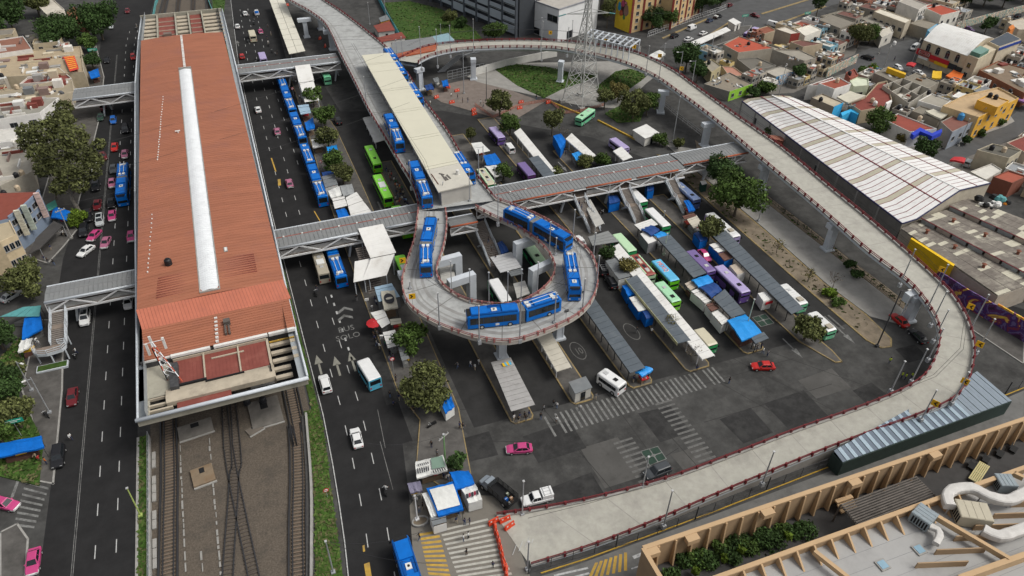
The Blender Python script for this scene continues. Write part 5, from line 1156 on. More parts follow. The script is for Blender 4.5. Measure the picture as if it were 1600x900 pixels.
g0=lambda p:V3((p.x,p.y,0));wm=wallm('#b0a796');BLKW=mat('grey_block_wall',(.19,.18,.165),.9,.15,.8,stain=((.26,.25,.23),.7),sscale=.3)
b=MB();dz=V3((0,0,-.08));N,Fp=nearP,farP
b.add([g0(N[0]),g0(N[3]),N[3]+dz,N[2]+dz,N[1]+dz,N[0]+dz],[(0,1,2,3,4,5)]);b.add([g0(Fp[0]),g0(Fp[3]),Fp[3]+dz,Fp[2]+dz,Fp[1]+dz,Fp[0]+dz],[(5,4,3,2,1,0)])
b.add([g0(N[3]),g0(Fp[3]),Fp[3]+dz,N[3]+dz],[(0,1,2,3)]);bw(b,'end_wall',wm,t)
for k in range(9):
 u0,u1=k/9,(k+.97)/9;p,q_,r_,s_=N[0].lerp(Fp[0],u0),N[0].lerp(Fp[0],u1),0,0
 bb=MB();bb.beam(g0(p)+V3((.0,0,2.96)),g0(q_)+V3((0,0,2.96)),.25,5.92);bw(bb,'wall_bay',BLKW if k<6 else wallm('#c8c6c0'),t)
 bb=MB();x_,y_=N[0].lerp(Fp[0],(k+.985)/9).xy;bb.box(x_-.25,y_-.25,0,x_+.15,y_+.25,5.85);bw(bb,'pier',CONC,t)
for u in(.45,.88):p=N[0].lerp(Fp[0],u);window(t,V3((p.x-.14,p.y,3.4))-V3(t.location),(Fp[0]-N[0]).normalized(),V3((-1,0,0)),1.3,1.8)
ASB=mat('patched_roof_sheet',(.155,.135,.115),.9,.25,.8,streak=(.5,1.6,1),stain=((.36,.33,.27),.85),sscale=.3)
STRIPS=[([(1408,357),(1438,343),(1620,440),(1560,462)],'left'),([(1440,340),(1481,327),(1680,420),(1622,436)],'middle'),([(1484,321),(1512,309),(1700,380),(1670,405)],'right')]
SKB=mat('skylight_cream',(.46,.43,.34),.8,.15,.8)
for i,(pts,nm)in En(STRIPS):
 zl,zh=5.2,6.3
 A0,B0,B1,A1=W(*pts[0],zh if i else zl),W(*pts[1],zl),W(*pts[2],zl),W(*pts[3],zh if i else zl)
 lb=['patched grey roof of the workshop nearest the ramp','patched grey roof of the workshop between two window bands','patched grey roof of the workshop farthest from the ramp, with a scrap heap'][i]
 t=thing('workshop',lb,'workshop',(A0.x,A0.y,0),0,'patched roof workshops')
 nb=26;rnd=random.Random(i+3)
 for k in range(nb):
  u0,u1=k/nb,(k+.97)/nb
  for v0,v1 in((0,.33),(.34,.66),(.67,1)):
   pq=lambda u,v:A0.lerp(A1,u).lerp(B0.lerp(B1,u),v)+V3((0,0,.02*(k%2)+.03*(v<.5)))
   pts_=[pq(u0,v0),pq(u1,v0),pq(u1,v1),pq(u0,v1)];pb=MB();pb.add(pts_+[p-V3((0,0,.06))for p in pts_],[(3,2,1,0),(0,1,5,4),(1,2,6,5),(2,3,7,6),(3,0,4,7)]);bw(pb,'roof_sheet',SKB if rnd.random()<.17 else ASB,t)
 b=MB();b.prism([p.xy for p in(A0,B0,B1,A1)],0,lambda q_:4.9);bw(b,'wall',wallm('#a59c90'),t)
 if i:
  for k in range(7):
   p,q_=A0.lerp(A1,k/7+.01),A0.lerp(A1,(k+.93)/7);bb=MB();bb.beam(p+V3((-.1,-.05,-.6)),q_+V3((-.1,-.05,-.6)),.15,.95);bw(bb,'clerestory_pane',mat('grey_pane',(.24,.25,.25),.4,.2,1)if k%3!=1 else wallm('#a09488'),t)
  bb=MB();bb.beam(A0+V3((-.14,0,-.06)),A1+V3((-.14,0,-.06)),.2,.1);bw(bb,'trim',SEAM,t)
 if i<2:
  for u,v in((.16,.5),(.42,.55),(.7,.5)):p=A0.lerp(A1,u).lerp(B0.lerp(B1,u),v);bb=MB();bb.tube(p,p+V3((0,0,.9)),.35,.3,n=8);bb.tube(p+V3((0,0,.9)),p+V3((0,0,1.15)),.55,.15,n=8);bw(bb,'roof_vent',mat('rusty_vent',(.20,.075,.045),.8,.3,2),t)
p=W(1556,312,6.2);t=thing('scrap_heap','heap of black, orange and white scrap on the patched workshop roof','scrap heap',(p.x,p.y,5.3))
rnd=random.Random(9)
for nm,col,n_ in(('black_bag',BLACK,9),('orange_drum',mat('orange_drum',(.65,.22,.02),.5),2),('white_scrap',SHEETW,14),('teal_scrap',TEAL,4)):
 for _ in range(n_):
  bb=MB();x_,y_,r_=rnd.uniform(-5,3),rnd.uniform(-2,2),rnd.uniform(.25,.7 if nm[0]=='w' else 1.0);rings=[[(x_+r_*s_*cos(2*pi*i/7+rnd.random()*.3),y_+r_*s_*sin(2*pi*i/7),z_*r_)for i in range(7)]for s_,z_ in((.9,.5),(1.1,1.0),(.7,1.7))];bb.loft(rings);bb.build(nm,col,t)
extra('yellow_wall','bright yellow painted wall with grey panels in front of the patched workshops','wall',[(1423,373),(1425,371),(1492,413),(1490,416)],0,5.3,'#dcb31e')
b=MB()
for u in(.12,.42,.7):p=W(1424,373,2.6).lerp(W(1490,415,2.6),u);q_=W(1424,373,2.6).lerp(W(1490,415,2.6),u+.16);b.beam(p+V3((-.2,-.15,-.2)),q_+V3((-.2,-.15,-.2)),.1,2.2)
tag(b.build('grey_panel',wallm('#8f8f8c')),'row of grey poster panels on the yellow wall','panels')
t=thing('office_building','big white windowed office building behind the ramp','office building',tuple(W(873,58)))
P=[W(808,-8,12.4),W(873.6,15,12.4),W(936,-5,12.4),W(936,-70,12.4),W(830,-70,12.4)]
bw(MB().prism([p.xy for p in P],0,12.2),'wall',mat('office_white',(.70,.70,.69),.7,.05,.4,stain=((.55,.55,.54),.4),sscale=.3),t);bw(MB().prism([p.lerp(sum(P,V3())/5,.02).xy for p in P],12.2,12.3),'roof',roofm('#a8a39b'),t)
b=MB();
for i in range(3):b.beam(P[i]if i else P[0],P[i+1],.35,.5)
bw(b,'cornice',wallm('#8f9094'),t)
def face_win(A,B,u,z,wd,h):d_=(B-A).normalized();n_=V3((d_.y,-d_.x,0));p=A.lerp(B,u);window(t,V3((p.x,p.y,z))-V3(t.location),d_,n_,wd,h)
face_win(P[0],P[1],.24,9.7,9.0,2.2);face_win(P[0],P[1],.86,8.4,5.5,2.4);face_win(P[0],P[1],.3,1.5,13,2.4);face_win(P[1],P[2],.3,1.6,3.5,2.8)
t=thing('parking_block','long grey parking block with pale floor bands and dark columns','parking building',tuple(W(668,8)))
A0,A1=W(640,-12),W(806,60);d_=(A1-A0).normalized();n_=V3((d_.y,-d_.x,0));L_=(A1-A0).length;bk=-n_*30
bw(MB().prism([(A0-n_*1.5).xy,(A1-n_*1.5).xy,(A1+bk).xy,(A0+bk).xy],0,17),'core',mat('block_dark',(.05,.055,.062),.7,.1),t)
SP=mat('pale_spandrel',(.36,.39,.43),.6,.06,.5);CL=mat('block_column',(.085,.095,.11),.6,.06)
nb=9
for f in range(5):
 for k in range(nb):
  p,q_=A0+d_*L_*k/nb,A0+d_*(L_*(k+1)/nb-.15);bb=MB();bb.beam(p+V3((0,0,3.3*f+2.9)),q_+V3((0,0,3.3*f+2.9)),.3,1.5 if(k+f)%4 else 3.0);bw(bb,'floor_band',SP,t)
  if f:bb=MB();bb.beam(p+V3((0,0,3.3*f+1.75)),q_+V3((0,0,3.3*f+1.75)),.18,.12);bw(bb,'guard_rail',STEEL,t)
for k in range(nb+1):p=A0+d_*L_*k/nb;bb=MB().box(p.x-.45,p.y-.45,0,p.x+.45,p.y+.45,17);bw(bb,'column',CL,t)
def block(label,pA,pB,depth,h,wl,nwin,stripes=True,name='apartment_block'):
 A0,B0=W(*pA),W(*pB);d_=(B0-A0).normalized();n_=V3((d_.y,-d_.x,0));L_=(B0-A0).length
 t=thing(name,label,'apartment block',tuple(A0),0,'apartment blocks');Q=[A0.xy,B0.xy,(B0-n_*depth).xy,(A0-n_*depth).xy]
 bw(MB().prism(Q,0,h),'wall',wallm(wl),t);bw(MB().prism([V3(q_).lerp(V3(Q[0]).lerp(V3(Q[2]),.5),.03)for q_ in Q],h,h+.25),'roof',roofm('#8f5a4a'),t)
 side=-n_
 for k in range(nwin):
  for f in range(5):
   p=B0+side*depth*(k+.5)/nwin;window(t,V3((p.x,p.y,1.8+2.7*f))-V3(t.location),side,d_,1.4,1.3)
 if stripes:
  for k in range(nwin+1):p=B0+side*depth*k/nwin;bb=MB();bb.beam(V3((p.x,p.y,0))+d_*.1,V3((p.x,p.y,h))+d_*.1,.9,.25);bw(bb,'red_stripe',wallm('#7a332c'),t)
 return t,A0,B0,d_,n_
t,A0,B0,d_,n_=block('apartment block with yellow mural of a head with flowers',(960,42),(984,52),18,14,'#c0a57a',3)
mp_=MB();mp_.beam(A0+V3((0,0,7))+n_*.06,B0+V3((0,0,7))+n_*.06,.08,14);bw(mp_,'mural_ground',mat('mural_yellow',(.70,.48,.03),.7,.1,.5),t)
ML=(B0-A0).length
def blob(u,z,ru,rz_,col,k):
 c=A0+d_*ML*u+V3((0,0,z))+n_*(.11+.012*k);bw(MB().poly([c+d_*ru*cos(2*pi*i/14)*(1+.12*sin(5*i))+V3((0,0,rz_*sin(2*pi*i/14)*(1+.1*cos(3*i))))for i in range(14)]),'mural_shape',wallm(col),t)
blob(.2,8.6,.9,1.8,'#3aa0c8',0);blob(.52,8.6,2.0,3.0,'#4a2f2a',1);blob(.64,8.0,1.4,2.3,'#8a6a5e',2);blob(.4,10.2,1.1,1.3,'#b04a68',3);blob(.34,6.4,1.0,1.2,'#b8553a',4);blob(.55,5.2,.7,1.0,'#4a7a4a',5);blob(.58,10.8,.5,.5,'#c87a8a',6)
block('apartment block with red vertical stripes behind the trees, right of the mural',(1012,38),(1046,46),26,13,'#c0a57a',4)
block('narrow dark apartment block left of the mural',(936,22),(958,34),16,13,'#6a645c',3,False)
z=9.0;arc=[(12,338),(22,331),(33,323),(44,313),(53,304),(60,296)]
t=thing('curved_building','blue grey curved three storey building with hanging banners','building',tuple(W(30,370)))
A=WL(arc,z);back=[W(-45,300,z),W(-45,352,z)]
bw(MB().prism([p.xy for p in A+back],0,z-.6),'wall',mat('blue_grey_wall',(.20,.25,.33),.8,.08,.5,stain=((.14,.17,.22),.5),sscale=.5),t)
bw(MB().prism([p.lerp(sum(A+back,V3())/8,.03).xy for p in A+back],z-.6,z-.5),'roof',roofm('#7e4236'),t)
for k in range(len(A)-1):
 p,q_=A[k],A[k+1];bb=MB();bb.beam(p+V3((0,0,-.3)),q_+V3((0,0,-.3)),.3,.6);bw(bb,'parapet',MATS['blue_grey_wall'],t)
 dd=(q_-p).normalized();nn=V3((dd.y,-dd.x,0));nn=nn if nn.x>0 else-nn
 for zz in(6.9,4.2):c=p.lerp(q_,.5);window(t,V3((c.x,c.y,zz))-V3(t.location),dd,nn,min(3.0,(q_-p).length*.7),1.2)
for k,(i,cc)in En(((1,'#b9b6a6'),(2,'#a8b0a4'),(4,'#c0a8a0'))):
 p=A[i];bb=MB();bb.box(p.x+.1,p.y-.9,3.2,p.x+1.2,p.y-.3,9.6);g=bw(bb,'banner',mat('banner_print%d'%k,hx(cc),.7,.45,1.1,streak=(.6,.6,2.2)),t)
awn=[W(46,396,3.2),W(62,388,3.2),W(98,352,3.2),W(84,345,3.2),W(56,372,3.2)]
bb=MB().prism([p.xy for p in awn],3.0,3.2,bottom=True);t=thing('shop_awning','dark grey awning slab along the curved building front','awning',tuple(W(60,400)));bw(bb,'slab',mat('awning_dark',(.055,.052,.05),.8,.15),t)
bb=MB();[bb.tube((p.x,p.y,0),(p.x,p.y,3),.08,n=6)for p in awn[:4]];bw(bb,'posts',STEEL,t)
t=thing('corrugated_shed','long shed with blue grey corrugated roof and dark green wall beside the ramp','shed',tuple(W(1317,740)))
Zs=3.4;S0,S1,S2,S3=W(1317,722,Zs),W(1581,626,Zs),W(1527,580,Zs+.5),W(1303,704,Zs+.5)
nn_=46
for k in range(nn_):
 u0,u1=k/nn_,(k+.9)/nn_;pts=[S0.lerp(S1,u0),S0.lerp(S1,u1),S3.lerp(S2,u1),S3.lerp(S2,u0)];up=V3((0,0,.05*(k%2)))
 pts=[p+up for p in pts];pb=MB();pb.add(pts+[p-V3((0,0,.08))for p in pts],[(0,1,2,3),(1,0,4,5),(2,1,5,6),(3,2,6,7),(0,3,7,4)])
 bw(pb,'roof_sheet',(mat('pale_blue_sheet',(.30,.38,.44),.5,.08,1)if k%2 else mat('slate_blue_sheet',(.11,.14,.18),.5,.08,1))if k<34 else mat('blue_grey_sheet',(.20,.24,.28),.5,.08,1),t)
GS=mat('shed_green_wall',(.030,.048,.042),.7,.15,1)
for p,q_ in((S0,S1),(S1,S2),(S3,S0),(S2,S3)):bb=MB();bb.beam(V3((p.x,p.y,1.6)),V3((q_.x,q_.y,1.6)),.2,3.2);bw(bb,'wall',GS,t)
t=thing('steel_frame','white steel portal frame without roof standing over the ramp','steel frame',tuple(W(975,100)))
fa=[W(918,62,12.8),W(1000,82,12.8)];fb=[W(912,48,12.8),W(995,61,12.8)];fa=[W(914,56,12.8),W(984,74,12.8)];fb=[W(925,46,12.8),W(1000,62,12.8)]
for k in range(9):
 p,q_=fa[0].lerp(fa[1],k/8),fb[0].lerp(fb[1],k/8);bb=MB();bb.beam(p,q_,.35,.4);bb.beam(V3((p.x,p.y,8.0)),p,.3,.3);bb.beam(V3((q_.x,q_.y,8.0)),q_,.3,.3);bw(bb,'portal',BEAMW,t)
bb=MB()
for u in(0,.33,.66,1):bb.beam(fa[0].lerp(fb[0],u),fa[1].lerp(fb[1],u),.25,.3)
bw(bb,'purlins',BEAMW,t)
t=thing('lattice_pylon','tall pale lattice power pylon straddling the ramp viaduct','pylon',tuple(W(908,166)))
base=[W(878,160),W(909,172),W(937,158),W(906,149)];cen=sum(base,V3())/4;levels=[0,4,8.5,13,17,21,25,29,33,37,41]
wd=lambda z:max(.16,1-z/34)if z<28 else .16
ring_=lambda z:[cen.lerp(p,wd(z))+V3((0,0,z))for p in base]
PY=mat('pylon_steel',(.42,.42,.40),.6,.1,1)
for i in range(4):
 bb=MB()
 for z0,z1 in zip(levels,levels[1:]):bb.beam(ring_(z0)[i],ring_(z1)[i],.22)
 bw(bb,'leg',PY,t)
bb=MB()
for z0,z1 in zip(levels,levels[1:]):
 r0,r1=ring_(z0),ring_(z1)
 for i in range(4):j=(i+1)%4;bb.beam(r0[i],r1[j],.12);bb.beam(r0[j],r1[i],.12);bb.beam(r1[i],r1[j],.12);bb.beam(r0[i].lerp(r0[j],.5),r0[i].lerp(r1[i],.5),.08)
bw(bb,'bracing',PY,t)
for z in(28,34):
 for s in(-1,1):
  bb=MB();e_=cen+V3((s*6.5,s*-1.5,z));[bb.beam(cen+V3((0,dy,z+dz_)),e_,.14)for dy,dz_ in((-.8,0),(.8,0),(0,1.6))];bw(bb,'cross_arm',PY,t)
  bb=MB();bb.tube(e_,e_+V3((s*2.2,.5,-.6)),.16,n=6);bw(bb,'insulator',TEAL,t)
for p in base:bb=MB().box(p.x-.8,p.y-.8,0,p.x+.8,p.y+.8,.9);bw(bb,'footing',CONC,t)
def hut(label,pts,h,wl,roofmat,name='kiosk',cat='kiosk',group=None,overhang=.15):
 P=WL(pts,h);c=sum(P,V3())/len(P);t=thing(name,label,cat,(c.x,c.y,.1),0,group)
 bw(MB().prism([p.lerp(c,.06).xy for p in P],0.1,h-.12),'wall',wallm(wl),t);bw(MB().prism([c.lerp(p,1+overhang*.2).xy for p in P],h-.12,h,bottom=True),'roof',roofmat,t)
 a,b_=P[-1],P[-2];p=a.lerp(b_,.5).lerp(c,.04);d_=(b_-a).normalized();n_=V3((d_.y,-d_.x,0));n_=n_ if n_.dot(a-c)>0 else-n_
 bw(MB().box(-.45,-.03,0,.45,.03,2.0,0,Matrix.Translation((p.x+n_.x*.05,p.y+n_.y*.05,.15))@Matrix.Rotation(atan2(d_.y,d_.x),4,'Z')),'door',GLASS,t);return t
hut('red brick kiosk at the end of the long footbridge',[(1196,214),(1205,211),(1231,214),(1223,220)],4.6,'#9a5540',roofm('#8a5a4a'))
hut('white ticket hut with red roof panel beside the viaduct at the top, farther one',[(584,40),(609,33),(617,47),(591,50)],3.2,'#cfccc5',roofm('#7d4036'))
hut('white ticket hut with long red roof beside the viaduct at the top, nearer one',[(585,60),(627,50),(634,59),(592,66)],3.2,'#cfccc5',roofm('#7d4036'))
hut('orange and grey sheet hut above the white ticket huts',[(592,28),(604,23),(609,30),(595,34)],2.8,'#b07a3a',SHEETG)
hut('white guard hut beside the white long shelter on the upper street',[(1138,32),(1146,28),(1158,35),(1149,39)],2.8,'#d0ccc4',SHEETW)
hut('green and white guard hut beside the yellow kerb of the coach yard',[(989,203),(1010,194),(1031,208),(1008,216)],2.8,'#c9c6bd',SHEETW)
hut('small grey kiosk on the second platform end near the crossing',[(889,597),(915,588),(925,605),(899,615)],2.6,'#b3b1aa',SHEETG)
t=thing('teal_fence','teal sheet fence beside the far lawn','fence',tuple(W(600,10)));b=MB();P=WL([(586,-10),(606,30),(625,62)]);[b.beam(p+V3((0,0,1.3)),q_+V3((0,0,1.3)),.12,2.6)for p,q_ in zip(P,P[1:])];bw(b,'sheets',mat('teal_sheet',(.06,.30,.36),.6,.15,1),t)
t=thing('ramp_shelter','grey and orange roofed walkway behind the junction of the two viaducts','roofed walkway',tuple(W(660,90)))
for k,(pts,m_)in En((([(612,85),(612,66),(676,57),(684,68)],ROOFB),([(616,90),(613,85.5),(684,68.5),(680,78)],ORNG),([(673,57),(700,51),(710,63),(684,68)],mat('blue_glass_roof',(.20,.32,.36),.3,.15,1)),([(698,58),(705,57),(710,62),(701,64)],SHEETW))):bw(MB().prism([W(x,y,9.0).xy for x,y in pts],8.6-.01*k,9.0-.02*k,bottom=True),'roof_sheet',m_,t)
t=thing('under_ramp_stair','grey steel stairs and mesh cage under the ramp viaduct','stair',tuple(W(720,108)))
for k,(p,q_)in En((((690,112),(722,84)),((722,88),(745,82)))):
 A0,B0=W(*p),W(*q_,5);bb=MB()
 for i in range(14):c=A0.lerp(B0,i/14);bb.box(c.x-1.4,c.y-.3,c.z,c.x+1.4,c.y+.3,c.z+.2)
 bw(bb,'steps',STEEL,t)
bb=MB();A0,B0=W(700,125),W(756,112)
for i in range(9):c=A0.lerp(B0,i/8);bb.beam(c,c+V3((0,0,3)),.1)
for h_ in(.1,1,2,3):bb.beam(A0+V3((0,0,h_)),B0+V3((0,0,h_)),.08)
bw(bb,'mesh_cage',STEEL,t)
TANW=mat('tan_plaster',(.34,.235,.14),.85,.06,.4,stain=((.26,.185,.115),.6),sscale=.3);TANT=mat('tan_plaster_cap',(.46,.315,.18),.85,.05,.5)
MEM=mat('roof_membrane',(.34,.335,.325),.85,.06,.4,stain=((.22,.215,.21),.6),sscale=.2)
t=thing('tan_building','tan plaster building with ribbed parapet walls round its roof','building',(60,35,0));Zt=10.5;Zg=5.1
A0,A1=W(1005,856,Zt),W(1660,634,Zt);B0,B1=W(1118,902,Zt),W(1660,709,Zt);d_=(A1-A0).normalized();n_=V3((-d_.y,d_.x,0))
def vbeam(a,b_,z0,z1,th,m,name):bb=MB();bb.beam(V3((a.x,a.y,(z0+z1)/2)),V3((b_.x,b_.y,(z0+z1)/2)),th,z1-z0);bw(bb,name,m,t)
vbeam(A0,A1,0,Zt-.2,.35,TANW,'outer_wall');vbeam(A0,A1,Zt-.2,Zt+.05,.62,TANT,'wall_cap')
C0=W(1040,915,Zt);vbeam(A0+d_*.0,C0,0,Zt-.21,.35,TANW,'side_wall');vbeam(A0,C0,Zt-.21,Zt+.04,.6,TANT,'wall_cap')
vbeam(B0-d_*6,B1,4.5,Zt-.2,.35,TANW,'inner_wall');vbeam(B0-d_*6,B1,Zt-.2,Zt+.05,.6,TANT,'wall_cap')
bw(MB().prism([A0.xy,A1.xy,(A1-n_*7).xy,(A0-n_*12).xy],4.5,Zg),'terrace_floor',mat('terrace_dark',(.045,.043,.042),.8,.2),t)
Lw=(A1-A0).length;k=0;s_=2.6
fin=MB().add([(-.16,0,0),(.16,0,0),(.13,-.8,0),(-.13,-.8,0),(-.13,0,5.2),(.13,0,5.2),(.13,-.3,5.2),(-.13,-.3,5.2)],[(3,2,1,0),(4,5,6,7),(0,1,5,4),(1,2,6,5),(2,3,7,6),(3,0,4,7)]).mesh('wall_rib',TANT)
rzA=atan2(d_.y,d_.x)
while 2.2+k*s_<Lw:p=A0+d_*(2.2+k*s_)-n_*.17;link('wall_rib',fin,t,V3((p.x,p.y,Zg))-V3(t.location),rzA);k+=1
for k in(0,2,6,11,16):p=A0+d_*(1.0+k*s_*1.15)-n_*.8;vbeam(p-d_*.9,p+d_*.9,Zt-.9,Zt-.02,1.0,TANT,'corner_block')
db=(B1-B0).normalized();nb_=V3((-db.y,db.x,0));fin2=MB().add([(-.13,0,0),(.13,0,0),(.13,-2.4,0),(-.13,-2.4,0),(-.13,0,1.5),(.13,0,1.5),(.13,-.3,1.5),(-.13,-.3,1.5)],[(3,2,1,0),(4,5,6,7),(0,1,5,4),(1,2,6,5),(2,3,7,6),(3,0,4,7)]).mesh('wall_rib',TANT)
for k in range(-1,15):p=B0+db*(1.2+k*2.75)-nb_*.17;link('wall_rib',fin2,t,V3((p.x,p.y,Zt-1.6))-V3(t.location),atan2(db.y,db.x))
bw(MB().prism([(B0-db*6).xy,B1.xy,(B1-nb_*30).xy,(B0-db*6-nb_*30).xy],5.5,Zt-1.55),'roof_membrane',MEM,t)
for p,q_,z_ in(((1273,860),(1330,905),Zt),((1450,797),(1578,872),Zt+.1),((1585,738),(1600,745),Zt)):vbeam(W(*p,z_),W(*q_,z_),Zt-.7,z_+.05,.55,TANT,'diagonal_beam')
D0,D1=W(1500,902,Zt),W(1640,852,Zt);vbeam(D0,D1,Zt-2,Zt,.7,TANT,'front_wall')
for k in range(7):p=W(1432+30*k,883-21*k if k<3 else 878-18*k,Zt-.9);q_=p+V3((6.5,-2.2,-.1));vbeam(p,q_,Zt-1.55,Zt-.4,.16,TANW,'roof_fin')
bb=MB()
for k in range(9):p,q_=B0-db*4-nb_*(2.6+2.2*k),B1-nb_*(2.6+2.2*k);bb.beam(V3((p.x,p.y,Zt-1.545)),V3((q_.x,q_.y,Zt-1.545)),.05,.02)
bw(bb,'membrane_seams',mat('seam_grey',(.22,.22,.22),.8),t)
for p in((1379,883),(1436,859)):q_=W(*p,Zt-1.5);bb=MB().box(q_.x-.75,q_.y-.75,Zt-1.6,q_.x+.75,q_.y+.75,Zt-1.35);bw(bb,'skylight_curb',CONC,t);bb=MB().box(q_.x-.55,q_.y-.55,Zt-1.4,q_.x+.55,q_.y+.55,Zt-1.3);bw(bb,'skylight',mat('skylight_blue',(.22,.34,.42),.2,.1),t)
for k in range(3):p=A0+d_*(31+0.2*k)-n_*(1.0+.5*k);vbeam(p-d_*1.5+d_*2,p+d_*3.4,Zg+1.8-.6*k,Zg+2.1-.6*k,.6,TANT,'step')
DUCT=mat('duct_white',(.52,.50,.47),.5,.1,1,stain=((.36,.34,.30),.5),sscale=.8);ACM=mat('ac_casing',(.24,.28,.30),.5,.1,1.5,stain=((.15,.14,.13),.5),sscale=1)
def duct(label,pts,r,z):
 P=[W(x,y,z)for x,y in pts];t2=thing('air_duct',label,'air duct',(P[0].x,P[0].y,z-.8),0,'roof ducts');C_=catmull(P,.7);rings=[]
 for i,p in En(C_):
  dd=(C_[min(i+1,len(C_)-1)]-C_[max(i-1,0)]).normalized();x_=dd.cross(V3((0,0,1))).normalized();k_=r*(1.07 if i%4==0 else 1)
  sq=lambda v:math.copysign(abs(v)**.5,v);rings.append([p+x_*k_*.9*sq(cos(2*pi*j/12))+V3((0,0,k_*.7*sq(sin(2*pi*j/12))))for j in range(12)])
 bw(MB().loft(rings[::-1]),'duct',DUCT,t2)
 b2=MB();
 for p in C_[::5]:b2.box(p.x-.08,p.y-.08,Zt-1.55,p.x+.08,p.y+.08,z-r*.5)
 bw(b2,'supports',STEEL,t2);return t2
duct('long bent white air duct running to the right edge of the roof',[(1484,792),(1479,778),(1488,766),(1518,763),(1545,776),(1575,782),(1602,770),(1640,752)],.85,Zt+.2)
duct('lower white air duct curving out of the beige air unit',[(1536,828),(1560,838),(1590,830),(1640,812)],.85,Zt+.1)
duct('short white elbow duct of the smaller air unit',[(1452,822),(1465,828),(1468,838),(1462,850)],.5,Zt-.4)
def acunit(label,p,sx,sy,sz,m,rz_=.5):
 q_=W(*p,Zt-1.0);t2=thing('air_conditioning_unit',label,'air conditioner',(q_.x,q_.y,Zt-1.55),rz_,'roof air conditioners')
 MB().box(-sx/2,-sy/2,.25,sx/2,sy/2,sz).build('casing',m,t2)
 for k in range(4):MB().box(-sx/2+.1+k*(sx-.2)/4,-sy/2+.08,sz,-sx/2+.04+(k+1)*(sx-.2)/4,sy/2-.08,sz+.05).build('top_panel',m,t2)
 b2=MB()
 for k in range(6):b2.box(-sx/2-.03,-sy/2+.2+k*(sy-.4)/6,.5,-sx/2,-sy/2+.2+(k+.6)*(sy-.4)/6,sz-.3)
 b2.build('grille',DARK,t2);b2=MB()
 for s in(-1,1):b2.box(-sx/2,s*sy/2*.8-.1,0,sx/2,s*sy/2*.8+.1,.25)
 b2.build('feet',STEEL,t2);return t2
acunit('square grey air unit with elbow duct on the tan building roof',(1440,812),2.6,2.6,2.0,ACM,.3)
acunit('large beige air unit between the two white ducts',(1515,808),4.2,3.0,2.2,mat('ac_beige',(.42,.38,.29),.6,.08,1),-.55)
acunit('small grey air unit at the end of the long bent duct',(1567,758),2.4,2.2,1.8,ACM,-.4)
t2=thing('slatted_pergola','weathered dark wooden slat pergola between the tan parapet walls','pergola',tuple(W(1380,800,Zg)))
G=WL([(1314,788),(1432,744),(1462,774),(1342,822)],9.2);SL=mat('weathered_wood',(.105,.092,.08),.9,.3,.8)
for k in range(10):u=k/10;v=u+.06;pts=[G[0].lerp(G[3],u),G[1].lerp(G[2],u),G[1].lerp(G[2],v),G[0].lerp(G[3],v)];bw(MB().prism([p.xy for p in pts],9.1+.01*(k%2),9.25+.01*(k%2),bottom=True),'slat',SL,t2)
bb=MB();[bb.beam(V3((p.x,p.y,Zg)),V3((p.x,p.y,9.1)),.18)for p in G];bb.beam(G[0]-V3((0,0,.2)),G[3]-V3((0,0,.2)),.15);bb.beam(G[1]-V3((0,0,.2)),G[2]-V3((0,0,.2)),.15);bw(bb,'frame',SL,t2)
t2=thing('slatted_bench','pale yellow slatted bench on the dark terrace','bench',tuple(W(1528,741,Zg)),.38)
for k in range(6):MB().box(-2.4,-.75+.26*k,.45,2.4,-.55+.26*k,.52).build('slat',mat('yellow_wood',(.50,.44,.22),.7,.1,2),t2)
b2=MB();[b2.box(x-.08,-.7,0,x+.08,.75,.45)for x in(-2,0,2)];b2.build('legs',STEEL,t2)
for i,p in En(((1519,727),(1541,717),(1563,708),(1584,701))):
 t2=thing('terrace_armchair',['black terrace armchair nearest the stepped corner','second black terrace armchair from the steps','third black terrace armchair from the steps','black terrace armchair farthest from the steps'][i],'armchair',tuple(W(*p,Zg+.5)-V3((0,0,.5))),.35,'black chairs on the terrace')
 MB().box(-.75,-.5,.25,.75,.5,.5).build('seat',BLACK,t2);MB().box(-.75,.38,.5,.75,.55,1.0).build('backrest',BLACK,t2);b2=MB();[b2.box(x-.05,y-.05,0,x+.05,y+.05,.25)for x in(-.65,.65)for y in(-.4,.4)];b2.build('legs',BLACK,t2)
t=thing('street_fence','dark mesh fence with tall posts along the back street','fence',tuple(W(830,905)))
FP=WL([(826,896),(915,868),(1030,834),(1180,772),(1320,718),(1440,668),(1600,604)],.1);bb=MB();pb=MB();rs=resample(FP,60)
for i,(p,q_)in En(zip(rs,rs[1:])):
 for h_ in(.1,1.1,2.2):pb.beam(p+V3((0,0,h_)),q_+V3((0,0,h_)),.05)
 if i%2==0:bb.tube(p,p+V3((0,0,2.3)),.05,n=6)
 if i%8==0:bb.tube(p,p+V3((0,0,3.2)),.11,n=6)
bw(bb,'posts',mat('fence_dark',(.05,.05,.052),.6),t);bw(pb,'wires',MATS['fence_dark'],t)
def railfence(label,pts,h=1.6,m=None,step=2.5,name='fence',cat='fence',z=.1):
 t=thing(name,label,cat,tuple(W(*pts[0],z)));P=WL(pts,z);bb=MB();pb=MB()
 for p,q_ in zip(P,P[1:]):
  n=max(1,round((q_-p).length/step))
  for k in range(n+1):c=p.lerp(q_,k/n);bb.beam(c,c+V3((0,0,h)),.08)
  for h_ in(.25,h*.6,h-.03):pb.beam(p+V3((0,0,h_)),q_+V3((0,0,h_)),.06)
 bw(bb,'posts',m or STEEL,t);bw(pb,'rails',m or STEEL,t);return t
railfence('low dark fence on the planted verge under the straight ramp',[(1178,296),(1245,350),(1300,393),(1360,441),(1405,478)],1.5,MATS['fence_dark'])
railfence('pale picket fence along the upper street in front of the striped apartment block',[(1012,58),(1060,40),(1120,20),(1135,14)],2.2,WHITE,1.2)
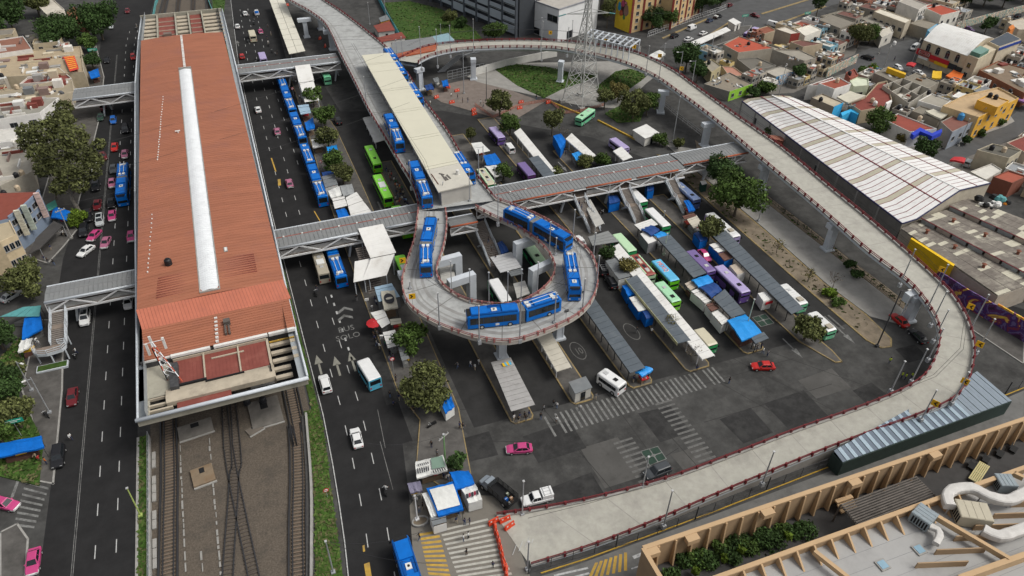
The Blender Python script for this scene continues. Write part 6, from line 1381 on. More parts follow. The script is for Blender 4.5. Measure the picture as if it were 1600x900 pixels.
railfence('grey fence under the ramp near the tree lawn',[(1038,166),(1060,185),(1095,212)],1.6)
t=thing('street_shelter','long white roofed shelter on the median of the upper street','shelter',tuple(W(1105,75)));G=WL([(1076,67),(1135,42),(1142,47),(1087,72)],3.0)
for k in range(6):u,v=k/6,(k+.98)/6;bw(MB().prism([G[0].lerp(G[1],u).xy,G[0].lerp(G[1],v).xy,G[3].lerp(G[2],v).xy,G[3].lerp(G[2],u).xy],2.85,3.0,bottom=True),'roof_panel',SHEETW,t)
bb=MB();[bb.tube((c.x,c.y,0),(c.x,c.y,2.85),.1,n=6)for c in[G[3].lerp(G[2],k/4)for k in range(5)]];bw(bb,'posts',STEEL,t)
TK=[(1170,67,5.3,'black','black tank on the red flat roof by the upper street'),(1195,69,5.3,'beige','beige tank on the red flat roof by the upper street'),(1188,98,3.3,'beige','beige tank on the weathered low grey roof'),(1246,76,5.6,'black','black tank at the corner of the brown red roof'),(1274,60,6.2,'black','black tank beside the white house with teal windows'),(1280,91,6.2,'black','black tank at the edge of the tall grey block house'),(1194,66,5,'white','small white tank next to the beige one on the red flat roof'),(1309,124,6.7,'beige','beige tank on the terracotta upper roof'),(1283,154,5.2,'black','black tank on the cyan house roof'),(1364,155,4.5,'beige','beige tank on the maroon roof terrace'),(1368,160,4.5,'white','white tank on the maroon roof terrace'),(1328,113,5.3,'black','black tank on the small red roof behind the green gable'),(1452,143,5.7,'black','black tank on the white house beside the unfinished walls'),(1548,147,9.7,'black','left black tank on the yellow rooftop room'),(1557,150,9.7,'black','right black tank on the yellow rooftop room'),(1502,182,5.7,'blue','round blue tank on the mottled maroon roof'),(1438,183,5.1,'beige','beige tank on the roof behind the blue trimmed house'),(1551,229,5.7,'black','black tank on the dark roofed house by the lower street'),(1570,232,5.7,'beige','beige tank on the dark roofed house by the lower street'),(1108,96,4.2,'black','black tank on the small beige house'),(1176,116,3.3,'black','black tank on the roof beside the low green house'),(1492,131,4.8,'beige','beige tank on the roofs near the orange awning'),(1444,118,4.8,'beige','pair tank, beige, on the flat roof near the yellow cover'),(1577,29,4.6,'beige','beige tank on the house with orange chimney wall'),(1460,7,6.8,'black','black tank on the house with red tiled looking roof'),(1366,41,3.7,'black','black tank on the cluttered grey house'),(25,134,5,'beige','beige tank on the roofs at upper left'),(76,140,5,'beige','large beige tank above the left footbridge end'),(24,272,5.1,'black','black tank on the grey roof behind the eucalyptus'),(33,268,5.1,'beige','beige tank on the grey roof behind the eucalyptus'),(26,292,5.0,'beige','beige tank on the roof beside the curved building'),(5,300,6,'black','black tank at the left edge beside the curved building'),(1398,66,4,'white','white tank on the shop roofs near the side street')]
for x,y,z_,c_,lb in TK:p=W(x,y,z_+.6);water_tank(p.x,p.y,z_-.4,c_,lb,1.15 if c_!='blue' else 1.6)
rnd=random.Random(21)
t=None
for i,(x,y,z_)in En(((1160,72,5.2),(1118,130,3),(1150,134,3),(1130,126,3),(1290,40,5.7),(1350,35,3.3),(1380,42,3.3),(1400,120,4.5),(1440,124,4.4),(1330,165,4),(1460,180,4.2),(40,105,5),(85,90,5),(60,115,4.6),(20,150,4.5),(90,145,4.5),(55,160,5),(1240,93,5.8),(1425,30,3.6),(1470,150,5.2),(1500,135,4.6),(1560,110,4.4),(1590,120,4.4))):
 p=W(x,y,z_);t=thing('roof_clutter','heap of boards and boxes on the roof '+['of the red-roofed block house','of the green fronted house, left end','of the green fronted house, right end','of the green fronted house, middle','of the grey house over the orange awning','of the cluttered grey house, left','of the cluttered grey house, right','beside the yellow parapet sign','beside the unfinished cell walls','of the maroon terrace house','under the cream sheet awning','of the concrete terrace at upper left','beside the red yellow banner','of the maroon sunken terrace','at the left edge above the footbridge','beside the left footbridge end','of the white barred window house','of the tall grey block house','in front of the white balcony house','of the white house by the tan roof','near the orange market awning','of the brown brick row, near end','of the brown brick row, far end'][i],'roof clutter',(p.x,p.y,z_-.1),rnd.uniform(0,3),'clutter on roofs')
 for k in range(7):
  L_,w_,h_=rnd.uniform(.3,2.2),rnd.uniform(.2,.8),rnd.uniform(.15,.7);x_,y_=rnd.uniform(-1.8,1.8),rnd.uniform(-1.4,1.4)
  MB().box(-L_/2,-w_/2,0,L_/2,w_/2,h_,0,Matrix.Translation((x_,y_,0))@Matrix.Rotation(rnd.uniform(0,3),4,'Z')).build('junk_piece',rnd.choice((SHEETW,CONC,SHEETG,TARPW,ORANGEP if k==0 else CONC,wallm('#8a6a50'),wallm('#5a5a5c'))),t)
p=WL([(100,91),(117,89),(124,110),(110,114)],5.6);t=thing('printed_banner','red and yellow lettered banner lying over the roof terrace','banner',tuple(p[0]))
bb=MB().poly([q_+V3((0,0,.5))for q_ in p][::-1]);bb.poly([q_+V3((0,0,.45))for q_ in p]);bw(bb,'cloth',mat('banner_red_yellow',(.55,.05,.03),.7,.2),t)
for k in range(7):u=.06+.13*k;a_,b_=p[0].lerp(p[3],u).lerp(p[1].lerp(p[2],u),.08),p[0].lerp(p[3],u).lerp(p[1].lerp(p[2],u),.9);bb=MB();bb.beam(a_+V3((0,0,.53)),b_+V3((0,0,.53)),.55,.02);bw(bb,'print_stripe',SGY,t)
#VEHICLES
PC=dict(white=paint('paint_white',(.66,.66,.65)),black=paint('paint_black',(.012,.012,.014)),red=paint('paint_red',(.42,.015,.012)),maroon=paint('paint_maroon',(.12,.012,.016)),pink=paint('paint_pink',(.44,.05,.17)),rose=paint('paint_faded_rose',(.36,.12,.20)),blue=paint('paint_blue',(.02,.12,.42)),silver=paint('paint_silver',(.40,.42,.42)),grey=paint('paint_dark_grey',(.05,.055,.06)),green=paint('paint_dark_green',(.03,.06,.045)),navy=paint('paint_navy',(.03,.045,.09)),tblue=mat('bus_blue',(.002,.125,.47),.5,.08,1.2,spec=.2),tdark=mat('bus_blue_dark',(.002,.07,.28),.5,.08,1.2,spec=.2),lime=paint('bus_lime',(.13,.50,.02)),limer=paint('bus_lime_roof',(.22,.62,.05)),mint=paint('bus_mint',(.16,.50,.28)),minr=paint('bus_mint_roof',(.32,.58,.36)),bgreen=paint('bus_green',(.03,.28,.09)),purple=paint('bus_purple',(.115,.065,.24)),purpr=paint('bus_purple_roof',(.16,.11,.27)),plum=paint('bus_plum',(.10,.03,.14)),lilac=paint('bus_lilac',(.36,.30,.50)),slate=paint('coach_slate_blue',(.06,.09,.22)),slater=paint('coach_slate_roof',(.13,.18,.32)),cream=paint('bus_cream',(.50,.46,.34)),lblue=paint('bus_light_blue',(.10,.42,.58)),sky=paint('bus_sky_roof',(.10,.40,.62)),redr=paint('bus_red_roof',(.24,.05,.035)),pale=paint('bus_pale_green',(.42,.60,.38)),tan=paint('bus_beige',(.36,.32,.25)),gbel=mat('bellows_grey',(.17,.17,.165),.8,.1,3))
PROTO={}
def ring8(y,w_,z0,z1):return[V3(p)for p in((-w_*.9,y,z0),(w_*.9,y,z0),(w_,y,z0+.18),(w_,y,z1-.1),(w_*.88,y,z1),(-w_*.88,y,z1),(-w_,y,z1-.1),(-w_,y,z0+.18))]
def wheel_mesh(r,wd):
 b=MB().tube((-wd/2,0,0),(wd/2,0,0),r,n=12,m=0);h=MB().tube((-wd/2-.02,0,0),(wd/2+.02,0,0),r*.55,n=8);return b.mesh('wheel',BLACK),h.mesh('hub',CHROME)
WHL={k:wheel_mesh(*v)for k,v in{'car':(.31,.2),'bus':(.48,.32),'moto':(.3,.12)}.items()}
CARS=dict(sedan=dict(st=[(-2.2,.70,.40,.78),(-2.1,.82,.26,.92),(-1.2,.87,.22,.96),(.7,.87,.22,.94),(1.65,.84,.22,.83),(2.1,.76,.26,.70),(2.2,.64,.36,.60)],cab=(-1.78,1.0,.93,.79,-1.15,.22,1.44,.60),wb=1.32),hatch=dict(st=[(-1.95,.72,.38,.85),(-1.88,.82,.25,.95),(-1.0,.85,.22,.97),(.7,.85,.22,.95),(1.5,.82,.22,.85),(1.9,.74,.26,.70),(1.98,.62,.36,.6)],cab=(-1.88,1.0,.95,.78,-1.55,.2,1.5,.62),wb=1.22),suv=dict(st=[(-2.3,.76,.42,1.0),(-2.22,.88,.30,1.08),(-1.2,.92,.26,1.1),(.9,.92,.26,1.1),(1.8,.90,.26,1.0),(2.2,.82,.3,.86),(2.3,.7,.4,.76)],cab=(-2.22,1.15,1.08,.84,-2.0,.45,1.74,.68),wb=1.4),van=dict(st=[(-2.5,.84,.36,1.15),(-2.45,.92,.3,1.2),(0,.95,.28,1.2),(1.5,.95,.28,1.15),(2.2,.88,.3,.95),(2.45,.75,.4,.8)],cab=(-2.47,1.95,1.17,.9,-2.4,1.2,2.05,.78),wb=1.5),pickup=dict(st=[(-2.6,.82,.45,.95),(-2.55,.9,.35,1.0),(-.6,.92,.3,1.0),(1.0,.92,.3,1.02),(1.9,.9,.3,.95),(2.3,.82,.34,.82),(2.4,.7,.42,.72)],cab=(-.75,1.15,1.0,.82,-.5,.55,1.68,.68),wb=1.55))
def car_proto(kind,col,low):
 key=(kind,col,low)
 if key in PROTO:return PROTO[key]
 c=CARS[kind];st=c['st'];yb,yf,zb,wb_,rb,rf,zr,wr=c['cab'];out=[]
 b=MB();b.loft([ring8(*s)[::-1]for s in st][::-1])
 if low:
  b.m=[1 if max(b.v[i][2]for i in f)<.80 or(sum(b.v[i][1]for i in f)/len(f)>1.95)else 0 for f in b.f]
 B=[V3(p)for p in((-wb_,yb,zb-.02),(wb_,yb,zb-.02),(wb_,yf,zb-.02),(-wb_,yf,zb-.02))];T=[V3(p)for p in((-wr,rb,zr),(wr,rb,zr),(wr,rf,zr),(-wr,rf,zr))]
 T2=[V3((p.x*.8,p.y*.92+(rb+rf)/2*.08,zr+.05))for p in T]
 b.add(B+T,[(0,1,5,4),(1,2,6,5),(2,3,7,6),(3,0,4,7)]);b.add(T+T2,[(0,1,5,4),(1,2,6,5),(2,3,7,6),(3,0,4,7),(4,5,6,7)])
 out.append(('body',b.mesh('body',[PC[col],PC[low or col]]),None,None))
 def pane(i,j,s0=.07,nm='side_window',u=(.08,.92)):
  a,b_,c_,d_=B[i],B[j],T[j],T[i];n_=(b_-a).cross(d_-a).normalized()*.02
  q=lambda s,t:a.lerp(b_,s).lerp(d_.lerp(c_,s),t)+n_
  pts=[q(u[0],.1),q(u[1],.1),q(u[1],.9),q(u[0],.9)];m=MB();m.add(pts+[p-n_*1.5 for p in pts],[(0,1,2,3),(0,4,5,1),(1,5,6,2),(2,6,7,3),(3,7,4,0)]);out.append((nm,m.mesh(nm,GLASS),None,None))
 pane(0,1,nm='rear_window');pane(2,3,nm='windscreen')
 for i,j in((1,2),(3,0)):
  if kind=='van':pane(i,j,u=(.72,.95)if i==1 else(.05,.28))
  else:pane(i,j,u=(.06,.49));pane(i,j,u=(.53,.94))
 if kind=='pickup':out.append(('cargo_bed',MB().box(-.78,-2.45,.9,.78,-.85,1.015).mesh('cargo_bed',DARK),None,None))
 z_=st[-2][3]-.12
 for s in(-1,1):
  out.append(('headlight',MB().box(s*.58-.16,st[-1][0]-.16,z_-.08,s*.58+.16,st[-1][0]+.0,z_+.08).mesh('headlight',CHROME),None,None))
  out.append(('tail_light',MB().box(s*.62-.14,st[0][0]-.03,st[0][3]-.2,s*.62+.14,st[0][0]+.1,st[0][3]).mesh('tail_light',REDL),None,None))
  out.append(('mirror',MB().box(s*(wb_+.06)-.09,yf-.45,zb,s*(wb_+.06)+.09,yf-.3,zb+.14).mesh('mirror',PC[col]),None,None))
  for y in(-c['wb'],c['wb']):out.append(('wheel',WHL['car'][0],None,(s*(st[2][1]-.09),y,.31)));out.append(('hub',WHL['car'][1],len(out)-1,(0,0,0)))
 out.append(('number_plate',MB().box(-.22,st[0][0]-.04,.55,.22,st[0][0]+.02,.68).mesh('number_plate',CHROME),None,None))
 PROTO[key]=out;return out
def spawn(proto,root,rear_rot=None):
 objs=[]
 for item in proto:
  nm,me,par,lc=item[:4];rear=len(item)>4 and item[4]
  o=bpy.data.objects.new(nm,me);sc.collection.objects.link(o);o.parent=root if par is None else objs[par]
  if lc:o.location=lc
  if rear and rear_rot is not None and par is None:
   o.rotation_euler=(0,0,rear_rot)
   if lc:v=Matrix.Rotation(rear_rot,3,'Z')@V3(lc);o.location=v
  objs.append(o)
 return objs
def car(kind,col,x,y,head,label,low=None,z=.02,cat=None,name=None):
 p=W(x,y,z+.6);r={'N':0,'S':pi}.get(head)if isinstance(head,str)else None
 if r is None:q=W(head[0],head[1],z+.6);r=atan2((q-p).y,(q-p).x)-pi/2
 else:r+=random.uniform(-.03,.03)
 nm=name or{'van':'parked_van','pickup':'pickup_truck'}.get(kind,'car');taxi=low=='white' and col in('pink','rose')
 if taxi:nm='taxi'
 t=thing(nm,label,cat or('taxi' if taxi else{'van':'van','pickup':'pickup truck'}.get(kind,'car')),(p.x,p.y,z),r,'cars and taxis on the streets')
 spawn(car_proto(kind,col,low),t);return t
P_,S_='pink','sedan'
CL=[(S_,'maroon',199,17,'S','dark red car at the very top of the left avenue'),(S_,'silver',173,41,'S','silver and black car parked under the trees at the top of the left avenue'),('hatch','red',208,89,'S','red car beside the far end of the station roof gutter'),(S_,'black',167,94,'S','black car parked by the green sign and the trees'),('hatch','maroon',161,168,'S','dark red car just below the farther left footbridge'),(S_,'green',157,183,'S','dark green car in shade behind the eucalyptus'),('hatch','blue',177,188,'S','blue hatchback on the left avenue below the farther footbridge'),('suv','black',196,202,'S','black car on the left avenue next to the station gutter'),(S_,'red',179,230,'S','bright red car ahead of the pink taxi on the left avenue'),(S_,'rose',195,241,'S','faded pink taxi right behind the blue trolleybus on the left avenue','white'),(S_,'maroon',161,244,(164,252),'dark red car with an orange light coming out from under the eucalyptus'),(S_,'grey',177,264,'S','dark grey car left of the rear of the left avenue trolleybus'),('suv','white',150,263,'S','white car half hidden below the eucalyptus branches'),(S_,'rose',175,286,'S','faded pink taxi beside the middle of the left avenue trolleybus','white'),('suv','black',150,291,'S','black car with white mirrors beside the eucalyptus trunk'),(S_,'black',174,317,'S','black car beside the front of the left avenue trolleybus'),(S_,'maroon',152,320,'S','dark maroon car behind the silver car with the sunroof'),(S_,P_,175,337,'S','bright pink taxi just in front of the black car and the trolleybus','white'),('suv','silver',156,345,'S','silver car with dark sunroof on the left avenue'),('suv','black',137,339,'S','black car parked by the round green bush'),('suv','black',131,361,'S','black car parked at the corner by the leaning pole'),(S_,P_,147,368,(139,376),'bright pink taxi turning beside the silver car','white'),(S_,'rose',165,379,(162,386),'faded pink taxi in front of the turning taxi','white'),(S_,'white',134,392,(126,398),'white sedan turning into the side street'),(S_,P_,205,369,'S','pink taxi half under the station gutter','white'),(S_,'white',200,472,'S','white car half under the station gutter below the near footbridge'),(S_,'navy',127,476,'S','dark blue car under the near left footbridge'),('suv','white',133,497,'S','white car with black roof glass below the near left footbridge'),(S_,'maroon',113,620,'S','maroon car parked along the left pavement'),('suv','black',91,714,'S','black car parked by the long blue tarpaulin'),(S_,P_,8,787,(20,790),'pink taxi waiting at the zebra crossing on the left edge','white'),(S_,P_,52,877,(50,892),'pink taxi at the bottom left corner','white'),(S_,'silver',18,462,(30,455),'silver car parked at the left edge under trees'),('hatch','white',27,203,(38,200),'white car at the left edge beside the white shed'),(S_,'white',383,21,'N','white car at the top of the right avenue'),(S_,'white',371,41,'N','white car beside the far end of the station on the right avenue'),('hatch','red',378,88,'N','red car just above the farther right footbridge'),('pickup','white',401,20,'N','white pickup truck with blue load at the top of the right avenue'),(S_,P_,407,49,'N','pink taxi beside the beige minibus on the right avenue','white'),(S_,'white',403,171,'N','white car on the right avenue left of the blue bus queue'),(S_,'rose',433,205,'N','pale pink taxi on the right avenue, farther of two','white'),(S_,'rose',452,286,'N','pale pink taxi on the right avenue, nearer of two','white'),('suv','white',508,600,'N','white car standing at the tail of the road arrows'),(S_,'white',557,684,'N','white taxi with pink roof end on the right avenue','white'),('suv','black',528,189,'N','black car in the lane right of the green trees'),('van','white',796,233,(790,225),'white passenger van in the coach yard beside the white shelter'),(S_,'white',906,376,(900,368),'white and red car behind the ring viaduct railing'),(S_,P_,1101,399,(1109,408),'pink taxi between the purple bus and the blue stalls','pink'),(S_,'red',1192,572,(1180,572),'red car standing alone by the platform end'),(S_,P_,811,701,(796,702),'pink taxi alone on the wide forecourt','white'),('suv','grey',1027,737,(1012,743),'black car close to the maroon ramp railing'),('pickup','white',838,779,(822,783),'white pickup truck with a white box cover on its bed'),(S_,'red',1405,500,(1398,494),'red car under the ramp bend beside the white steel post'),(S_,'black',1434,525,(1426,517),'black car parked behind the red car under the ramp bend'),('suv','black',941,421,(936,410),'black car with roof rack beside the grey roofed stall row'),('suv','black',955,441,(950,432),'black car nearer the ring viaduct beside the blue stalls'),('suv','black',1054,56,(1066,51),'black car at the start of the yellow kerb on the upper street'),('van','white',1081,44,(1093,39),'white closed van on the upper street'),(S_,'white',1099,52,(1108,48),'white car beside the long shelter, farther one'),(S_,'white',1076,61,(1085,58),'white car beside the long shelter, nearer one'),(S_,'navy',1109,32,(1118,28),'dark blue car behind the white van on the upper street'),('pickup','black',1122,26,(1132,22),'black pickup with white load at the upper street corner'),(S_,'maroon',1180,24,(1189,27),'maroon car crossing at the upper junction'),('suv','black',1355,90,(1343,86),'black car turning on the market street'),('van','white',1429,75,(1420,80),'white van parked by the red shop sign'),(S_,'white',1436,114,(1446,118),'white car beside the yellow market cover'),('hatch','white',1404,106,(1412,110),'white car behind the long yellow parapet sign'),('van','white',1208,39,(1219,42),'white van among the roofs near the upper junction'),('suv','navy',1231,39,(1240,36),'dark blue car near the white house with pale roof'),('pickup','white',1547,37,(1558,38),'white pickup behind the arched white roof'),('hatch','plum',1515,46,(1525,49),'purple car beside the graffiti boundary wall'),(S_,'black',1591,24,(1600,20),'black car at the top right corner by the graffiti wall'),('suv','silver',1513,255,(1519,248),'silver car next to the red tent on the lower house street'),(S_,'black',1070,4,(1080,2),'black car at the top edge near the upper junction'),('hatch','maroon',1140,8,(1150,4),'dark red car at the top edge by the red stall'),]
for c in CL:car(*c)
p=W(834,775,.9);t=None
pk=[o for o in sc.objects if o.get('label','').startswith('white pickup truck with a white box')][0]
MB().box(-.85,-2.55,.95,.85,-.8,1.85).build('box_cover',PC['white'],pk);b=MB();[b.beam((x,-2.3,1.9),(x,-1.0,1.9),.06)for x in(-.6,0,.6)];b.beam((-.8,-2.2,1.95),(.8,-2.2,1.95),.06);b.beam((-.8,-1.1,1.95),(.8,-1.1,1.95),.06);b.build('roof_rack',CHROME,pk)
for lb,cl,m_ in(('white pickup truck with blue load',(-.75,-2.4,1.0,.75,-.9,1.5),TARPB),('black pickup with white load',(-.7,-2.3,1.0,.7,-1.0,1.4),TARPW)):
 o=[o for o in sc.objects if o.get('label','').startswith(lb)][0];MB().box(*cl).build('load',m_,o)
for lb in('silver car with dark sunroof','white car with black roof glass'):
 o=[o for o in sc.objects if o.get('label','').startswith(lb)][0];MB().box(-.55,-1.3,1.765,.55,.2,1.80).build('sunroof',GLASS,o)
for lb in('black car with roof rack',):
 o=[o for o in sc.objects if o.get('label','').startswith(lb)][0];b=MB();[b.beam((s*.6,-1.8,1.9),(s*.6,.3,1.9),.06)for s in(-1,1)];[b.beam((-.65,y,1.9),(.65,y,1.9),.05)for y in(-1.6,-.8,0)];b.build('roof_rack',CHROME,o)
a,q=W(792,778,1.0),W(764,755,1.0);t=thing('stake_truck','black stake truck with open slatted cargo bed holding boxes','truck',(a.lerp(q,.5).x,a.lerp(q,.5).y,.02),atan2((q-a).y,(q-a).x)-pi/2)
b=MB();b.loft([ring8(y,w_,z0,z1)[::-1]for y,w_,z0,z1 in((1.4,1.0,.5,1.2),(1.5,1.05,.4,1.35),(2.6,1.02,.4,1.3),(3.3,.9,.45,1.1),(3.4,.8,.55,1.0))][::-1]);B_=[(-.95,1.3,1.3),(.95,1.3,1.3),(.95,2.6,1.3),(-.95,2.6,1.3),(-.8,1.4,2.05),(.8,1.4,2.05),(.8,2.1,2.05),(-.8,2.1,2.05)];b.add(B_,[(0,1,5,4),(1,2,6,5),(2,3,7,6),(3,0,4,7),(4,5,6,7)]);b.build('cab',paint('paint_grey_blue',(.22,.25,.28)),t)
MB().add([(-.8,2.57,1.4),(.8,2.57,1.4),(.7,2.17,2.0),(-.7,2.17,2.0)],[(0,1,2,3)]).build('windscreen',GLASS,t);MB().box(-1.15,-3.4,.75,1.15,1.2,.95).build('bed_floor',DARK,t)
for s in(-1,1):
 b=MB();[b.beam((s*1.12,-3.3,z_),(s*1.12,1.15,z_),.06,.14)for z_ in(1.1,1.45,1.8,2.15)];[b.beam((s*1.14,y,.9),(s*1.14,y,2.25),.07)for y in(-3.3,-2.2,-1.1,0,1.1)];b.build('stake_side',BLACK,t)
 for y in(-2.2,2.4):o=link('wheel',WHL['bus'][0],t,(s*.95,y,.45));link('hub',WHL['bus'][1],o)
b=MB();[b.beam((-1.1,y,z_),(1.1,y,z_),.06,.14)for y in(-3.36,1.2)for z_ in(1.1,1.45,1.8,2.15)];b.build('stake_end',BLACK,t)
for i,(x,y,s,m_)in En(((.3,-2.6,.45,mat('box_brown',(.30,.16,.08),.8)),(-.4,-2.2,.5,PC['tdark']),(.5,-1.6,.4,mat('box_olive',(.20,.22,.15),.8)),(-.5,-3.0,.35,SHEETW),(.1,-3.0,.4,mat('box_brown',(.3,.16,.08))))):
 k=thing('cargo_box',['brown carton in the stake truck','blue crate in the stake truck','olive box in the stake truck','white small box in the stake truck corner','second brown carton at the tail of the stake truck'][i],'box',t.matrix_basis@V3((x,y,.95)),t.rotation_euler.z,'load of the stake truck');MB().box(-s/2,-s/2,0,s/2,s/2,s).build('box',m_,k);MB().box(-s/2-.01,-.03,-.001+s,s/2+.01,.03,s+.01).build('tape',TARPW,k)
def bus_section(out,y0,y1,Wd,Hh,body,roofc,front,back,rear=False,nwin=6,door=True,z0=.35,splitz=1.25,coach=False,taper=.12):
 w2=Wd/2
 def rg(y,k=1.0,zt=Hh):return[V3(p)for p in((-w2*k,y,z0),(w2*k,y,z0),(w2*k,y,zt-.35),(w2*k*.96,y,zt-.12),(w2*k*.84,y,zt),(-w2*k*.84,y,zt),(-w2*k*.96,y,zt-.12),(-w2*k,y,zt-.35))]
 b=MB();st=[(y0,.97 if back else 1,Hh-(.1 if back else 0)),(y0+.25,1,Hh),(y1-.4,1,Hh),(y1,.95 if front else 1,Hh-(.16 if front else 0))]
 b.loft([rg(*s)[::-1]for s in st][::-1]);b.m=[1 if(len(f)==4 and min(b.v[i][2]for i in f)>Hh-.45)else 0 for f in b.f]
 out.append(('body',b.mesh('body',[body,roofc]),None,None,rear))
 zg0,zg1=splitz,Hh-.55;n_=nwin;L_=(y1-y0-.9)/n_
 for s in(-1,1):
  for k in range(n_):
   ya=y0+.45+k*L_+.015;yb=ya+L_-.03
   low=z0+.2 if(door and s>0 and k in(n_-1,n_//2))else zg0
   nm='door' if low<1 else 'window'
   x0_,x1_=sorted((s*(w2-.02),s*(w2+.018)))
   out.append((nm,MB().box(x0_,ya,low,x1_,yb,zg1).mesh(nm,GLASS),None,None,rear))
 if front:
  out.append(('windscreen',MB().add([(w2*.86,y1+.02,splitz-.05),(-w2*.86,y1+.02,splitz-.05),(-w2*.80,y1-.03,Hh-.42),(w2*.80,y1-.03,Hh-.42),(w2*.86,y1-.05,splitz-.05),(-w2*.86,y1-.05,splitz-.05),(-w2*.80,y1-.1,Hh-.42),(w2*.80,y1-.1,Hh-.42)],[(0,1,2,3),(4,5,1,0),(3,2,6,7),(4,0,3,7),(1,5,6,2)]).mesh('windscreen',GLASS),None,None,rear))
  out.append(('destination_sign',MB().box(-w2*.6,y1-.06,Hh-.40,w2*.6,y1+.01,Hh-.16).mesh('destination_sign',BLACK),None,None,rear))
  for s in(-1,1):
   out.append(('headlight',MB().box(s*w2*.72-.17,y1-.1,.62,s*w2*.72+.17,y1+.03,.85).mesh('headlight',CHROME),None,None,rear))
   out.append(('mirror',MB().box(s*(w2+.16)-.12,y1+.05,Hh-1.0,s*(w2+.16)+.12,y1+.2,Hh-.5).mesh('mirror',BLACK),None,None,rear))
 if back:
  out.append(('rear_window',MB().box(-w2*.80,y0-.03,splitz+.25,w2*.80,y0+.05,Hh-.45).mesh('rear_window',GLASS),None,None,rear))
  for s in(-1,1):out.append(('tail_light',MB().box(s*w2*.78-.12,y0-.04,.75,s*w2*.78+.12,y0+.02,1.15).mesh('tail_light',REDL),None,None,rear))
def wheels(out,ys_,Wd,rear=False):
 for y in ys_:
  for s in(-1,1):out.append(('wheel',WHL['bus'][0],None,(s*(Wd/2-.13),y,.48),rear));out.append(('hub',WHL['bus'][1],len(out)-1,(0,0,0),rear))
def bx(out,nm,m,*a,rear=False):out.append((nm,MB().box(*a).mesh(nm,m),None,None,rear))
HUBW=mat('hatch_white',(.62,.62,.60),.5,.05,2)
def trolley_proto(artic=True):
 key=('trolley',artic)
 if key in PROTO:return PROTO[key]
 o=[];B,D=PC['tblue'],PC['tdark'];Hh=3.25
 if artic:
  bus_section(o,.55,10.0,2.55,Hh,B,B,True,False,nwin=7);wheels(o,(2.2,7.4),2.55)
  bus_section(o,-7.9,-.55,2.55,Hh,B,B,False,True,rear=True,nwin=5,door=True);wheels(o,(-5.4,),2.55,True)
  rr=[];n_=7
  bl=MB();[bl.box(-1.2+.04*(k%2),-.56+1.12*k/n_,.5,1.2-.04*(k%2),-.56+1.12*(k+.98)/n_,Hh-.02-.05*(k%2))for k in range(n_)];o.append(('bellows',bl.mesh('bellows',PC['gbel']),None,None))
  bx(o,'roof_pod',B,-.98,.9,Hh,.98,3.6,Hh+.30);bx(o,'roof_pod',B,-.98,6.2,Hh,.98,9.2,Hh+.30)
  for s in(-1,1):bx(o,'roof_shroud',D,s*1.1-.1,.8,Hh-.1,s*1.1+.1,9.3,Hh+.24)
  bx(o,'roof_hatch',HUBW,-.42,4.5,Hh,.42,5.5,Hh+.16);bx(o,'roof_fan',BLACK,-.16,4.85,Hh+.16,.16,5.2,Hh+.2);bx(o,'roof_duct',D,-.9,3.8,Hh,-.55,6.0,Hh+.12);bx(o,'roof_duct',D,.55,3.8,Hh,.9,6.0,Hh+.12)
  bx(o,'brow',BLACK,-1.0,9.35,Hh-.14,1.0,9.98,Hh+.06)
  bx(o,'roof_pod',B,-.98,-5.9,Hh,.98,-2.4,Hh+.30,rear=True)
  for s in(-1,1):bx(o,'roof_shroud',D,s*1.1-.1,-7.4,Hh-.1,s*1.1+.1,-.9,Hh+.24,rear=True)
  bx(o,'pole_base',HUBW,-.75,-1.7,Hh,-.15,-.9,Hh+.34,rear=True);bx(o,'pole_base',HUBW,.15,-1.7,Hh,.75,-.9,Hh+.34,rear=True)
  bx(o,'roof_equipment',HUBW,-.7,-6.9,Hh,.7,-6.2,Hh+.28,rear=True);bx(o,'roof_equipment',CHROME,-.9,-7.3,Hh,-.3,-6.95,Hh+.2,rear=True)
  base,yt,rear=-1.4,-7.6,True
 else:
  bus_section(o,-6,6,2.55,Hh,B,B,True,True,nwin=8);wheels(o,(-3.3,3.6),2.55)
  bx(o,'roof_pod',B,-.98,1.2,Hh,.98,3.0,Hh+.28);bx(o,'roof_hatch',HUBW,-.42,3.4,Hh,.42,4.3,Hh+.16);bx(o,'roof_fan',BLACK,-.16,3.7,Hh+.16,.16,4.0,Hh+.2);bx(o,'roof_pod',B,-.98,-4.6,Hh,.98,-.8,Hh+.25)
  for s in(-1,1):bx(o,'roof_shroud',D,s*1.1-.1,-5.4,Hh-.1,s*1.1+.1,5.2,Hh+.24);bx(o,'pole_base',HUBW,s*.45-.3,.2,Hh,s*.45+.3,.95,Hh+.34)
  bx(o,'roof_equipment',HUBW,-.7,-5.5,Hh,.7,-4.8,Hh+.28);bx(o,'brow',BLACK,-1.0,5.35,Hh-.14,1.0,5.98,Hh+.06)
  base,yt,rear=.5,-5.6,False
 for s in(-1,1):o.append(('trolley_pole',MB().tube((s*.45,base,Hh+.36),(s*.45,yt,Hh+.55),.06,n=6).mesh('trolley_pole',HUBW),None,None,rear))
 for s in(-1,1):bx(o,'side_emblem',HUBW,s*1.29-.005-.01*(s<0),4.2 if artic else 2,.6,s*1.29+.005+.01*(s>0),4.9 if artic else 2.7,1.05)
 PROTO[key]=o;return o
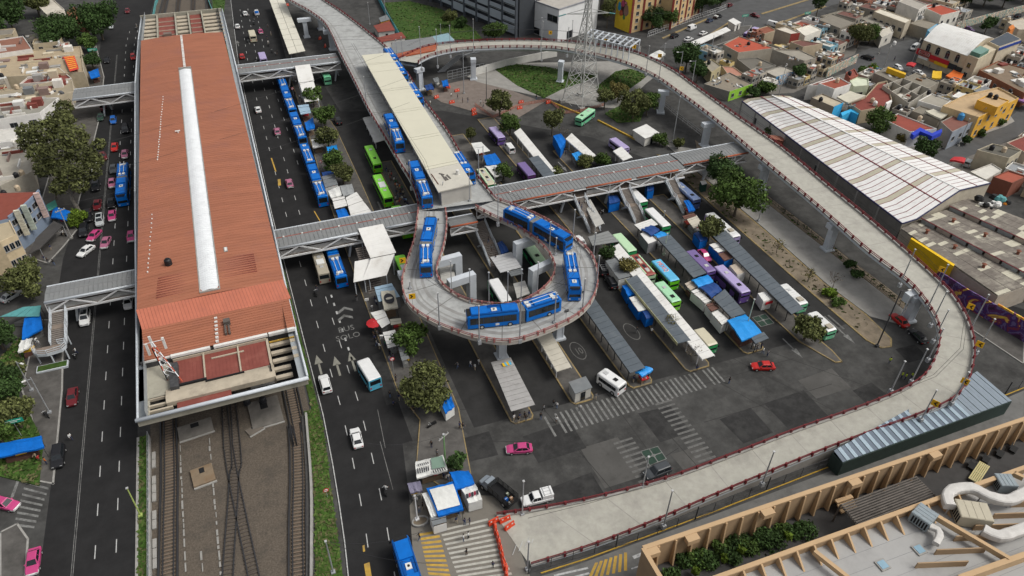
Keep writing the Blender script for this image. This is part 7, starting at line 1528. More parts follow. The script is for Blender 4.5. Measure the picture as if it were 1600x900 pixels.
def trolley(label,pts,z=.02,artic=True,zr=3.3):
 P=[W(x,y,z+zr)for x,y in pts]
 if artic:
  F_,J,R_=P;h=atan2((F_-J).y,(F_-J).x)-pi/2;h2=atan2((J-R_).y,(J-R_).x)-pi/2
  t=thing('trolleybus',label,'trolleybus',(J.x,J.y,z),h,'blue trolleybuses');spawn(trolley_proto(True),t,(h2-h+pi)%(2*pi)-pi)
 else:
  F_,R_=P;c=F_.lerp(R_,.5);t=thing('trolleybus',label,'trolleybus',(c.x,c.y,z),atan2((F_-R_).y,(F_-R_).x)-pi/2,'blue trolleybuses');spawn(trolley_proto(False),t)
 return t
def straight(fx,fy,z,h,zr=3.3):
 return None
def trolley_y(label,x,y,which,head,z=.02,artic=True):
 p=W(x,y,z+3.3);s=1 if head=='N' else-1
 off={'joint':0,'front':-10*s,'rear':8*s,'mid':0}[which]if artic else{'mid':0,'front':-6*s,'rear':6*s}[which]
 t=thing('trolleybus',label,'trolleybus',(p.x,p.y+off,z),(0 if s>0 else pi)+random.uniform(-.006,.006),'blue trolleybuses');spawn(trolley_proto(artic),t,0.0);return t
trolley_y('blue articulated trolleybus at the head of the queue under the farther right footbridge',444,135,'rear','N')
trolley_y('second articulated trolleybus in the avenue queue, beside the white roofed stair',450.6,154,'joint','N')
trolley_y('third articulated trolleybus in the avenue queue, beside the blue tarpaulin',465.5,196,'joint','N')
trolley_y('short trolleybus with poles down in the avenue queue, between two articulated ones',479,237,'mid','N',artic=False)
trolley_y('last articulated trolleybus of the avenue queue, beside the white sheet stalls',495.5,283,'joint','N')
trolley_y('articulated trolleybus coming out from under the nearer right footbridge',533,432,'rear','N')
trolley_y('articulated trolleybus on the left avenue heading towards the camera',190,276,'joint','S')
trolley_y('blue trolleybus cut off by the bottom edge of the photo',624,838,'front','N')
trolley('articulated trolleybus on the viaduct left of the long cream canopy, farther one',[(606,178),(617,201),(628,232)],ZD+.01)
trolley('articulated trolleybus on the viaduct left of the long cream canopy, nearer one',[(645,251),(658,281),(669,312)],ZD+.01)
trolley('articulated trolleybus entering the neck of the ring viaduct',[(673,342),(665,379),(665,416)],ZD+.01)
trolley('articulated trolleybus turning on the near side of the ring viaduct',[(731,488),(814,479),(868,462)],ZD+.01)
trolley('articulated trolleybus curving down the right side of the ring below the footbridge',[(890,373),(836,343),(798,326)],ZD+.01)
trolley('short trolleybus facing the camera on the right of the ring',[(899,449),(890,395)],ZD+.01,False)
trolley_y('trolleybus half hidden on the right of the long cream canopy at its far end',611,84,'mid','S',ZD+.01,False)
trolley('trolleybus half hidden on the right of the cream canopy beside the ramp junction',[(632,117),(617,95)],ZD+.01,False)
trolley('trolleybus half hidden right of the cream canopy between junction and street stalls',[(654,151),(641,131)],ZD+.01,False)
trolley('trolleybus half hidden on the right of the cream canopy near its end wall',[(733,268),(714,240)],ZD+.01,False)
def bus_proto(kind,body,roofc,L_,Wd=2.45,Hh=3.0,extra_=None):
 key=(kind,body,roofc,L_,extra_)
 if key in PROTO:return PROTO[key]
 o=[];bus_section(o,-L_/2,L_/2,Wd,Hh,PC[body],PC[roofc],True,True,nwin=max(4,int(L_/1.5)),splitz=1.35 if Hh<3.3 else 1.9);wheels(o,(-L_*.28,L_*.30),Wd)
 if extra_!='plain':
  bx(o,'roof_hatch',CHROME if extra_!='dark' else DARK,-.4,L_*.2,Hh,.4,L_*.2+.9,Hh+.1);bx(o,'roof_hatch',DARK if extra_=='mixed' else CHROME,-.35,-L_*.25,Hh,.35,-L_*.25+.8,Hh+.1)
 if extra_=='ac':bx(o,'ac_unit',HUBW,-.8,-L_*.1,Hh,.8,L_*.12,Hh+.22)
 if extra_=='rack':
  for k in range(8):bx(o,'roof_rib',HUBW,-Wd*.42,-L_/2+.5+k*(L_-1)/8,Hh,Wd*.42,-L_/2+1.0+k*(L_-1)/8,Hh+.06)
  bx(o,'roof_vent',PC['tan'],-.6,L_*.22,Hh+.06,.6,L_*.22+1.2,Hh+.3)
 if extra_=='red':
  for k in range(4):bx(o,'roof_panel',(PC['black'],PC['cream'])[k%2],-.35,-L_*.38+k*L_*.2,Hh,.35,-L_*.38+k*L_*.2+1.1,Hh+.05)
  for s in(-1,1):bx(o,'roof_edge',PC['pale'],s*1.0-.14,-L_/2+.6,Hh-.06,s*1.0+.14,L_/2-.6,Hh+.03)
 PROTO[key]=o;return o
def bus(label,pts,body,roofc,z=.02,L_=11.0,Hh=3.0,Wd=2.45,ex=None,cat='bus',name='city_bus',fit=False,aligned=True):
 F_,R_=W(*pts[0],z+Hh),W(*pts[1],z+Hh);h=atan2((F_-R_).y,(F_-R_).x)-pi/2
 if aligned:h=(0 if cos(h)>0 else pi)+random.uniform(-.012,.012)
 c=F_.lerp(R_,.5);
 if fit:L_=round((F_-R_).length*2)/2
 t=thing(name,label,cat,(c.x,c.y,z),h,'buses and coaches');spawn(bus_proto(name,body,roofc,L_,Wd,Hh,ex),t);return t
BL=[]
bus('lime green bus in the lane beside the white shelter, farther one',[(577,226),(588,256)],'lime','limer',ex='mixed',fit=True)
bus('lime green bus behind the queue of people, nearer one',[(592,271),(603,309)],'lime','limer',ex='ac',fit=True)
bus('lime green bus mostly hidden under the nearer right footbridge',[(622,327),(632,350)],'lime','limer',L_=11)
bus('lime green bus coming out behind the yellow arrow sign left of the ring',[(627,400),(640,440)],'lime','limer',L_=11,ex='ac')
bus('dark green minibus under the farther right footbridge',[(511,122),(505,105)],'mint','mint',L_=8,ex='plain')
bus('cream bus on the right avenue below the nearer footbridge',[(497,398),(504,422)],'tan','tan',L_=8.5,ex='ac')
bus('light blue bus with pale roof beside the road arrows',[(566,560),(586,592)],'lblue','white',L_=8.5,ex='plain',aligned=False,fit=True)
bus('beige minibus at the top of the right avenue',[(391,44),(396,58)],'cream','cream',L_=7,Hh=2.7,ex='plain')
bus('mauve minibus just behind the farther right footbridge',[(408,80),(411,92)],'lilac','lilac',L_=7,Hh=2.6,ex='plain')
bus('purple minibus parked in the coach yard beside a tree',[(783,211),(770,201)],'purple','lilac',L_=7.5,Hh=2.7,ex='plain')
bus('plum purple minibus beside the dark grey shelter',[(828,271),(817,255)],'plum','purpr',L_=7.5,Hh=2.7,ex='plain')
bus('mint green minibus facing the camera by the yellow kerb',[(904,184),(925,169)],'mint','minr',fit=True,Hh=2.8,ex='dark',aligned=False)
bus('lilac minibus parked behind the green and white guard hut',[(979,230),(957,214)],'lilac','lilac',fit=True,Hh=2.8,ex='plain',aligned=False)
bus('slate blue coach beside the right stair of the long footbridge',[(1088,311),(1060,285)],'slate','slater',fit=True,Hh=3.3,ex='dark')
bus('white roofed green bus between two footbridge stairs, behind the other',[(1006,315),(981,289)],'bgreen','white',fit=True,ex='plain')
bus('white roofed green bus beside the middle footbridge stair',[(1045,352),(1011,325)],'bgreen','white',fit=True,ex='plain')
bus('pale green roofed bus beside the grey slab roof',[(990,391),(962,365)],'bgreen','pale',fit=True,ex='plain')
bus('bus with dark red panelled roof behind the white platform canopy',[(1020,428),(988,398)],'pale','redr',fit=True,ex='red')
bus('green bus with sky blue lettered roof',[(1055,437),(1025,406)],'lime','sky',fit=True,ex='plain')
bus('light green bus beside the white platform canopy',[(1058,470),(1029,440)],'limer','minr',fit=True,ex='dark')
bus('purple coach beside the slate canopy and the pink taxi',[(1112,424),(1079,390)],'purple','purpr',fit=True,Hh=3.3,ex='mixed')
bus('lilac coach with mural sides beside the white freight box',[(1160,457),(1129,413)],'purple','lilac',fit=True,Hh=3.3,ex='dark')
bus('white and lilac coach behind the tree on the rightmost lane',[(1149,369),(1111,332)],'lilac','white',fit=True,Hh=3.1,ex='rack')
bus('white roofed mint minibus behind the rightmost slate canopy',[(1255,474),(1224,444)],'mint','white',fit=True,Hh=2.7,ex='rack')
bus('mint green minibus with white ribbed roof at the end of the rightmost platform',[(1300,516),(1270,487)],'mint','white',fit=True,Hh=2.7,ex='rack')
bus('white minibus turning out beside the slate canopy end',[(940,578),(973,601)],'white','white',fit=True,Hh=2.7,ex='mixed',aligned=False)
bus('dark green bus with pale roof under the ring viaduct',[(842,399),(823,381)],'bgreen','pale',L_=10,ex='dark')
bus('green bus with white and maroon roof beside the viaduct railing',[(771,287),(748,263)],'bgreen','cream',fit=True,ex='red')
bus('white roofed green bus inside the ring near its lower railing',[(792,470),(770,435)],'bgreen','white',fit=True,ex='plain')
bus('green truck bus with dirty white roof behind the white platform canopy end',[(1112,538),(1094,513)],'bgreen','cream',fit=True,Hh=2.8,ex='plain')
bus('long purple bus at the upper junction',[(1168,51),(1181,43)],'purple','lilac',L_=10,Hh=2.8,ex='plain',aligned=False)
o=[o for o in sc.objects if o.get('label','').startswith('green bus with sky blue')][0]
l=link('roof_lettering',text_mesh('MEXIQ',1.5,SGR,.01,.8),o,(0,-1.2,3.02));l.rotation_euler=(0,0,pi/2)
l=link('roof_lettering',text_mesh('MEXIQ',1.6,HUBW,.004,.84),o,(0,-1.2,3.01));l.rotation_euler=(0,0,pi/2)
def moto_proto():
 if 'moto' in PROTO:return PROTO['moto']
 o=[];b=MB();b.loft([[V3((x*w_,y,z+h_*zz))for x,zz in((-1,0),(1,0),(1,1),(-1,1))][::-1]for y,w_,z,h_ in((-.75,.08,.62,.12),(-.3,.14,.5,.28),(.1,.16,.5,.38),(.45,.1,.55,.35),(.6,.05,.7,.2))][::-1]);o.append(('frame',b.mesh('frame',PC['black']),None,None));bx(o,'seat',BLACK,-.14,-.8,.76,.14,0,.86)
 for y in(-.65,.65):o.append(('wheel',WHL['moto'][0],None,(0,y,.3)))
 o.append(('handlebar',MB().beam((-.38,.42,1.02),(.38,.42,1.02),.05).mesh('handlebar',CHROME),None,None));bx(o,'headlight',CHROME,-.09,.6,.78,.09,.72,.95)
 PROTO['moto']=o;return o
def moto(label,x,y,head,name='motorcycle'):
 p=W(x,y,.5);r={'N':0,'S':pi}.get(head,0)if isinstance(head,str)else head
 t=thing(name,label,'motorcycle',(p.x,p.y,.02),r,'motorcycles');spawn(moto_proto(),t);return t
MOTOS=[(213,44,'S','motorcycle at the top of the left avenue'),(494,458,'N','motorcycle on the right avenue left of the cream bus'),(602,767,'N','motorcycle passing the plaza stalls'),(118,554,'S','motorcycle on the left avenue below the stair tower'),(72,648,.6,'motorcycle parked on the left pavement by a bent pole'),(397,36,'N','motorcycle behind the pink taxi at the top'),(381,20,'N','motorcycle near the far end of the station'),(940,330,'S','motorcycle between the footbridge stairs'),(400,98,'N','motorcycle close to the farther right footbridge'),(420,70,'N','motorcycle beside the bus stop at the top'),(425,80,'N','motorcycle with green box near the bus stop'),(99,366,.8,'motorcycle parked under the dark awning'),(675,663,1.9,'motorcycle lying by the yellow kerb tip')]
for m_ in MOTOS:moto(m_[3],*m_[:3])
#PLATFORM CANOPIES, STALLS
def canopy(label,pts,z,n,m,posts=5,name='platform_canopy',cat='canopy',group='platform canopies',side=0,tilt=.25,pm=None,ledge=None):
 P=WL(pts,z);t=thing(name,label,cat,(sum(p.x for p in P)/4,sum(p.y for p in P)/4,.1),0,group)
 for k in range(n):
  u,v=k/n,(k+1)/n-.07/(P[3]-P[0]).length
  q=[P[0].lerp(P[3],u),P[1].lerp(P[2],u),P[1].lerp(P[2],v),P[0].lerp(P[3],v)]
  for i in(1,2):q[i]=q[i]+V3((0,0,tilt))
  b=MB();lo=[p-V3((0,0,.12))for p in q];b.add(q+lo,[(0,1,2,3),(7,6,5,4),(1,0,4,5),(2,1,5,6),(3,2,6,7),(0,3,7,4)]);bw(b,'roof_panel',m,t)
 b=MB();s=.18
 for k in range(posts):
  p=P[0].lerp(P[3],(k+.5)/posts);c=p.lerp(P[1].lerp(P[2],(k+.5)/posts),s);b.tube((c.x,c.y,.1),(c.x,c.y,z-.05),.1,n=6)
  d=P[1].lerp(P[2],(k+.5)/posts);b.beam(V3((c.x,c.y,z-.16)),V3((d.x,d.y,z+tilt-.2)),.1,.12)
 bw(b,'posts',pm or MATS['fence_dark'],t)
 b=MB()
 for i,j in((0,3),(1,2)):b.beam(P[i]+V3((0,0,(-.2 if i==0 else tilt-.2))),P[j]+V3((0,0,(-.2 if i==0 else tilt-.2))),.12,.16)
 bw(b,'edge_beam',pm or MATS['fence_dark'],t)
 if ledge:bb=MB();bb.beam(P[0]+V3((-.1,0,-.1)),P[3]+V3((-.1,0,-.1)),.08,.7);bw(bb,'sign_band',ledge,t)
 return t
MESHB=mat('blue_rail',(.07,.18,.38),.6,.15,1)
c1=canopy('ribbed pale grey canopy on the first platform below the ring',[(767,566),(798,560),(836,634),(799,643)],3.1,11,mat('ribbed_grey_sheet',(.33,.32,.31),.7,.12,.6,stain=((.2,.19,.18),.6),sscale=.5),5)
b=MB()
for k in range(4):p=W(787+3.2*k,570-1*k,3.42);b.box(p.x-.2,p.y-.45,3.36,p.x+.2,p.y+.45,3.46,k%2)
bw(b,'painted_stripe',[YLT,PC['sky']],c1)
canopy('dirty cream bare canopy on thin legs below the ring',[(840,528),(861,520),(893,574),(870,581)],2.9,7,mat('dirty_cream_sheet',(.47,.44,.37),.8,.1,.6,stain=((.3,.27,.23),.6),sscale=.5),4,tilt=.05,pm=WHITE)
canopy('long slate panel canopy emerging from under the ring',[(905,470),(926,464),(1008,576),(985,583)],3.3,14,PANELD,8)
canopy('long white sheet canopy on the platform beside the parked buses',[(952,388),(967,381),(1117,556),(1098,562)],3.2,24,SHEETW,10,pm=WHITE,tilt=.1)
canopy('slate panel canopy in front of the long white sheet canopy',[(977,437),(995,431),(1079,533),(1059,537)],3.1,10,PANELD,6,ledge=mat('sign_band_print',(.42,.40,.22),.7,.5,1.5))
canopy('slate panel canopy beside the purple coach',[(1027,372),(1047,368),(1104,428),(1084,434)],3.3,9,PANELD,5)
canopy('short slate canopy piece between two blue tarpaulins',[(1114,466),(1132,453),(1165,491),(1143,496)],3.3,4,PANELD,3)
canopy('small slate canopy end at the tip of the blue tarpaulin platform',[(1173,527),(1193,520),(1201,530),(1181,537)],3.0,2,PANELD,2)
canopy('long slate panel canopy on the rightmost platform',[(1113,368),(1133,361),(1256,484),(1237,491)],3.4,19,PANELD,9)
canopy('narrow white shelter roof in the coach yard, left one',[(803,207),(813,201),(868,268),(856,272)],3.0,12,SHEETW,6,pm=WHITE)
canopy('dark grey shelter roof beside the plum minibus',[(826,247),(841,244),(868,275),(851,279)],3.1,5,PANELD,4)
canopy('narrow white shelter roof in the coach yard, right one',[(884,217),(893,209),(931,244),(921,249)],3.0,8,SHEETW,4,pm=WHITE)
canopy('white shelter by the lilac minibus',[(958,236),(971,230),(988,247),(974,251)],3.0,4,SHEETW,3,pm=WHITE)
canopy('dull white canopy below the footbridge beside the left stair',[(913,318),(922,312),(944,350),(931,355)],3.0,7,mat('dull_white_sheet',(.42,.41,.38),.7,.1,.6),4,pm=WHITE)
canopy('white canopy beside the lime green buses',[(567,184),(582,182),(601,220),(586,223)],3.0,7,SHEETW,4,pm=WHITE)
canopy('grey slab roof at the foot of the left footbridge stair',[(919,370),(950,362),(967,379),(926,384)],3.3,4,mat('grey_slab_sheet',(.21,.215,.21),.7,.1,.6),3)
canopy('ribbed white roof at the foot of the middle footbridge stair',[(991,351),(1018,343),(1028,352),(1001,360)],3.3,4,SHEETW,2)
canopy('white sheet roof at the foot of the stair inside the ring',[(766,402),(799,395),(815,419),(782,426)],3.3,6,mat('wet_white_sheet',(.46,.46,.46),.5,.1,.6),3)
canopy('grey sheet roof inside the ring beside the portal column',[(794,424),(813,420),(818,429),(799,432)],3.0,3,SHEETG,2)
canopy('white sheet roof inside the ring on its left side',[(686,416),(708,412),(712,440),(690,444)],3.0,5,mat('dull_white_sheet',(.42,.41,.38)),3)
canopy('grey sheet roof inside the ring near the right portal',[(802,443),(820,440),(828,460),(808,466)],2.8,4,mat('dull_white_sheet',(.42,.41,.38)),2)
CURT={'blue':TARPB,'white':TARPW,'grey':SHEETG,'tin':SHEETW,None:None}
def stall(label,pts,z,m,curtain=None,sag=.12,counter=True,name='market_stall',cat='stall',tin=0):
 P=WL(pts,z);c=sum(P,V3())/4;t=thing(name,label,cat,(c.x,c.y,.1),0,'street stalls');hm=MATS['fence_dark']
 if tin:
  for k in range(tin):
   u,v=k/tin,(k+1)/tin-.06/(P[3]-P[0]).length;q=[P[0].lerp(P[3],u),P[1].lerp(P[2],u),P[1].lerp(P[2],v),P[0].lerp(P[3],v)];dz=V3((0,0,random.uniform(-.06,.1)))
   b=MB();q=[p+dz for p in q];b.add(q+[p-V3((0,0,.07))for p in q],[(0,1,2,3),(7,6,5,4),(1,0,4,5),(2,1,5,6),(3,2,6,7),(0,3,7,4)]);bw(b,'roof_sheet',m,t)
 else:
  b=MB();n=6;G=[]
  for i in range(n+1):
   for j in range(n+1):
    u,v=i/n,j/n;p=P[0].lerp(P[1],u).lerp(P[3].lerp(P[2],u),v);G.append(p+V3((random.uniform(-.06,.06),random.uniform(-.06,.06),.22*sin(pi*v)-sag*sin(pi*u*2)**2+random.uniform(-.06,.06))))
  b.add(G,[(i*(n+1)+j,(i+1)*(n+1)+j,(i+1)*(n+1)+j+1,i*(n+1)+j+1)for i in range(n)for j in range(n)]);b.add([g-V3((0,0,.04))for g in G],[(i*(n+1)+j+1,(i+1)*(n+1)+j+1,(i+1)*(n+1)+j,i*(n+1)+j)for i in range(n)for j in range(n)])
  for e_ in([j for j in range(n+1)],[n*(n+1)+j for j in range(n+1)],[i*(n+1)for i in range(n+1)],[i*(n+1)+n for i in range(n+1)]):
   for a_,c_ in zip(e_,e_[1:]):g,h_=G[a_],G[c_];dd=V3((0,0,-.3-random.uniform(0,.1)));b.add([g,h_,h_+dd,g+dd],[(0,1,2,3)])
  bw(b,'tarpaulin',m,t)
 b=MB()
 for p in P:q=p.lerp(c,.06);b.tube((q.x,q.y,.1),(q.x,q.y,z-.04),.045,n=6)
 bw(b,'poles',hm,t)
 if counter:b=MB();q=[p.lerp(c,.35)for p in P];b.prism([p.xy for p in q],.1,.95);bw(b,'counter',random.choice((wallm('#6a5a4a'),wallm('#7a7a78'),wallm('#5a4038'))),t);g=MB();[g.box(c.x+random.uniform(-.9,.7),c.y+random.uniform(-.8,.6),.95,c.x+random.uniform(.75,1.0),c.y+random.uniform(.65,.9),1.15+random.uniform(0,.2))for _ in range(2)];bw(g,'goods',random.choice((ORANGEP,YLT,REDT,TARPW)),t)
 if curtain:
  for i,j in((0,3),(2,3)):b=MB();a_,d_=P[i].lerp(c,.03),P[j].lerp(c,.03);b.beam(V3((a_.x,a_.y,z/2)),V3((d_.x,d_.y,z/2)),.06,z-.5);bw(b,'side_sheet',CURT[curtain],t)
 return t
DBL=mat('dark_blue_tarp',(.012,.05,.19),.5,.12,.8,bump=.5,bscale=2);LBL=mat('pale_blue_sheet2',(.30,.42,.52),.5,.1,1);CYT=mat('cyan_tarp',(.015,.24,.62),.45,.1,.8,bump=.5,bscale=2)
ST=[('bright blue tarpaulin beside the third trolleybus of the queue',[(476,191),(489,183),(492,199),(479,203)],2.8,TARPB,None,0),('pale blue sheet roof at the foot of the farther white stair',[(465,165),(482,163),(486,176),(470,179)],2.8,LBL,None,4),('small white awning with red goods below the first avenue tree',[(486,218),(504,216),(506,227),(489,230)],2.6,TARPW,None,0),('blue tarpaulin half under the middle avenue tree',[(510,229),(526,226),(528,236),(512,238)],2.6,CYT,None,0),('dark blue tarpaulin behind the last avenue trees',[(502,269),(520,266),(523,274),(505,276)],2.6,DBL,None,0),('stall with white edge and dark opening beside the last queue bus',[(503,276),(522,272),(528,288),(508,293)],2.7,SHEETG,'white',3),('white tarpaulin peak at the start of the white sheet stalls',[(512,298),(530,290),(534,305),(517,309)],2.8,TARPW,None,0),('grey tarpaulin next to the white peak',[(531,290),(550,287),(554,302),(536,306)],2.8,mat('grey_tarp',(.27,.28,.28),.6,.1,1),None,0),('stepped white tin roof stall, upper one, on the avenue pavement',[(519,311),(538,307),(543,321),(523,326)],2.7,SHEETW,None,4),('long stepped white tin roof stall above the nearer footbridge',[(540,309),(557,300),(581,332),(549,340)],2.8,SHEETW,None,7),('bright blue tarpaulin just behind the nearer right footbridge',[(525,328),(539,325),(547,340),(529,342)],2.6,TARPB,None,0),('pale blue tin roof stall behind the printed beige tarpaulin',[(585,449),(612,443),(625,464),(592,472)],3.0,LBL,'grey',5),('beige tarpaulin printed with a dark oval emblem',[(595,455),(616,453),(622,479),(600,484)],3.3,CRM,None,0),('pale tin roof stall behind the red umbrella',[(579,489),(600,484),(610,505),(597,513)],2.7,SHEETW,None,4),('cream small tin roof against the leafy tree',[(609,499),(626,497),(628,505),(611,508)],2.6,CRM,None,2),('pale tin roof stall below the red umbrella',[(598,519),(617,515),(629,538),(606,544)],2.7,SHEETW,None,5),('grey tin roof behind the no parking sign',[(622,543),(632,541),(640,560),(628,564)],2.6,SHEETG,None,3),('blue tarpaulin covered cart with white front below the big avenue tree',[(683,618),(702,612),(710,635),(696,645)],2.4,TARPB,'white',0),('stall roof made of white lettered banners and a green panel',[(649,721),(692,711),(699,734),(651,747)],2.7,TARPW,None,0),('large blue edged tarpaulin on the plaza',[(666,763),(709,752),(724,795),(685,806)],2.9,TARPB,None,0),('second blue tarpaulin beside the small conical tree',[(702,737),(732,735),(742,755),(714,764)],2.9,TARPB,None,0),('white lettered stall box at the plaza corner',[(720,762),(741,755),(754,780),(732,786)],2.5,TARPW,'white',0),('grey purple gazebo on the plaza edge',[(636,755),(656,751),(660,766),(641,770)],2.5,mat('gazebo_grey',(.16,.15,.21),.6,.1,1),None,0),('white sheet stall left of the large blue edged tarpaulin',[(659,771),(670,768),(683,805),(674,808)],2.5,TARPW,None,0),('grey tin shack at the plaza crosswalk',[(671,806),(696,801),(698,816),(677,822)],2.3,SHEETG,'tin',4),('long blue tarpaulin on the left pavement',[(-12,694),(64,681),(69,698),(-12,716)],2.6,TARPB,None,0),('blue tarpaulin tucked beside the stair tower',[(38,497),(63,487),(66,512),(34,530)],2.6,TARPB,None,0),('white cloth awning below the stair tower',[(33,532),(50,527),(48,540),(28,550)],2.5,TARPW,None,0),('teal and rusty sheet roof behind the stair tower',[(0,495),(36,480),(64,477),(62,494)],3.0,TEAL,None,5),('crumpled blue tarpaulin in front of the curved building',[(79,340),(84,323),(111,331),(104,344)],2.8,TARPB,None,0),('blue and orange stall under the trees by the farther left footbridge',[(138,112),(153,107),(156,118),(142,122)],2.5,TARPB,None,0),('green sheet roof beside the curved building',[(72,320),(86,312),(90,322),(76,330)],3.0,mat('green_sheet',(.05,.26,.20),.6,.1,1),None,3),('dark blue tarpaulin at the foot of the middle footbridge stair',[(1001,358),(1015,351),(1031,359),(1018,368)],3.4,DBL,None,0),('bright cyan tarpaulin next to the dark blue one at the middle stair',[(1021,367),(1033,361),(1048,370),(1028,372)],3.3,CYT,None,0),('bright blue tarpaulin at the lower end of the slate canopy by the purple coach',[(1080,437),(1105,429),(1115,440),(1092,448)],3.2,CYT,None,0),('dark blue tarpaulin below the bright one on the fifth platform',[(1092,448),(1115,441),(1128,453),(1112,465)],3.1,DBL,None,0),('large bright blue tarpaulin near the end of the fifth platform',[(1136,500),(1164,491),(1191,520),(1159,532)],3.2,CYT,None,0),('white tin roofed stall row on the edge of the fifth platform, upper part',[(1080,455),(1090,451),(1112,470),(1102,474)],2.5,SHEETW,'tin',5),('white dirty tin roofed stall on the edge of the fifth platform, lower part',[(1112,489),(1122,484),(1140,502),(1128,508)],2.5,SHEETW,'tin',4),('brown sheet roofed stall between the white tin stalls',[(1103,476),(1118,472),(1124,482),(1112,487)],2.5,mat('brown_sheet',(.13,.065,.05),.8,.2,1),'tin',3),('orange sided stall at the upper edge of the fifth platform',[(1070,443),(1081,438),(1090,448),(1079,454)],2.6,mat('dull_cream',(.42,.36,.29),.8,.2,1),None,3),('white roofed blue sided stall under the slate canopy by the pink taxi',[(1108,382),(1127,377),(1140,390),(1122,395)],2.7,SHEETW,'blue',4),('brown roofed blue stall below the pink taxi',[(1122,396),(1140,391),(1147,402),(1132,408)],2.6,mat('brown_sheet',(.13,.065,.05)),'blue',3),('dark blue stall beside the yard tree trunk',[(1084,364),(1096,359),(1106,372),(1094,377)],2.7,DBL,'blue',0),('cream wall stall row at the foot of the right footbridge stair',[(1072,341),(1088,336),(1100,352),(1084,357)],2.7,mat('cream_sheet',(.50,.46,.38),.7,.1,1),None,4),('brown and white roofed stall at the foot of the right footbridge stair',[(1066,338),(1084,333),(1088,337),(1070,343)],2.9,mat('brown_sheet',(.13,.065,.05)),None,2),('blue tarpaulin with red end beside the slate coach',[(1068,313),(1076,312),(1086,328),(1076,330)],2.8,TARPB,None,0),('blue wrapped stall between the left and middle stairs',[(950,305),(963,304),(969,314),(952,318)],2.9,DBL,'blue',0),('blue wrapped stall under the long footbridge near the right stair',[(1009,288),(1020,286),(1022,296),(1012,298)],2.8,DBL,'blue',0),('grey roofed white sided stall beside the two black cars',[(946,407),(964,402),(986,432),(967,437)],2.9,SHEETG,'white',5),('blue side stall in front of the slate canopy by the white canopy',[(972,446),(984,443),(994,458),(981,462)],2.5,TARPB,'blue',0),('blue curtained stall lower on the fourth platform',[(983,465),(994,462),(1010,484),(998,487)],2.5,TARPW,'blue',3),('dark blue curtained stall at the lower fourth platform',[(1003,486),(1014,483),(1022,494),(1010,498)],2.5,DBL,'blue',0),('bright blue tarpaulin at the near end of the long slate canopy',[(993,581),(1008,572),(1021,577),(1003,588)],2.7,CYT,None,0),('white roofed stall in the coach yard by the viaduct, upper one',[(736,224),(752,222),(766,236),(745,241)],2.8,TARPW,None,3),('white and blue roofed stall in the coach yard by the viaduct',[(755,243),(773,239),(784,256),(760,258)],2.8,TARPB,None,0),('white roofed stall in the coach yard by the viaduct, lower one',[(757,259),(783,257),(790,270),(772,276)],2.8,TARPW,None,0),('blue curtained stall with bare tree beside the right white shelter',[(864,212),(876,208),(884,220),(876,234)],3.0,TARPB,'blue',0),('blue and white awning on the right white shelter platform',[(893,240),(904,236),(912,246),(900,250)],2.7,CYT,None,0),('blue parasol stall on the brown pavement, left one',[(663,133),(674,130),(678,138),(666,140)],2.5,DBL,None,0),('blue parasol stall on the brown pavement, right one',[(690,126),(699,124),(701,133),(692,134)],2.6,TARPB,None,0),('grey parasol stall behind the two blue parasols',[(676,122),(684,120),(687,127),(679,128)],2.5,SHEETG,None,0),('dark blue tarpaulin at the foot of the stair inside the ring',[(777,379),(784,376),(795,392),(783,396)],2.8,DBL,None,0),]
for lb,pts,z_,m_,cu,tn in ST:stall(lb,pts,z_,m_,cu,tin=tn)
def find(lb):return[o for o in sc.objects if o.get('label','').startswith(lb)][0]
o=find('large blue edged');P=WL([(671,765),(708,756),(719,789),(684,798)],3.12);b=MB();n=6
G=[P[0].lerp(P[1],i/n).lerp(P[3].lerp(P[2],i/n),j/n)+V3((0,0,.2*sin(pi*j/n)+random.uniform(-.02,.06)))for i in range(n+1)for j in range(n+1)]
b.add(G,[(i*(n+1)+j,(i+1)*(n+1)+j,(i+1)*(n+1)+j+1,i*(n+1)+j+1)for i in range(n)for j in range(n)]);bw(b,'white_sheet',TARPW,o)
def printed(o,pts,z,m,name='printed_panel'):bw(MB().prism([W(x,y,z).xy for x,y in pts],z-.02,z,bottom=True),name,m,o)
o=find('stall roof made of white');printed(o,[(673,716),(691,712),(696,729),(675,733)],3.12,wallm('#6f8577'),'green_panel')
INK=mat('print_ink',(.03,.03,.035),.7)
for pts in([(651,732),(671,727),(672,735),(652,740)],[(675,735),(696,730),(698,734),(677,739)],[(652,725),(670,721),(671,724),(653,728)]):
 for k in range(6):
  u0,u1=k/6+.02,(k+.62)/6;q=WL(pts,3.16);bw(MB().prism([q[0].lerp(q[1],u0).xy,q[0].lerp(q[1],u1).xy,q[3].lerp(q[2],u1).xy,q[3].lerp(q[2],u0).xy],3.14+.001*k,3.16+.001*k),'print_mark',INK,o)
o=find('white lettered stall box')
for k in range(5):x,y=728+4*k,772-1.4*k;printed(o,[(x,y),(x+3,y-1),(x+4,y+6-(k%2)*2),(x+1,y+7)],2.85+.002*k,wallm('#8a3040')if k%2 else INK,'print_mark')
o=find('beige tarpaulin printed');p=W(608,466,3.66);bw(MB().prism([(p.x+1.0*cos(2*pi*i/16),p.y+1.7*sin(2*pi*i/16))for i in range(16)],3.62,3.66),'printed_emblem',INK,o);bw(MB().prism([(p.x+.7*cos(2*pi*i/16),p.y+.35*sin(2*pi*i/16))for i in range(16)],3.66,3.68),'printed_emblem',CRM,o)
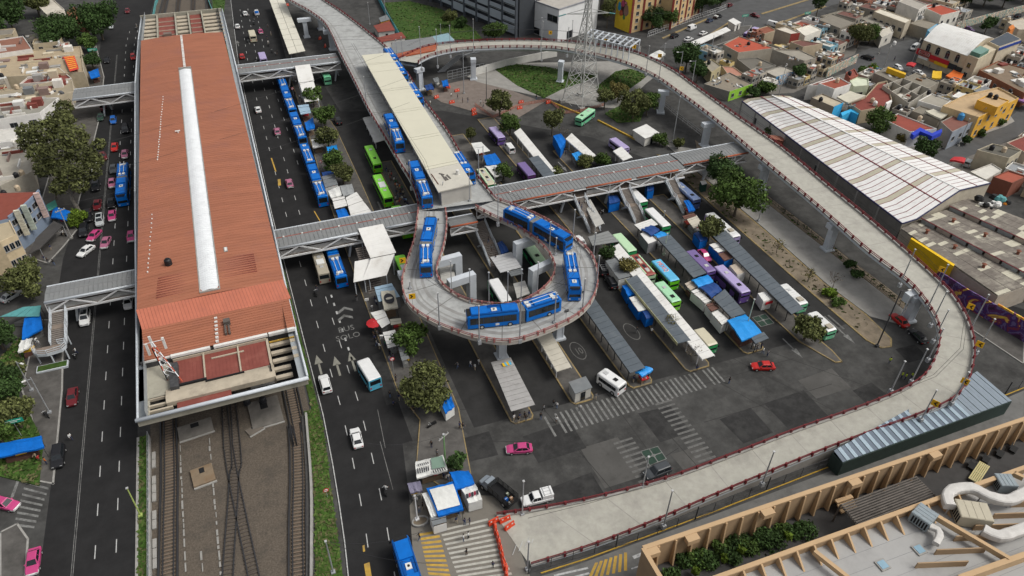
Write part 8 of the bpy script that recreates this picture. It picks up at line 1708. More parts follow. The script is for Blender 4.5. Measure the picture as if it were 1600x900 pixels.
def boxy(name,label,cat,pts,h,wl,rf,group=None):
 P=WL(pts,h);c=sum(P,V3())/4;t=thing(name,label,cat,(c.x,c.y,.15),0,group);bw(MB().prism([p.xy for p in P],.15,h-.05),'body',wl,t);bw(MB().prism([p.lerp(c,.02).xy for p in P],h-.049,h),'lid',rf,t)
 for i,j in((2,3),(0,3)):a_,d_=P[i],P[j];b=MB();q1,q2=a_.lerp(d_,.1),a_.lerp(d_,.9);nn=(d_-a_).normalized();b.beam(V3((q1.x,q1.y,h*.5)),V3((q2.x,q2.y,h*.5)),.05,h*.75);bw(b,'door_panel',wl,t)
 return t
boxy('freight_box','white open topped freight box beside the lilac coach','container',[(1140,415),(1152,411),(1165,425),(1152,429)],2.6,SHEETW,mat('dull_cream',(.42,.36,.29)))
t=boxy('food_kiosk','white kiosk box with red sign under the rightmost slate canopy','kiosk',[(1184,458),(1197,455),(1207,467),(1193,471)],2.6,SHEETW,SHEETW);p=W(1200,474,1.6);bw(MB().box(p.x-.9,p.y-.28,1.6,p.x+.9,p.y-.22,2.3),'red_sign',SGR,t)
boxy('metal_container','grey metal stall box beside the dark blue tarpaulin at the middle stair','container',[(1000,365),(1012,361),(1026,376),(1013,381)],2.9,mat('grey_purple_panel',(.20,.20,.21),.6,.2,.8),SHEETW)
boxy('green_box','dark green and white electricity box by the big yard tree','cabinet',[(1094,283),(1102,281),(1105,287),(1097,289)],2.4,wallm('#24463c'),SHEETW)
p=W(584,505,2.4);t=thing('market_umbrella','large red umbrella over people on the avenue pavement','umbrella',(p.x,p.y,.13));b=MB();n=10
for i in range(n):a_,c_=2*pi*i/n,2*pi*(i+1)/n;b.add([(0,0,2.75),(1.5*cos(a_),1.5*sin(a_),2.3),(1.5*cos((a_+c_)/2)*.94,1.5*sin((a_+c_)/2)*.94,2.35),(1.5*cos(c_),1.5*sin(c_),2.3)],[(0,1,2),(0,2,3)])
b.build('cloth',REDT,t);MB().tube((0,0,0),(0,0,2.75),.04,n=6).build('pole',STEEL,t);b=MB();[b.tube((0,0,2.3),(1.4*cos(2*pi*i/n),1.4*sin(2*pi*i/n),2.28),.02,n=4)for i in range(n)];b.build('ribs',STEEL,t)
#TREES
LEAF={}
def leafmats(k):
 if k not in LEAF:
  base={'dark':(.028,.052,.014),'mid':(.045,.075,.016),'olive':(.070,.078,.026),'euca':(.062,.068,.024),'yellow':(.115,.10,.032),'bright':(.075,.115,.012),'bare':(.09,.075,.055)}[k]
  LEAF[k]=[mat('leaves_%s_%d'%(k,i),tuple(c*f for c in base),.85,.25,1.0,spec=.2)for i,f in En((.75,1.3,2.1))]
 return LEAF[k]
def crown_mesh(lobes,n,size,kind,seed):
 r=np.random.default_rng(seed);L_=np.array(lobes,float);vol=L_[:,3]**2;pick=r.choice(len(L_),n,p=vol/vol.sum())
 d=r.normal(size=(n,3));d/=np.linalg.norm(d,axis=1)[:,None];rad=r.uniform(.35,1.0,n)**.45
 bump_=1+.22*np.sin(d[:,0]*5+seed)*np.cos(d[:,1]*6)+.14*np.sin(d[:,2]*9+seed*2)
 c=L_[pick,:3]+d*(L_[pick,3]*rad*bump_)[:,None]*np.array([1,1,1.0])*np.stack([np.ones(n),np.ones(n),L_[pick,4]if L_.shape[1]>4 else np.ones(n)],1)
 nrm=d*.6+r.normal(size=(n,3))*.7+np.array([0,0,.35]);nrm/=np.linalg.norm(nrm,axis=1)[:,None]
 t1=np.cross(nrm,r.normal(size=(n,3)));t1/=np.linalg.norm(t1,axis=1)[:,None];t2=np.cross(nrm,t1)
 s=(size*r.uniform(.6,1.4,n))[:,None];e=s*r.uniform(.45,.8,(n,1))
 V=np.empty((n,4,3));V[:,0]=c-t1*s;V[:,1]=c-t2*e+t1*s*.1;V[:,2]=c+t1*s;V[:,3]=c+t2*e-t1*s*.15
 me=bpy.data.meshes.new('crown');me.vertices.add(n*4);me.vertices.foreach_set('co',V.reshape(-1));me.loops.add(n*4);me.loops.foreach_set('vertex_index',np.arange(n*4));me.polygons.add(n);me.polygons.foreach_set('loop_start',np.arange(n)*4);me.polygons.foreach_set('loop_total',np.full(n,4))
 lob=r.integers(0,100,len(L_));mi=np.where(r.random(n)<.5,1,np.where((lob[pick]%3==0)|(r.random(n)<.35),0,2)).astype(np.int32)
 for m_ in leafmats(kind):me.materials.append(m_)
 me.polygons.foreach_set('material_index',mi);me.update();me.validate();return me
TN=[0]
def tree(label,bx_,by_,h,r,kind='mid',nl=7,dens=1.0,trunk=.22,lean=(0,0),name='tree',cat='tree',low=.35,z0=.1,leaf=.33,bark=None,group='street trees',flat=1.0):
 TN[0]+=1;sd=TN[0]*17+3;rnd=random.Random(sd);p=W(bx_,by_,z0);r*=1.1;t=thing(name,label,cat,(p.x,p.y,z0),rnd.uniform(0,6),group)
 c0,s0=cos(-t.rotation_euler.z),sin(-t.rotation_euler.z);lx,ly=lean[0]*c0-lean[1]*s0,lean[0]*s0+lean[1]*c0
 top=V3((lx,ly,h));ch=h*(1-low);lobes=[(lx,ly,h-ch*.48,r*.72,ch*.5/(r*.72)*.9*flat)]
 b=MB();fork=V3((lx*.45,ly*.45,h*low));mid_=fork*.5+V3((rnd.uniform(-.15,.15),rnd.uniform(-.15,.15),0));b.tube((0,0,-.1),mid_,trunk*1.25,trunk,n=8,cap=False);b.tube(mid_,fork,trunk,trunk*.85,n=8,cap=False)
 for k in range(nl):
  a=2*pi*k/nl+rnd.uniform(-.5,.5);rr=r*rnd.uniform(.38,.72);z_=h*low+ch*rnd.uniform(.12,.85);lr=r*rnd.uniform(.26,.46)
  q=V3((lx+rr*cos(a),ly+rr*sin(a),z_));lobes.append((q.x,q.y,q.z,lr,.9));m_=fork.lerp(q,.5)+V3((0,0,.2));b.tube(fork,m_,trunk*.5,trunk*.33,n=5,cap=False);b.tube(m_,q,trunk*.33,trunk*.1,n=5)
 b.tube(fork,(lx,ly,h*.9),trunk*.8,trunk*.15,n=6);b.build('trunk',bark or BARK,t)
 leaf*=.74;n=int(dens*min(9000,190*r*max(r,ch*.6)*(.33/leaf)**2*.8));link('crown',crown_mesh(lobes,max(160,n),leaf,kind,sd),t)
 return t
TL=[('huge dark tree with round crown at the upper left corner',98,78,12,8.2,'dark',10),('large dark tree over the left avenue at the top',161,62,13,7.5,'dark',10),('dark tree at the top left corner edge',22,48,12,7,'dark',8),('dark brownish tree between the two large top left trees',62,26,10,6,'olive',7),('far left dark green tree above the white terrace house',-8,60,11,6,'dark',7),('light green bushy tree behind the green street sign',145,80,5.5,3.4,'mid',6),('small dark tree below the green street sign',147,108,5,3.2,'dark',6),('round bright green bush beside the blue crumpled tarpaulin',121,352,3.2,2.4,'bright',5),('olive tree beside the left street opening',50,462,7.5,4.3,'olive',8),('dark trees at the left edge above the stair tower',6,545,6,3.6,'dark',6),('dark green garden tree at the left edge',14,622,6,3.8,'dark',7),('pale feathery garden tree by the left pavement',34,668,6.0,3.2,'olive',8),('garden tree at the left edge below the feathery one',4,690,5,3,'mid',6),('shrub beside the stair tower frame',26,590,3.2,2.4,'olive',5),('first avenue tree against the farther white stair roof',491,170,6.5,2.7,'mid',6),('second avenue tree beside the blue bus queue',508,200,6.5,3.4,'mid',7),('third avenue tree beside the blue bus queue',515,235,6.5,3.5,'olive',7),('fourth avenue tree beside the last queue bus',524,270,6,3.1,'mid',7),('fifth and nearest avenue tree before the tin stalls',538,288,5.8,3.0,'olive',7),('leafy green tree on the pavement left of the ring viaduct',642,552,6.5,3.2,'mid',8),('largest pavement tree below the ring, olive and bushy',668,632,7.5,4.3,'olive',10),('small conical dark tree by the blue plaza tarpaulin',714,738,4.2,1.5,'dark',5),('brownish bushy tree in the coach yard, farther one',781,182,7.5,4.0,'olive',8),('green tree in the coach yard beside the left white shelter',797,212,6.5,3.2,'mid',7),('olive tree by the blue curtained stall',862,212,7.5,3.2,'olive',8),('small sparse tree left of the purple minibus',736,222,4.5,1.8,'olive',5),('small dark tree behind the white yard stalls',786,282,5,2.6,'mid',6),('small leafy bush on the right white shelter, left one',913,262,4,2.2,'olive',5),('small leafy bush on the right white shelter, right one',940,260,4,2.4,'mid',5),('small olive tree at the end of the left white shelter',870,280,3.8,1.7,'olive',4),('brown tinged tree behind the lattice pylon',944,170,6.5,2.8,'olive',6),('dense tree beside the ramp and the tree lawn',988,186,9,4.4,'olive',9),('tree behind the dense one below the ramp',1010,180,7.5,3.4,'mid',7),('tree left of the dense one on the tree lawn',965,160,6.5,3.2,'yellow',7),('bush beside the green and white guard hut',1030,226,3.5,2.2,'mid',5),('bush by the verge below the ramp',1058,232,3,1.9,'olive',4),('dark round tree behind the ramp below the upper street',1071,112,9.5,5.2,'dark',10),('dark tree behind the round one along the ramp',1088,128,7,3.4,'dark',7),('dark tree in front of the striped apartment block, left',1018,46,9,4.6,'dark',8),('green tree in front of the striped apartment block, middle',1044,44,7.5,3.8,'mid',7),('large dark tree at the top beside the apartment blocks',1096,22,10,6.0,'dark',9),('dark tall tree left of the mural building',948,44,12,3.2,'olive',6),('dark tree at the top edge behind the upper street',1125,10,9,5,'dark',7),('small olive tree in front of the parking block',703,42,6.5,3,'olive',6),('round green tree at the corner of the office building',773,66,7,4.6,'mid',8),('shrub in front of the parking block',722,42,4,2.4,'dark',5),('tall narrow cypress at the upper junction',1275,26,9,2.6,'dark',6),('bushy olive tree among the market street houses',1338,74,8.5,4.6,'olive',9),('dark green tree right behind the bushy olive one',1357,68,7.5,3.6,'mid',7),('dark tree at the corner of the tall grey block house',1246,128,6,2.6,'dark',6),('small green tree at the market street corner',1361,116,4,1.9,'bright',5),('small olive bush at the market street corner',1346,118,3.5,2.0,'mid',5),('dark hedge tree behind the far end of the striped shed',1196,146,3.6,3.4,'mid',6),('dark hedge bush by the bright green house',1176,152,3.4,2.4,'dark',5),('dark tree between the maroon terrace and the red brown roof',1370,206,6.5,4.2,'mid',8),('yellow green round bush beside the blue trimmed house',1407,226,3.6,1.9,'yellow',5),('dark green tree below the blue trimmed house',1441,246,5.5,3.4,'dark',7),('small tree on the blue trimmed house side',1402,214,4,1.5,'mid',4),('dark green tree beside the graffiti boundary wall',1538,52,6,2.8,'dark',6),('wooded tree at the top right, first from the left',1504,14,9,5,'dark',8),('wooded tree at the top right, second from the left',1536,10,10,5.6,'mid',8),('wooded tree at the top right, third from the left',1566,12,9,5.2,'dark',8),('wooded tree at the top right corner',1598,2,9,5.5,'mid',8),('pale brown tree at the top right woods',1518,4,8,4,'yellow',6),('trees at the very top right edge',1560,-10,10,6,'dark',8),('green tree at the top edge behind the balcony house',1396,-2,8,4.5,'mid',6),('tree with tin roof behind the ramp at the far end of the shed',1206,220,6,3,'mid',7),('largest yard tree, dark green dome below the ramp',1147,338,9.5,6.3,'mid',12),('dark tree joined to the left of the largest yard tree',1122,298,8.5,4.4,'dark',9),('olive tree over the white and lilac coach',1106,378,6,3.2,'olive',8),('small dark tree behind the two black cars',946,412,4.6,2.0,'dark',6),('yellowish round tree growing through the stall roofs',978,436,5.2,2.1,'yellow',7),('olive tree at the end of the rightmost canopy',1256,532,5.4,3.0,'olive',8),('dark bush on the verge below the ramp, upper one',1325,418,1.8,1.3,'dark',4),('dark bush on the verge below the ramp, lower one',1338,434,1.8,1.5,'dark',4),('green bush on the dirt median, upper',1296,462,1.8,1.6,'bright',4),('green bush on the dirt median, lower',1308,476,1.6,1.4,'mid',4),('small tree at the corner of the yellow house street',1507,226,2.8,1.5,'dark',4),('bush along the yellow house pavement',1530,212,2.2,1.6,'mid',4),('bush near the far end of the yellow house pavement',1562,196,2,1.4,'mid',4),]
for lb,x,y,h,r,k,nl in TL:tree(lb,x,y,h,r,k,nl,trunk=.12+.03*r,leaf=.30 if r<2.7 else(.38 if r<5 else .48),low=.2 if h<4.5 else .34)
p=W(124,330);t=thing('eucalyptus_tree','very large olive eucalyptus with pale trunks spreading over the left pavement','tree',(p.x,p.y,.1),0,'street trees')
b=MB();lobes=[]
for(cx_,cy_,z_,r_)in((95,190,15,4.2),(70,205,14,4.2),(115,215,14.5,4.2),(50,222,12,3.8),(88,240,12.5,4.4),(128,240,12,3.8),(140,268,10,3.2),(105,270,10.5,3.8),(70,262,10,3.2),(60,240,11,3.2),(100,168,16,2.8),(40,205,12,2.8),(150,250,10,2.4),(125,290,8,2.6),(92,292,8,2.6),(155,225,11,2.0)):
 q=W(cx_,cy_,z_)-p;q.z=z_;lobes.append((q.x,q.y,q.z,r_*.78,.85));m_=V3((q.x*.35-.5,q.y*.35,5+z_*.15));b.tube((0,0,4.5),m_,.22,.16,n=5,cap=False);b.tube(m_,q,.16,.05,n=5)
b.tube((0,0,-.1),(-.6,.4,3),.5,.38,n=8,cap=False);b.tube((-.6,.4,3),(-.2,.2,5),.38,.28,n=8);q=W(88,312)-p;b.tube(q,(-3.5,3.5,7.5),.32,.2,n=7);b.build('trunk',BARKP,t)
link('crown',crown_mesh(lobes,15000,.33,'euca',77),t)
def bare(label,x,y,h,sd,tuft=0):
 rnd=random.Random(sd);p=W(x,y,.1);t=thing('bare_tree',label,'tree',(p.x,p.y,.1),0,'street trees');b=MB()
 def br(p0,d,L_,r_,k):
  q=p0+d*L_;b.tube(p0,q,r_,r_*.6,n=5,cap=False)
  if k:[br(q,(d+V3((rnd.uniform(-.7,.7),rnd.uniform(-.7,.7),rnd.uniform(0,.4)))).normalized(),L_*rnd.uniform(.55,.8),r_*.55,k-1)for _ in range(3)]
 br(V3((0,0,0)),V3((rnd.uniform(-.2,.2),rnd.uniform(-.2,.2),1)).normalized(),h*.36,.11,4);b.build('trunk',mat('bare_bark',(.11,.09,.075),.95,.2,2),t)
 link('crown',crown_mesh([(0,0,h*.72,h*.36,1)],60+tuft,.16,'bare' if not tuft else 'yellow',sd),t)
for a_ in(('bare brown tree at the end of the white sheet canopy',1080,566,4.6,1),('bare tree on the dirt median near the ramp column',1300,452,4.2,2),('thin small tree on the dirt median, farther one',1213,396,3.6,3,90),('bare twiggy tree among the blue curtain stall',880,222,4.5,4),('sparse yellow tree over the slate canopy sign band',1047,520,4.2,5,160),('thin tree beside the ramp column base',1262,440,3.2,6,60)):bare(*a_)
rnd=random.Random(8)
for i in range(14):
 u=i/13;x,y=1052+200*u+rnd.uniform(-6,6),893-62*u+rnd.uniform(-11,11);r_=rnd.uniform(1.0,2.0)
 t=thing('planter_shrub',['dark','leafy','low','dense','broad','ragged','small','tall','spiky','matted','rounded','thin','glossy','spreading'][i]+' shrub in the planter between the tan walls, '+('near the sharp corner' if u<.35 else('midway' if u<.7 else 'near the pergola')),'shrub',tuple(W(x,y,Zg)),0,'shrubs in the tan planter');link('crown',crown_mesh([(0,0,.6,r_,.6),(.9,.4,.5,r_*.6,.7),(-.8,.6,1.1,r_*.4,1.2)],700,.2,('dark','dark','mid')[i%3],300+i),t);MB().tube((0,0,-.1),(0,0,.6),.08,.05,n=5).build('trunk',BARK,t)
for i,(x,y)in En(((1087,893),(1131,872),(1159,860),(1232,838))):t=thing('planter_agave',['pale spiky agave nearest the sharp corner of the tan planter','pale spiky agave second from the sharp corner','pale spiky agave in the middle of the tan planter','pale spiky agave nearest the pergola'][i],'agave',tuple(W(x,y,Zg+1.2)-V3((0,0,.4))),0,'agaves in the tan planter');link('leaves',crown_mesh([(0,0,.5,.5,1)],60,.34,'bright',400+i),t);MB().tube((0,0,0),(0,0,.4),.1,n=6).build('stem',BARK,t)
rnd=random.Random(3)
b=MB()
for _ in range(900):
 x=rnd.choice((rnd.uniform(107.2,111.5),rnd.uniform(121.2,123.2)));y=rnd.uniform(76,150);a_=rnd.uniform(0,6.28);s_=rnd.uniform(.1,.35)
 if(int(y/3.1)*7+int(x/1.7)*3)%5>2:continue
 q=V3((x,y,.13));d_=V3((cos(a_),sin(a_),0))*s_;b.add([q-d_,q+d_,q+d_*1.2+V3((0,0,s_)),q-d_+V3((.1,0,s_*.8))],[(0,1,2,3)],rnd.choice((0,1,2,2)))
o=b.build('weeds',GRS);o['kind']='stuff'
#POLES, SIGNS, WIRES, BARRIERS
RT=RM.T
def proj(v):c=RT@np.array((v[0],v[1],v[2]-H));return 800+F*c[0]/c[2],450+F*c[1]/c[2]
def height_for(p,ty):
 lo,hi=0.3,30
 for _ in range(40):
  m_=(lo+hi)/2
  if proj((p.x,p.y,p.z+m_))[1]>ty:lo=m_
  else:hi=m_
 return lo
POLES={}
def pole(label,x,y,z0,ty,r=.13,m=None,arm=None,name='catenary_pole',cat='pole',group='steel poles along the viaducts',base=True):
 p=W(x,y,z0);h=min(height_for(p,ty),14);t=thing(name,label,cat,(p.x,p.y,z0),0,group)
 MB().tube((0,0,0),(0,0,h),r,r*.72,n=8).build('shaft',m or STEEL,t,smooth=False)
 if base:MB().box(-.3,-.3,-.5,.3,.3,.35).build('foot',m or STEEL,t)
 if arm:
  b=MB();a_=V3((arm[0],arm[1],.1));b.beam((0,0,h-.3),V3((0,0,h-.3))+a_,.09);b.build('arm',m or STEEL,t)
  e_=V3((0,0,h-.3))+a_;d_=V3((arm[0],arm[1],0)).normalized()*.45;b=MB();b.beam(e_-d_*.4,e_+d_,.3,.14);b.build('lamp_head',SHEETW,t)
 else:MB().box(-.16,-.16,h-.02,.16,.16,h+.12).build('cap',CHROME,t)
 POLES[(x,y)]=V3((p.x,p.y,z0+h));return t
ring_in=[(706,458,409),(735,473,421),(764,476,426),(793,474,425),(814,470,421),(839,459,410)]
nm_=['first','second','third','fourth','fifth','sixth','seventh','eighth','ninth','tenth','eleventh','twelfth','thirteenth','fourteenth','fifteenth','sixteenth']
for i,(x,y,ty)in En(ring_in):pole('thin steel pole on the inner edge of the ring, %s from the left'%nm_[i],x,y,ZD,ty,.11)
for i,(x,y,ty)in En([(641,451,440),(687,511,458),(749,534,478),(812,532,470),(866,504,458),(910,483,436),(932,444,400),(927,402,364)]):pole('steel pole on the outer edge of the ring, %s going round from the left'%nm_[i],x,y,ZD,ty,.14)
for i,(x,y,ty)in En([(858,395,347),(868,398,372),(778,350,290),(894,385,328),(773,307,263),(748,275,234),(734,314,268),(693,313,285),(643,294,251),(612,229,196),(573,165,120)]):pole('steel pole on the viaduct, '+['on the inner right edge of the ring, taller one','on the inner right edge of the ring, shorter one','on the inner edge where the right branch leaves the station','between the two trolleybuses right of the ring','on the outer edge right of the station end wall','beside the right edge of the cream canopy','at the right corner of the beige end wall','in front of the beige end wall','left of the nearer station trolleybus','left of the farther station trolleybus','on the left edge below the farther footbridge'][i],x,y,ZD,ty,.12)
RP=[(621,93,62),(629,88,58),(659,108,42),(684,104,46),(704,88,40),(740,78,30),(845,78,28),(886,87,43),(893,66,32),(1009,116,72),(1029,126,88),(1035,101,68),(1061,118,80),(1081,131,94)]
for i,(x,y,ty)in En(RP):pole('steel pole along the far curve of the ramp viaduct, %s from the station end'%nm_[i],x,y,ZD,ty,.12,arm=((-1.6,.3)if i in(12,13)else None))
RP2=[(1450,480,6.9,414),(1454,508,6.7,456),(1458,533,6.2,485),(1450,562,5.7,514),(1424,596,4.8,546),(1392,611,4.2,565),(1517,513,6.5,461),(1526,550,6.0,499),(1487,630,4.6,582),(1439,656,3.9,610),(1191,756,1.9,706),(1037,822,.8,767),(1004,761,.9,714),(816,804,.1,752),(824,890,.1,847),(1406,445,7.7,390)]
RL=['beside the white steel cabinet at the start of the bend','on the inner edge of the bend, upper','on the inner edge of the bend, middle','on the inner edge of the bend, lower','behind the three officers','on the inner edge left of the officers','on the outer edge before the mural, upper','on the outer edge before the mural, lower','on the outer edge by the corrugated shed, upper','on the outer edge by the corrugated shed, lower','on the outer edge at the middle of the lower ramp','on the outer edge near the tan corner','on the inner edge beside the black car','at the ramp foot beside the white pickup','at the ramp foot by the hatched lines','by the yellow wall of the workshops']
for i,(x,y,z_,ty)in En(RP2):pole('steel pole of the ramp, '+RL[i],x,y,z_,ty,.13)
GP=[(1370,541,.12,440,'tall dark lamp post at the rounded tip of the dirt median',MATS['fence_dark'],(1.6,-.3)),(1051,222,.1,147,'grey lamp post on the verge below the ramp',STEEL,None),(112,372,.1,326,'leaning looking pale utility pole by the curved building',CONC,None),(696,726,.1,679,'green painted utility pole behind the plaza stalls',mat('pole_green',(.16,.30,.12),.7),None),(521,895,.1,846,'grey steel pole on the avenue verge at the bottom',STEEL,None),(220,806,.1,763,'yellow green pole on the verge beside the left avenue',mat('pole_lime',(.34,.42,.12),.7),None),(1380,108,.1,71,'pale utility pole at the market street corner, nearer one',CONC,None),(1425,98,.1,60,'pale utility pole beside the red shop sign',CONC,None),(1373,84,.1,72,'pale utility pole in the market street, farther one',CONC,None),(1488,74,.1,8,'tall pole behind the light blue house',CONC,None),(1524,208,.1,166,'utility pole in front of the yellow house',CONC,None),(1497,228,.1,186,'utility pole in front of the grey blue house',CONC,None),(1216,152,.1,100,'utility pole before the blue painted front',CONC,None),(1110,86,.1,56,'lamp post on the upper street median',STEEL,None),(846,95,.1,28,'thin pole behind the ramp by the office building',STEEL,None),(725,146,.1,0,'very tall grey pole on the brown pavement by the junction',STEEL,None),(760,157,.1,104,'thin dark pole on the brown pavement',MATS['fence_dark'],None),(604,40,.1,2,'pole beside the white ticket huts',STEEL,None),(578,38,.1,4,'lamp post beside the orange hut',STEEL,None),(689,60,.1,38,'lamp post in the far lawn',STEEL,None),(914,62,.1,30,'pole beside the steel frame',STEEL,None),(1258,125,.1,92,'thin pole among the grey block houses',CONC,None),(755,263,.1,228,'lamp post with arm in the coach yard by the viaduct',STEEL,(-2.0,.2)),(985,325,.15,300,'thin lamp post beside the middle footbridge stair',STEEL,None),(1036,346,.15,330,'thin lamp post on the middle platform',STEEL,None),(1185,345,.12,300,'lamp post on the path beside the largest yard tree',STEEL,(-1.8,.3)),(1164,520,.15,468,'pale green pole through the large bright blue tarpaulin',mat('pole_pale',(.4,.46,.36),.7),None),(1037,398,.15,365,'pale pole through the cyan tarpaulin at the middle stair',mat('pole_pale',(.4,.46,.36)),None),(614,550,.13,522,'grey lamp post behind the pale tin stall below the red umbrella',STEEL,(-1.6,.4)),(50,610,.1,565,'grey lamp post with white box on the left pavement',STEEL,(.8,-.6)),(78,645,.1,590,'bent grey post with white panels on the left pavement',STEEL,(-.9,-.3)),(652,812,.1,775,'white post standing in the plaza planter',WHITE,None)]
for x,y,z_,ty,lb,m_,ar in GP:
 if lb:pole(lb,x,y,z_,ty,.15 if 'tall' in lb else .12,m_,ar,name='lamp_post' if 'lamp' in lb else 'utility_pole',cat='lamp post' if 'lamp' in lb else 'pole',group='poles and lamp posts on the ground')
for(x,y)in((1380,108),(1425,98),(1488,74),(1524,208),(1216,152),(112,372),(696,726)):
 q=POLES[(x,y)];t=thing('cross_arm','cross arm with insulators on the '+{1380:'nearer market street pole',1425:'pole beside the red shop sign',1488:'tall pole behind the light blue house',1524:'pole in front of the yellow house',1216:'pole before the blue painted front',112:'pole by the curved building',696:'green painted plaza pole'}[x],'cross arm',q-V3((0,0,.6)),.5,'pole cross arms');MB().box(-1.1,-.08,0,1.1,.08,.16).build('beam',CONC,t);b=MB();[b.tube((k,0,.16),(k,0,.4),.06,n=6)for k in(-.9,-.4,.4,.9)];b.build('insulators',CHROME,t)
YSG=mat('sign_warning_yellow',(.80,.44,.01),.5,.04)
def arrow_sign(label,x,y,z0,flip=1,face=None):
 p=W(x,y,z0+2.6);t=thing('arrow_sign',label,'road sign',(p.x,p.y,z0),0,'yellow chevron signs');d=V3((-p.x,-p.y,0)).normalized();t.rotation_euler=(0,0,atan2(d.y,d.x)+pi/2)
 MB().tube((0,.05,0),(0,.05,3.0),.05,n=6).build('post',STEEL,t);s_=.62
 MB().box(-s_,-.03,2.6-s_,s_,.03,2.6+s_).build('plate',YSG,t);b=MB();q=[(.25,.45),(-.2,0),(.25,-.45),(.42,-.28),(.12,0),(.42,.28)];q=[(flip*a_,c_)for a_,c_ in q];q=q if flip>0 else q[::-1]
 b.add([(a_,-.045,2.6+c_)for a_,c_ in q],[(0,1,4,5),(1,2,3,4)]);b.add([(a_,-.04,2.6+c_)for a_,c_ in q],[(5,4,1,0),(4,3,2,1)]);b.build('chevron',BLACK,t)
for i,(x,y,z_,f,lb)in En(((860,51,8.5,1,'behind the ramp in front of the office building'),(947,62,8.5,1,'under the white steel frame, left'),(991,73,8.5,1,'at the right end of the white steel frame'),(1031,87,8.5,1,'by the white and blue tent'),(1065,107,8.5,1,'in front of the dark round tree'),(629,407,8.5,-1,'left of the ring beside the lime green bus'),(644,463,8.5,-1,'on the lower left edge of the ring'),(1472,421,7.4,1,'in front of the yellow wall'),(1517,479,6.8,1,'in front of the purple mural, upper'),(1531,538,6.0,1,'in front of the purple mural, lower'),(1508,596,5.2,1,'on the outer edge of the bend by the shed'),(1461,630,4.3,1,'on the outer edge above the shed roof'))):arrow_sign('yellow chevron sign '+lb,x,y,z_,f)
def road_sign(label,x,y,z0,h,kind,m=None,name='road_sign'):
 p=W(x,y,z0);t=thing(name,label,'road sign',(p.x,p.y,z0),0,'road signs');MB().tube((0,.06,0),(0,.06,h),.05,n=6).build('post',STEEL,t)
 if kind=='disc':
  R_=lambda r_:[(r_*cos(2*pi*i/18),0,h-.3+r_*sin(2*pi*i/18))for i in range(18)]
  for r_,y_,mm,nn_2 in((.45,0,SGR,'plate'),(.32,-.012,SGW,'plate_centre')):b=MB();b.loft([[V3((a_,y_-.01,c_))for a_,_,c_ in R_(r_)],[V3((a_,y_+.02,c_))for a_,_,c_ in R_(r_)]]);b.build(nn_2,mm,t)
  MB().beam((-.25,-.03,h-.08),(.25,-.03,h-.52),.03,.08).build('bar',SGR,t)
 elif kind=='panel':MB().box(-1.5,-.05,h-.9,1.5,.03,h).build('plate',m,t);MB().box(-1.2,-.065,h-.35,1.2,-.05,h-.25).build('text_line',SGW,t);MB().box(-1.2,-.065,h-.65,.6,-.05,h-.55).build('text_line',SGW,t)
 elif kind=='small':MB().box(-.42,-.05,h-.6,.42,.03,h).build('plate',m,t);MB().box(-.3,-.062,h-.25,.3,-.05,h-.18).build('text_line',STEEL,t)
 return t
SGG=mat('sign_green',(.02,.30,.20),.5,.05)
for a_ in(('round red and white sign on the avenue pavement under the tree',615,580,.13,3.4,'disc'),('round red and white sign on the bottom avenue verge',512,778,.14,2.2,'disc'),('round red sign beside the last bus of the avenue queue',503,266,.13,2.8,'disc'),('round red sign by the farther stair of the avenue queue',459,150,.13,2.8,'disc'),('green street name sign at the upper left by the trees',152,100,.1,5.5,'panel',SGG),('green street name sign on the left pavement at the edge',34,682,.1,4.2,'panel',SGG),('green street sign at the upper junction by the cypress',1256,44,.1,6.5,'panel',SGG),('small green street sign on the upper street median',1161,42,.1,5.0,'panel',SGG),('dark square sign on the outer right edge of the ring',884,502,8.5,2.8,'small',MATS['fence_dark']),('white notice sign on the avenue pavement by the tin stalls',575,484,.13,3.0,'small',SGW)):road_sign(*a_)
t=thing('ramp_cabinet','white steel box cabinet hanging from the inner edge of the ramp bend','cabinet',tuple(W(1419,470,5.0)));MB().box(-1.1,-.7,0,1.1,.7,2.0).build('box',BEAMW,t);MB().box(-.9,-.72,.2,.9,-.7,1.8).build('door',STEEL,t);MB().tube((0,0,-5),(0,0,0),.15,n=8).build('post',BEAMW,t)
WIRE=mat('wire_dark',(.02,.02,.022),.6)
t=thing('trolley_wires','pair of overhead trolley wires over the ring and station viaduct','wires',(40,130,0));b=MB()
def runs(E1_,E2_,f,z,step=1):
 pts=[E1_[i].lerp(E2_[i],f)+V3((0,0,z))for i in range(0,len(E1_),step)]
 for p,q in zip(pts,pts[1:]):b.tube(p,q,.03,n=4,cap=False)
for f in(.42,.50):runs(OP,IP,f,5.3,3)
for f in(.10,.16):
 pts=[L[i]+V3((2.4+f*10,0,5.3))for i in range(0,70,4)if L[i].y<240];[b.tube(p,q,.03,n=4,cap=False)for p,q in zip(pts,pts[1:])]
bw(b,'wire',WIRE,t)
t=thing('trolley_wires','pair of overhead trolley wires along the ramp viaduct','wires',(110,100,0));b=MB()
for f in(.45,.53):runs(RN,RF,f,5.2,4)
bw(b,'wire',WIRE,t)
def cable(label,a_,c_,sag=1.5,r=.025,n=14):
 t=thing('power_line',label,'power line',tuple(a_),0,'cables crossing the scene');b=MB();pts=[a_.lerp(c_,k/n)-V3((0,0,sag*4*(k/n)*(1-k/n)))for k in range(n+1)];[b.tube(p,q,r,n=4,cap=False)for p,q in zip(pts,pts[1:])];bw(b,'wire',WIRE,t)
cable('cable across the station roof, farthest one',W(60,250,14),W(600,85,15));cable('cable across the station roof, middle one',W(40,300,14),W(640,120,15));cable('cable across the station roof, nearest one',W(60,330,13),W(640,160,15))
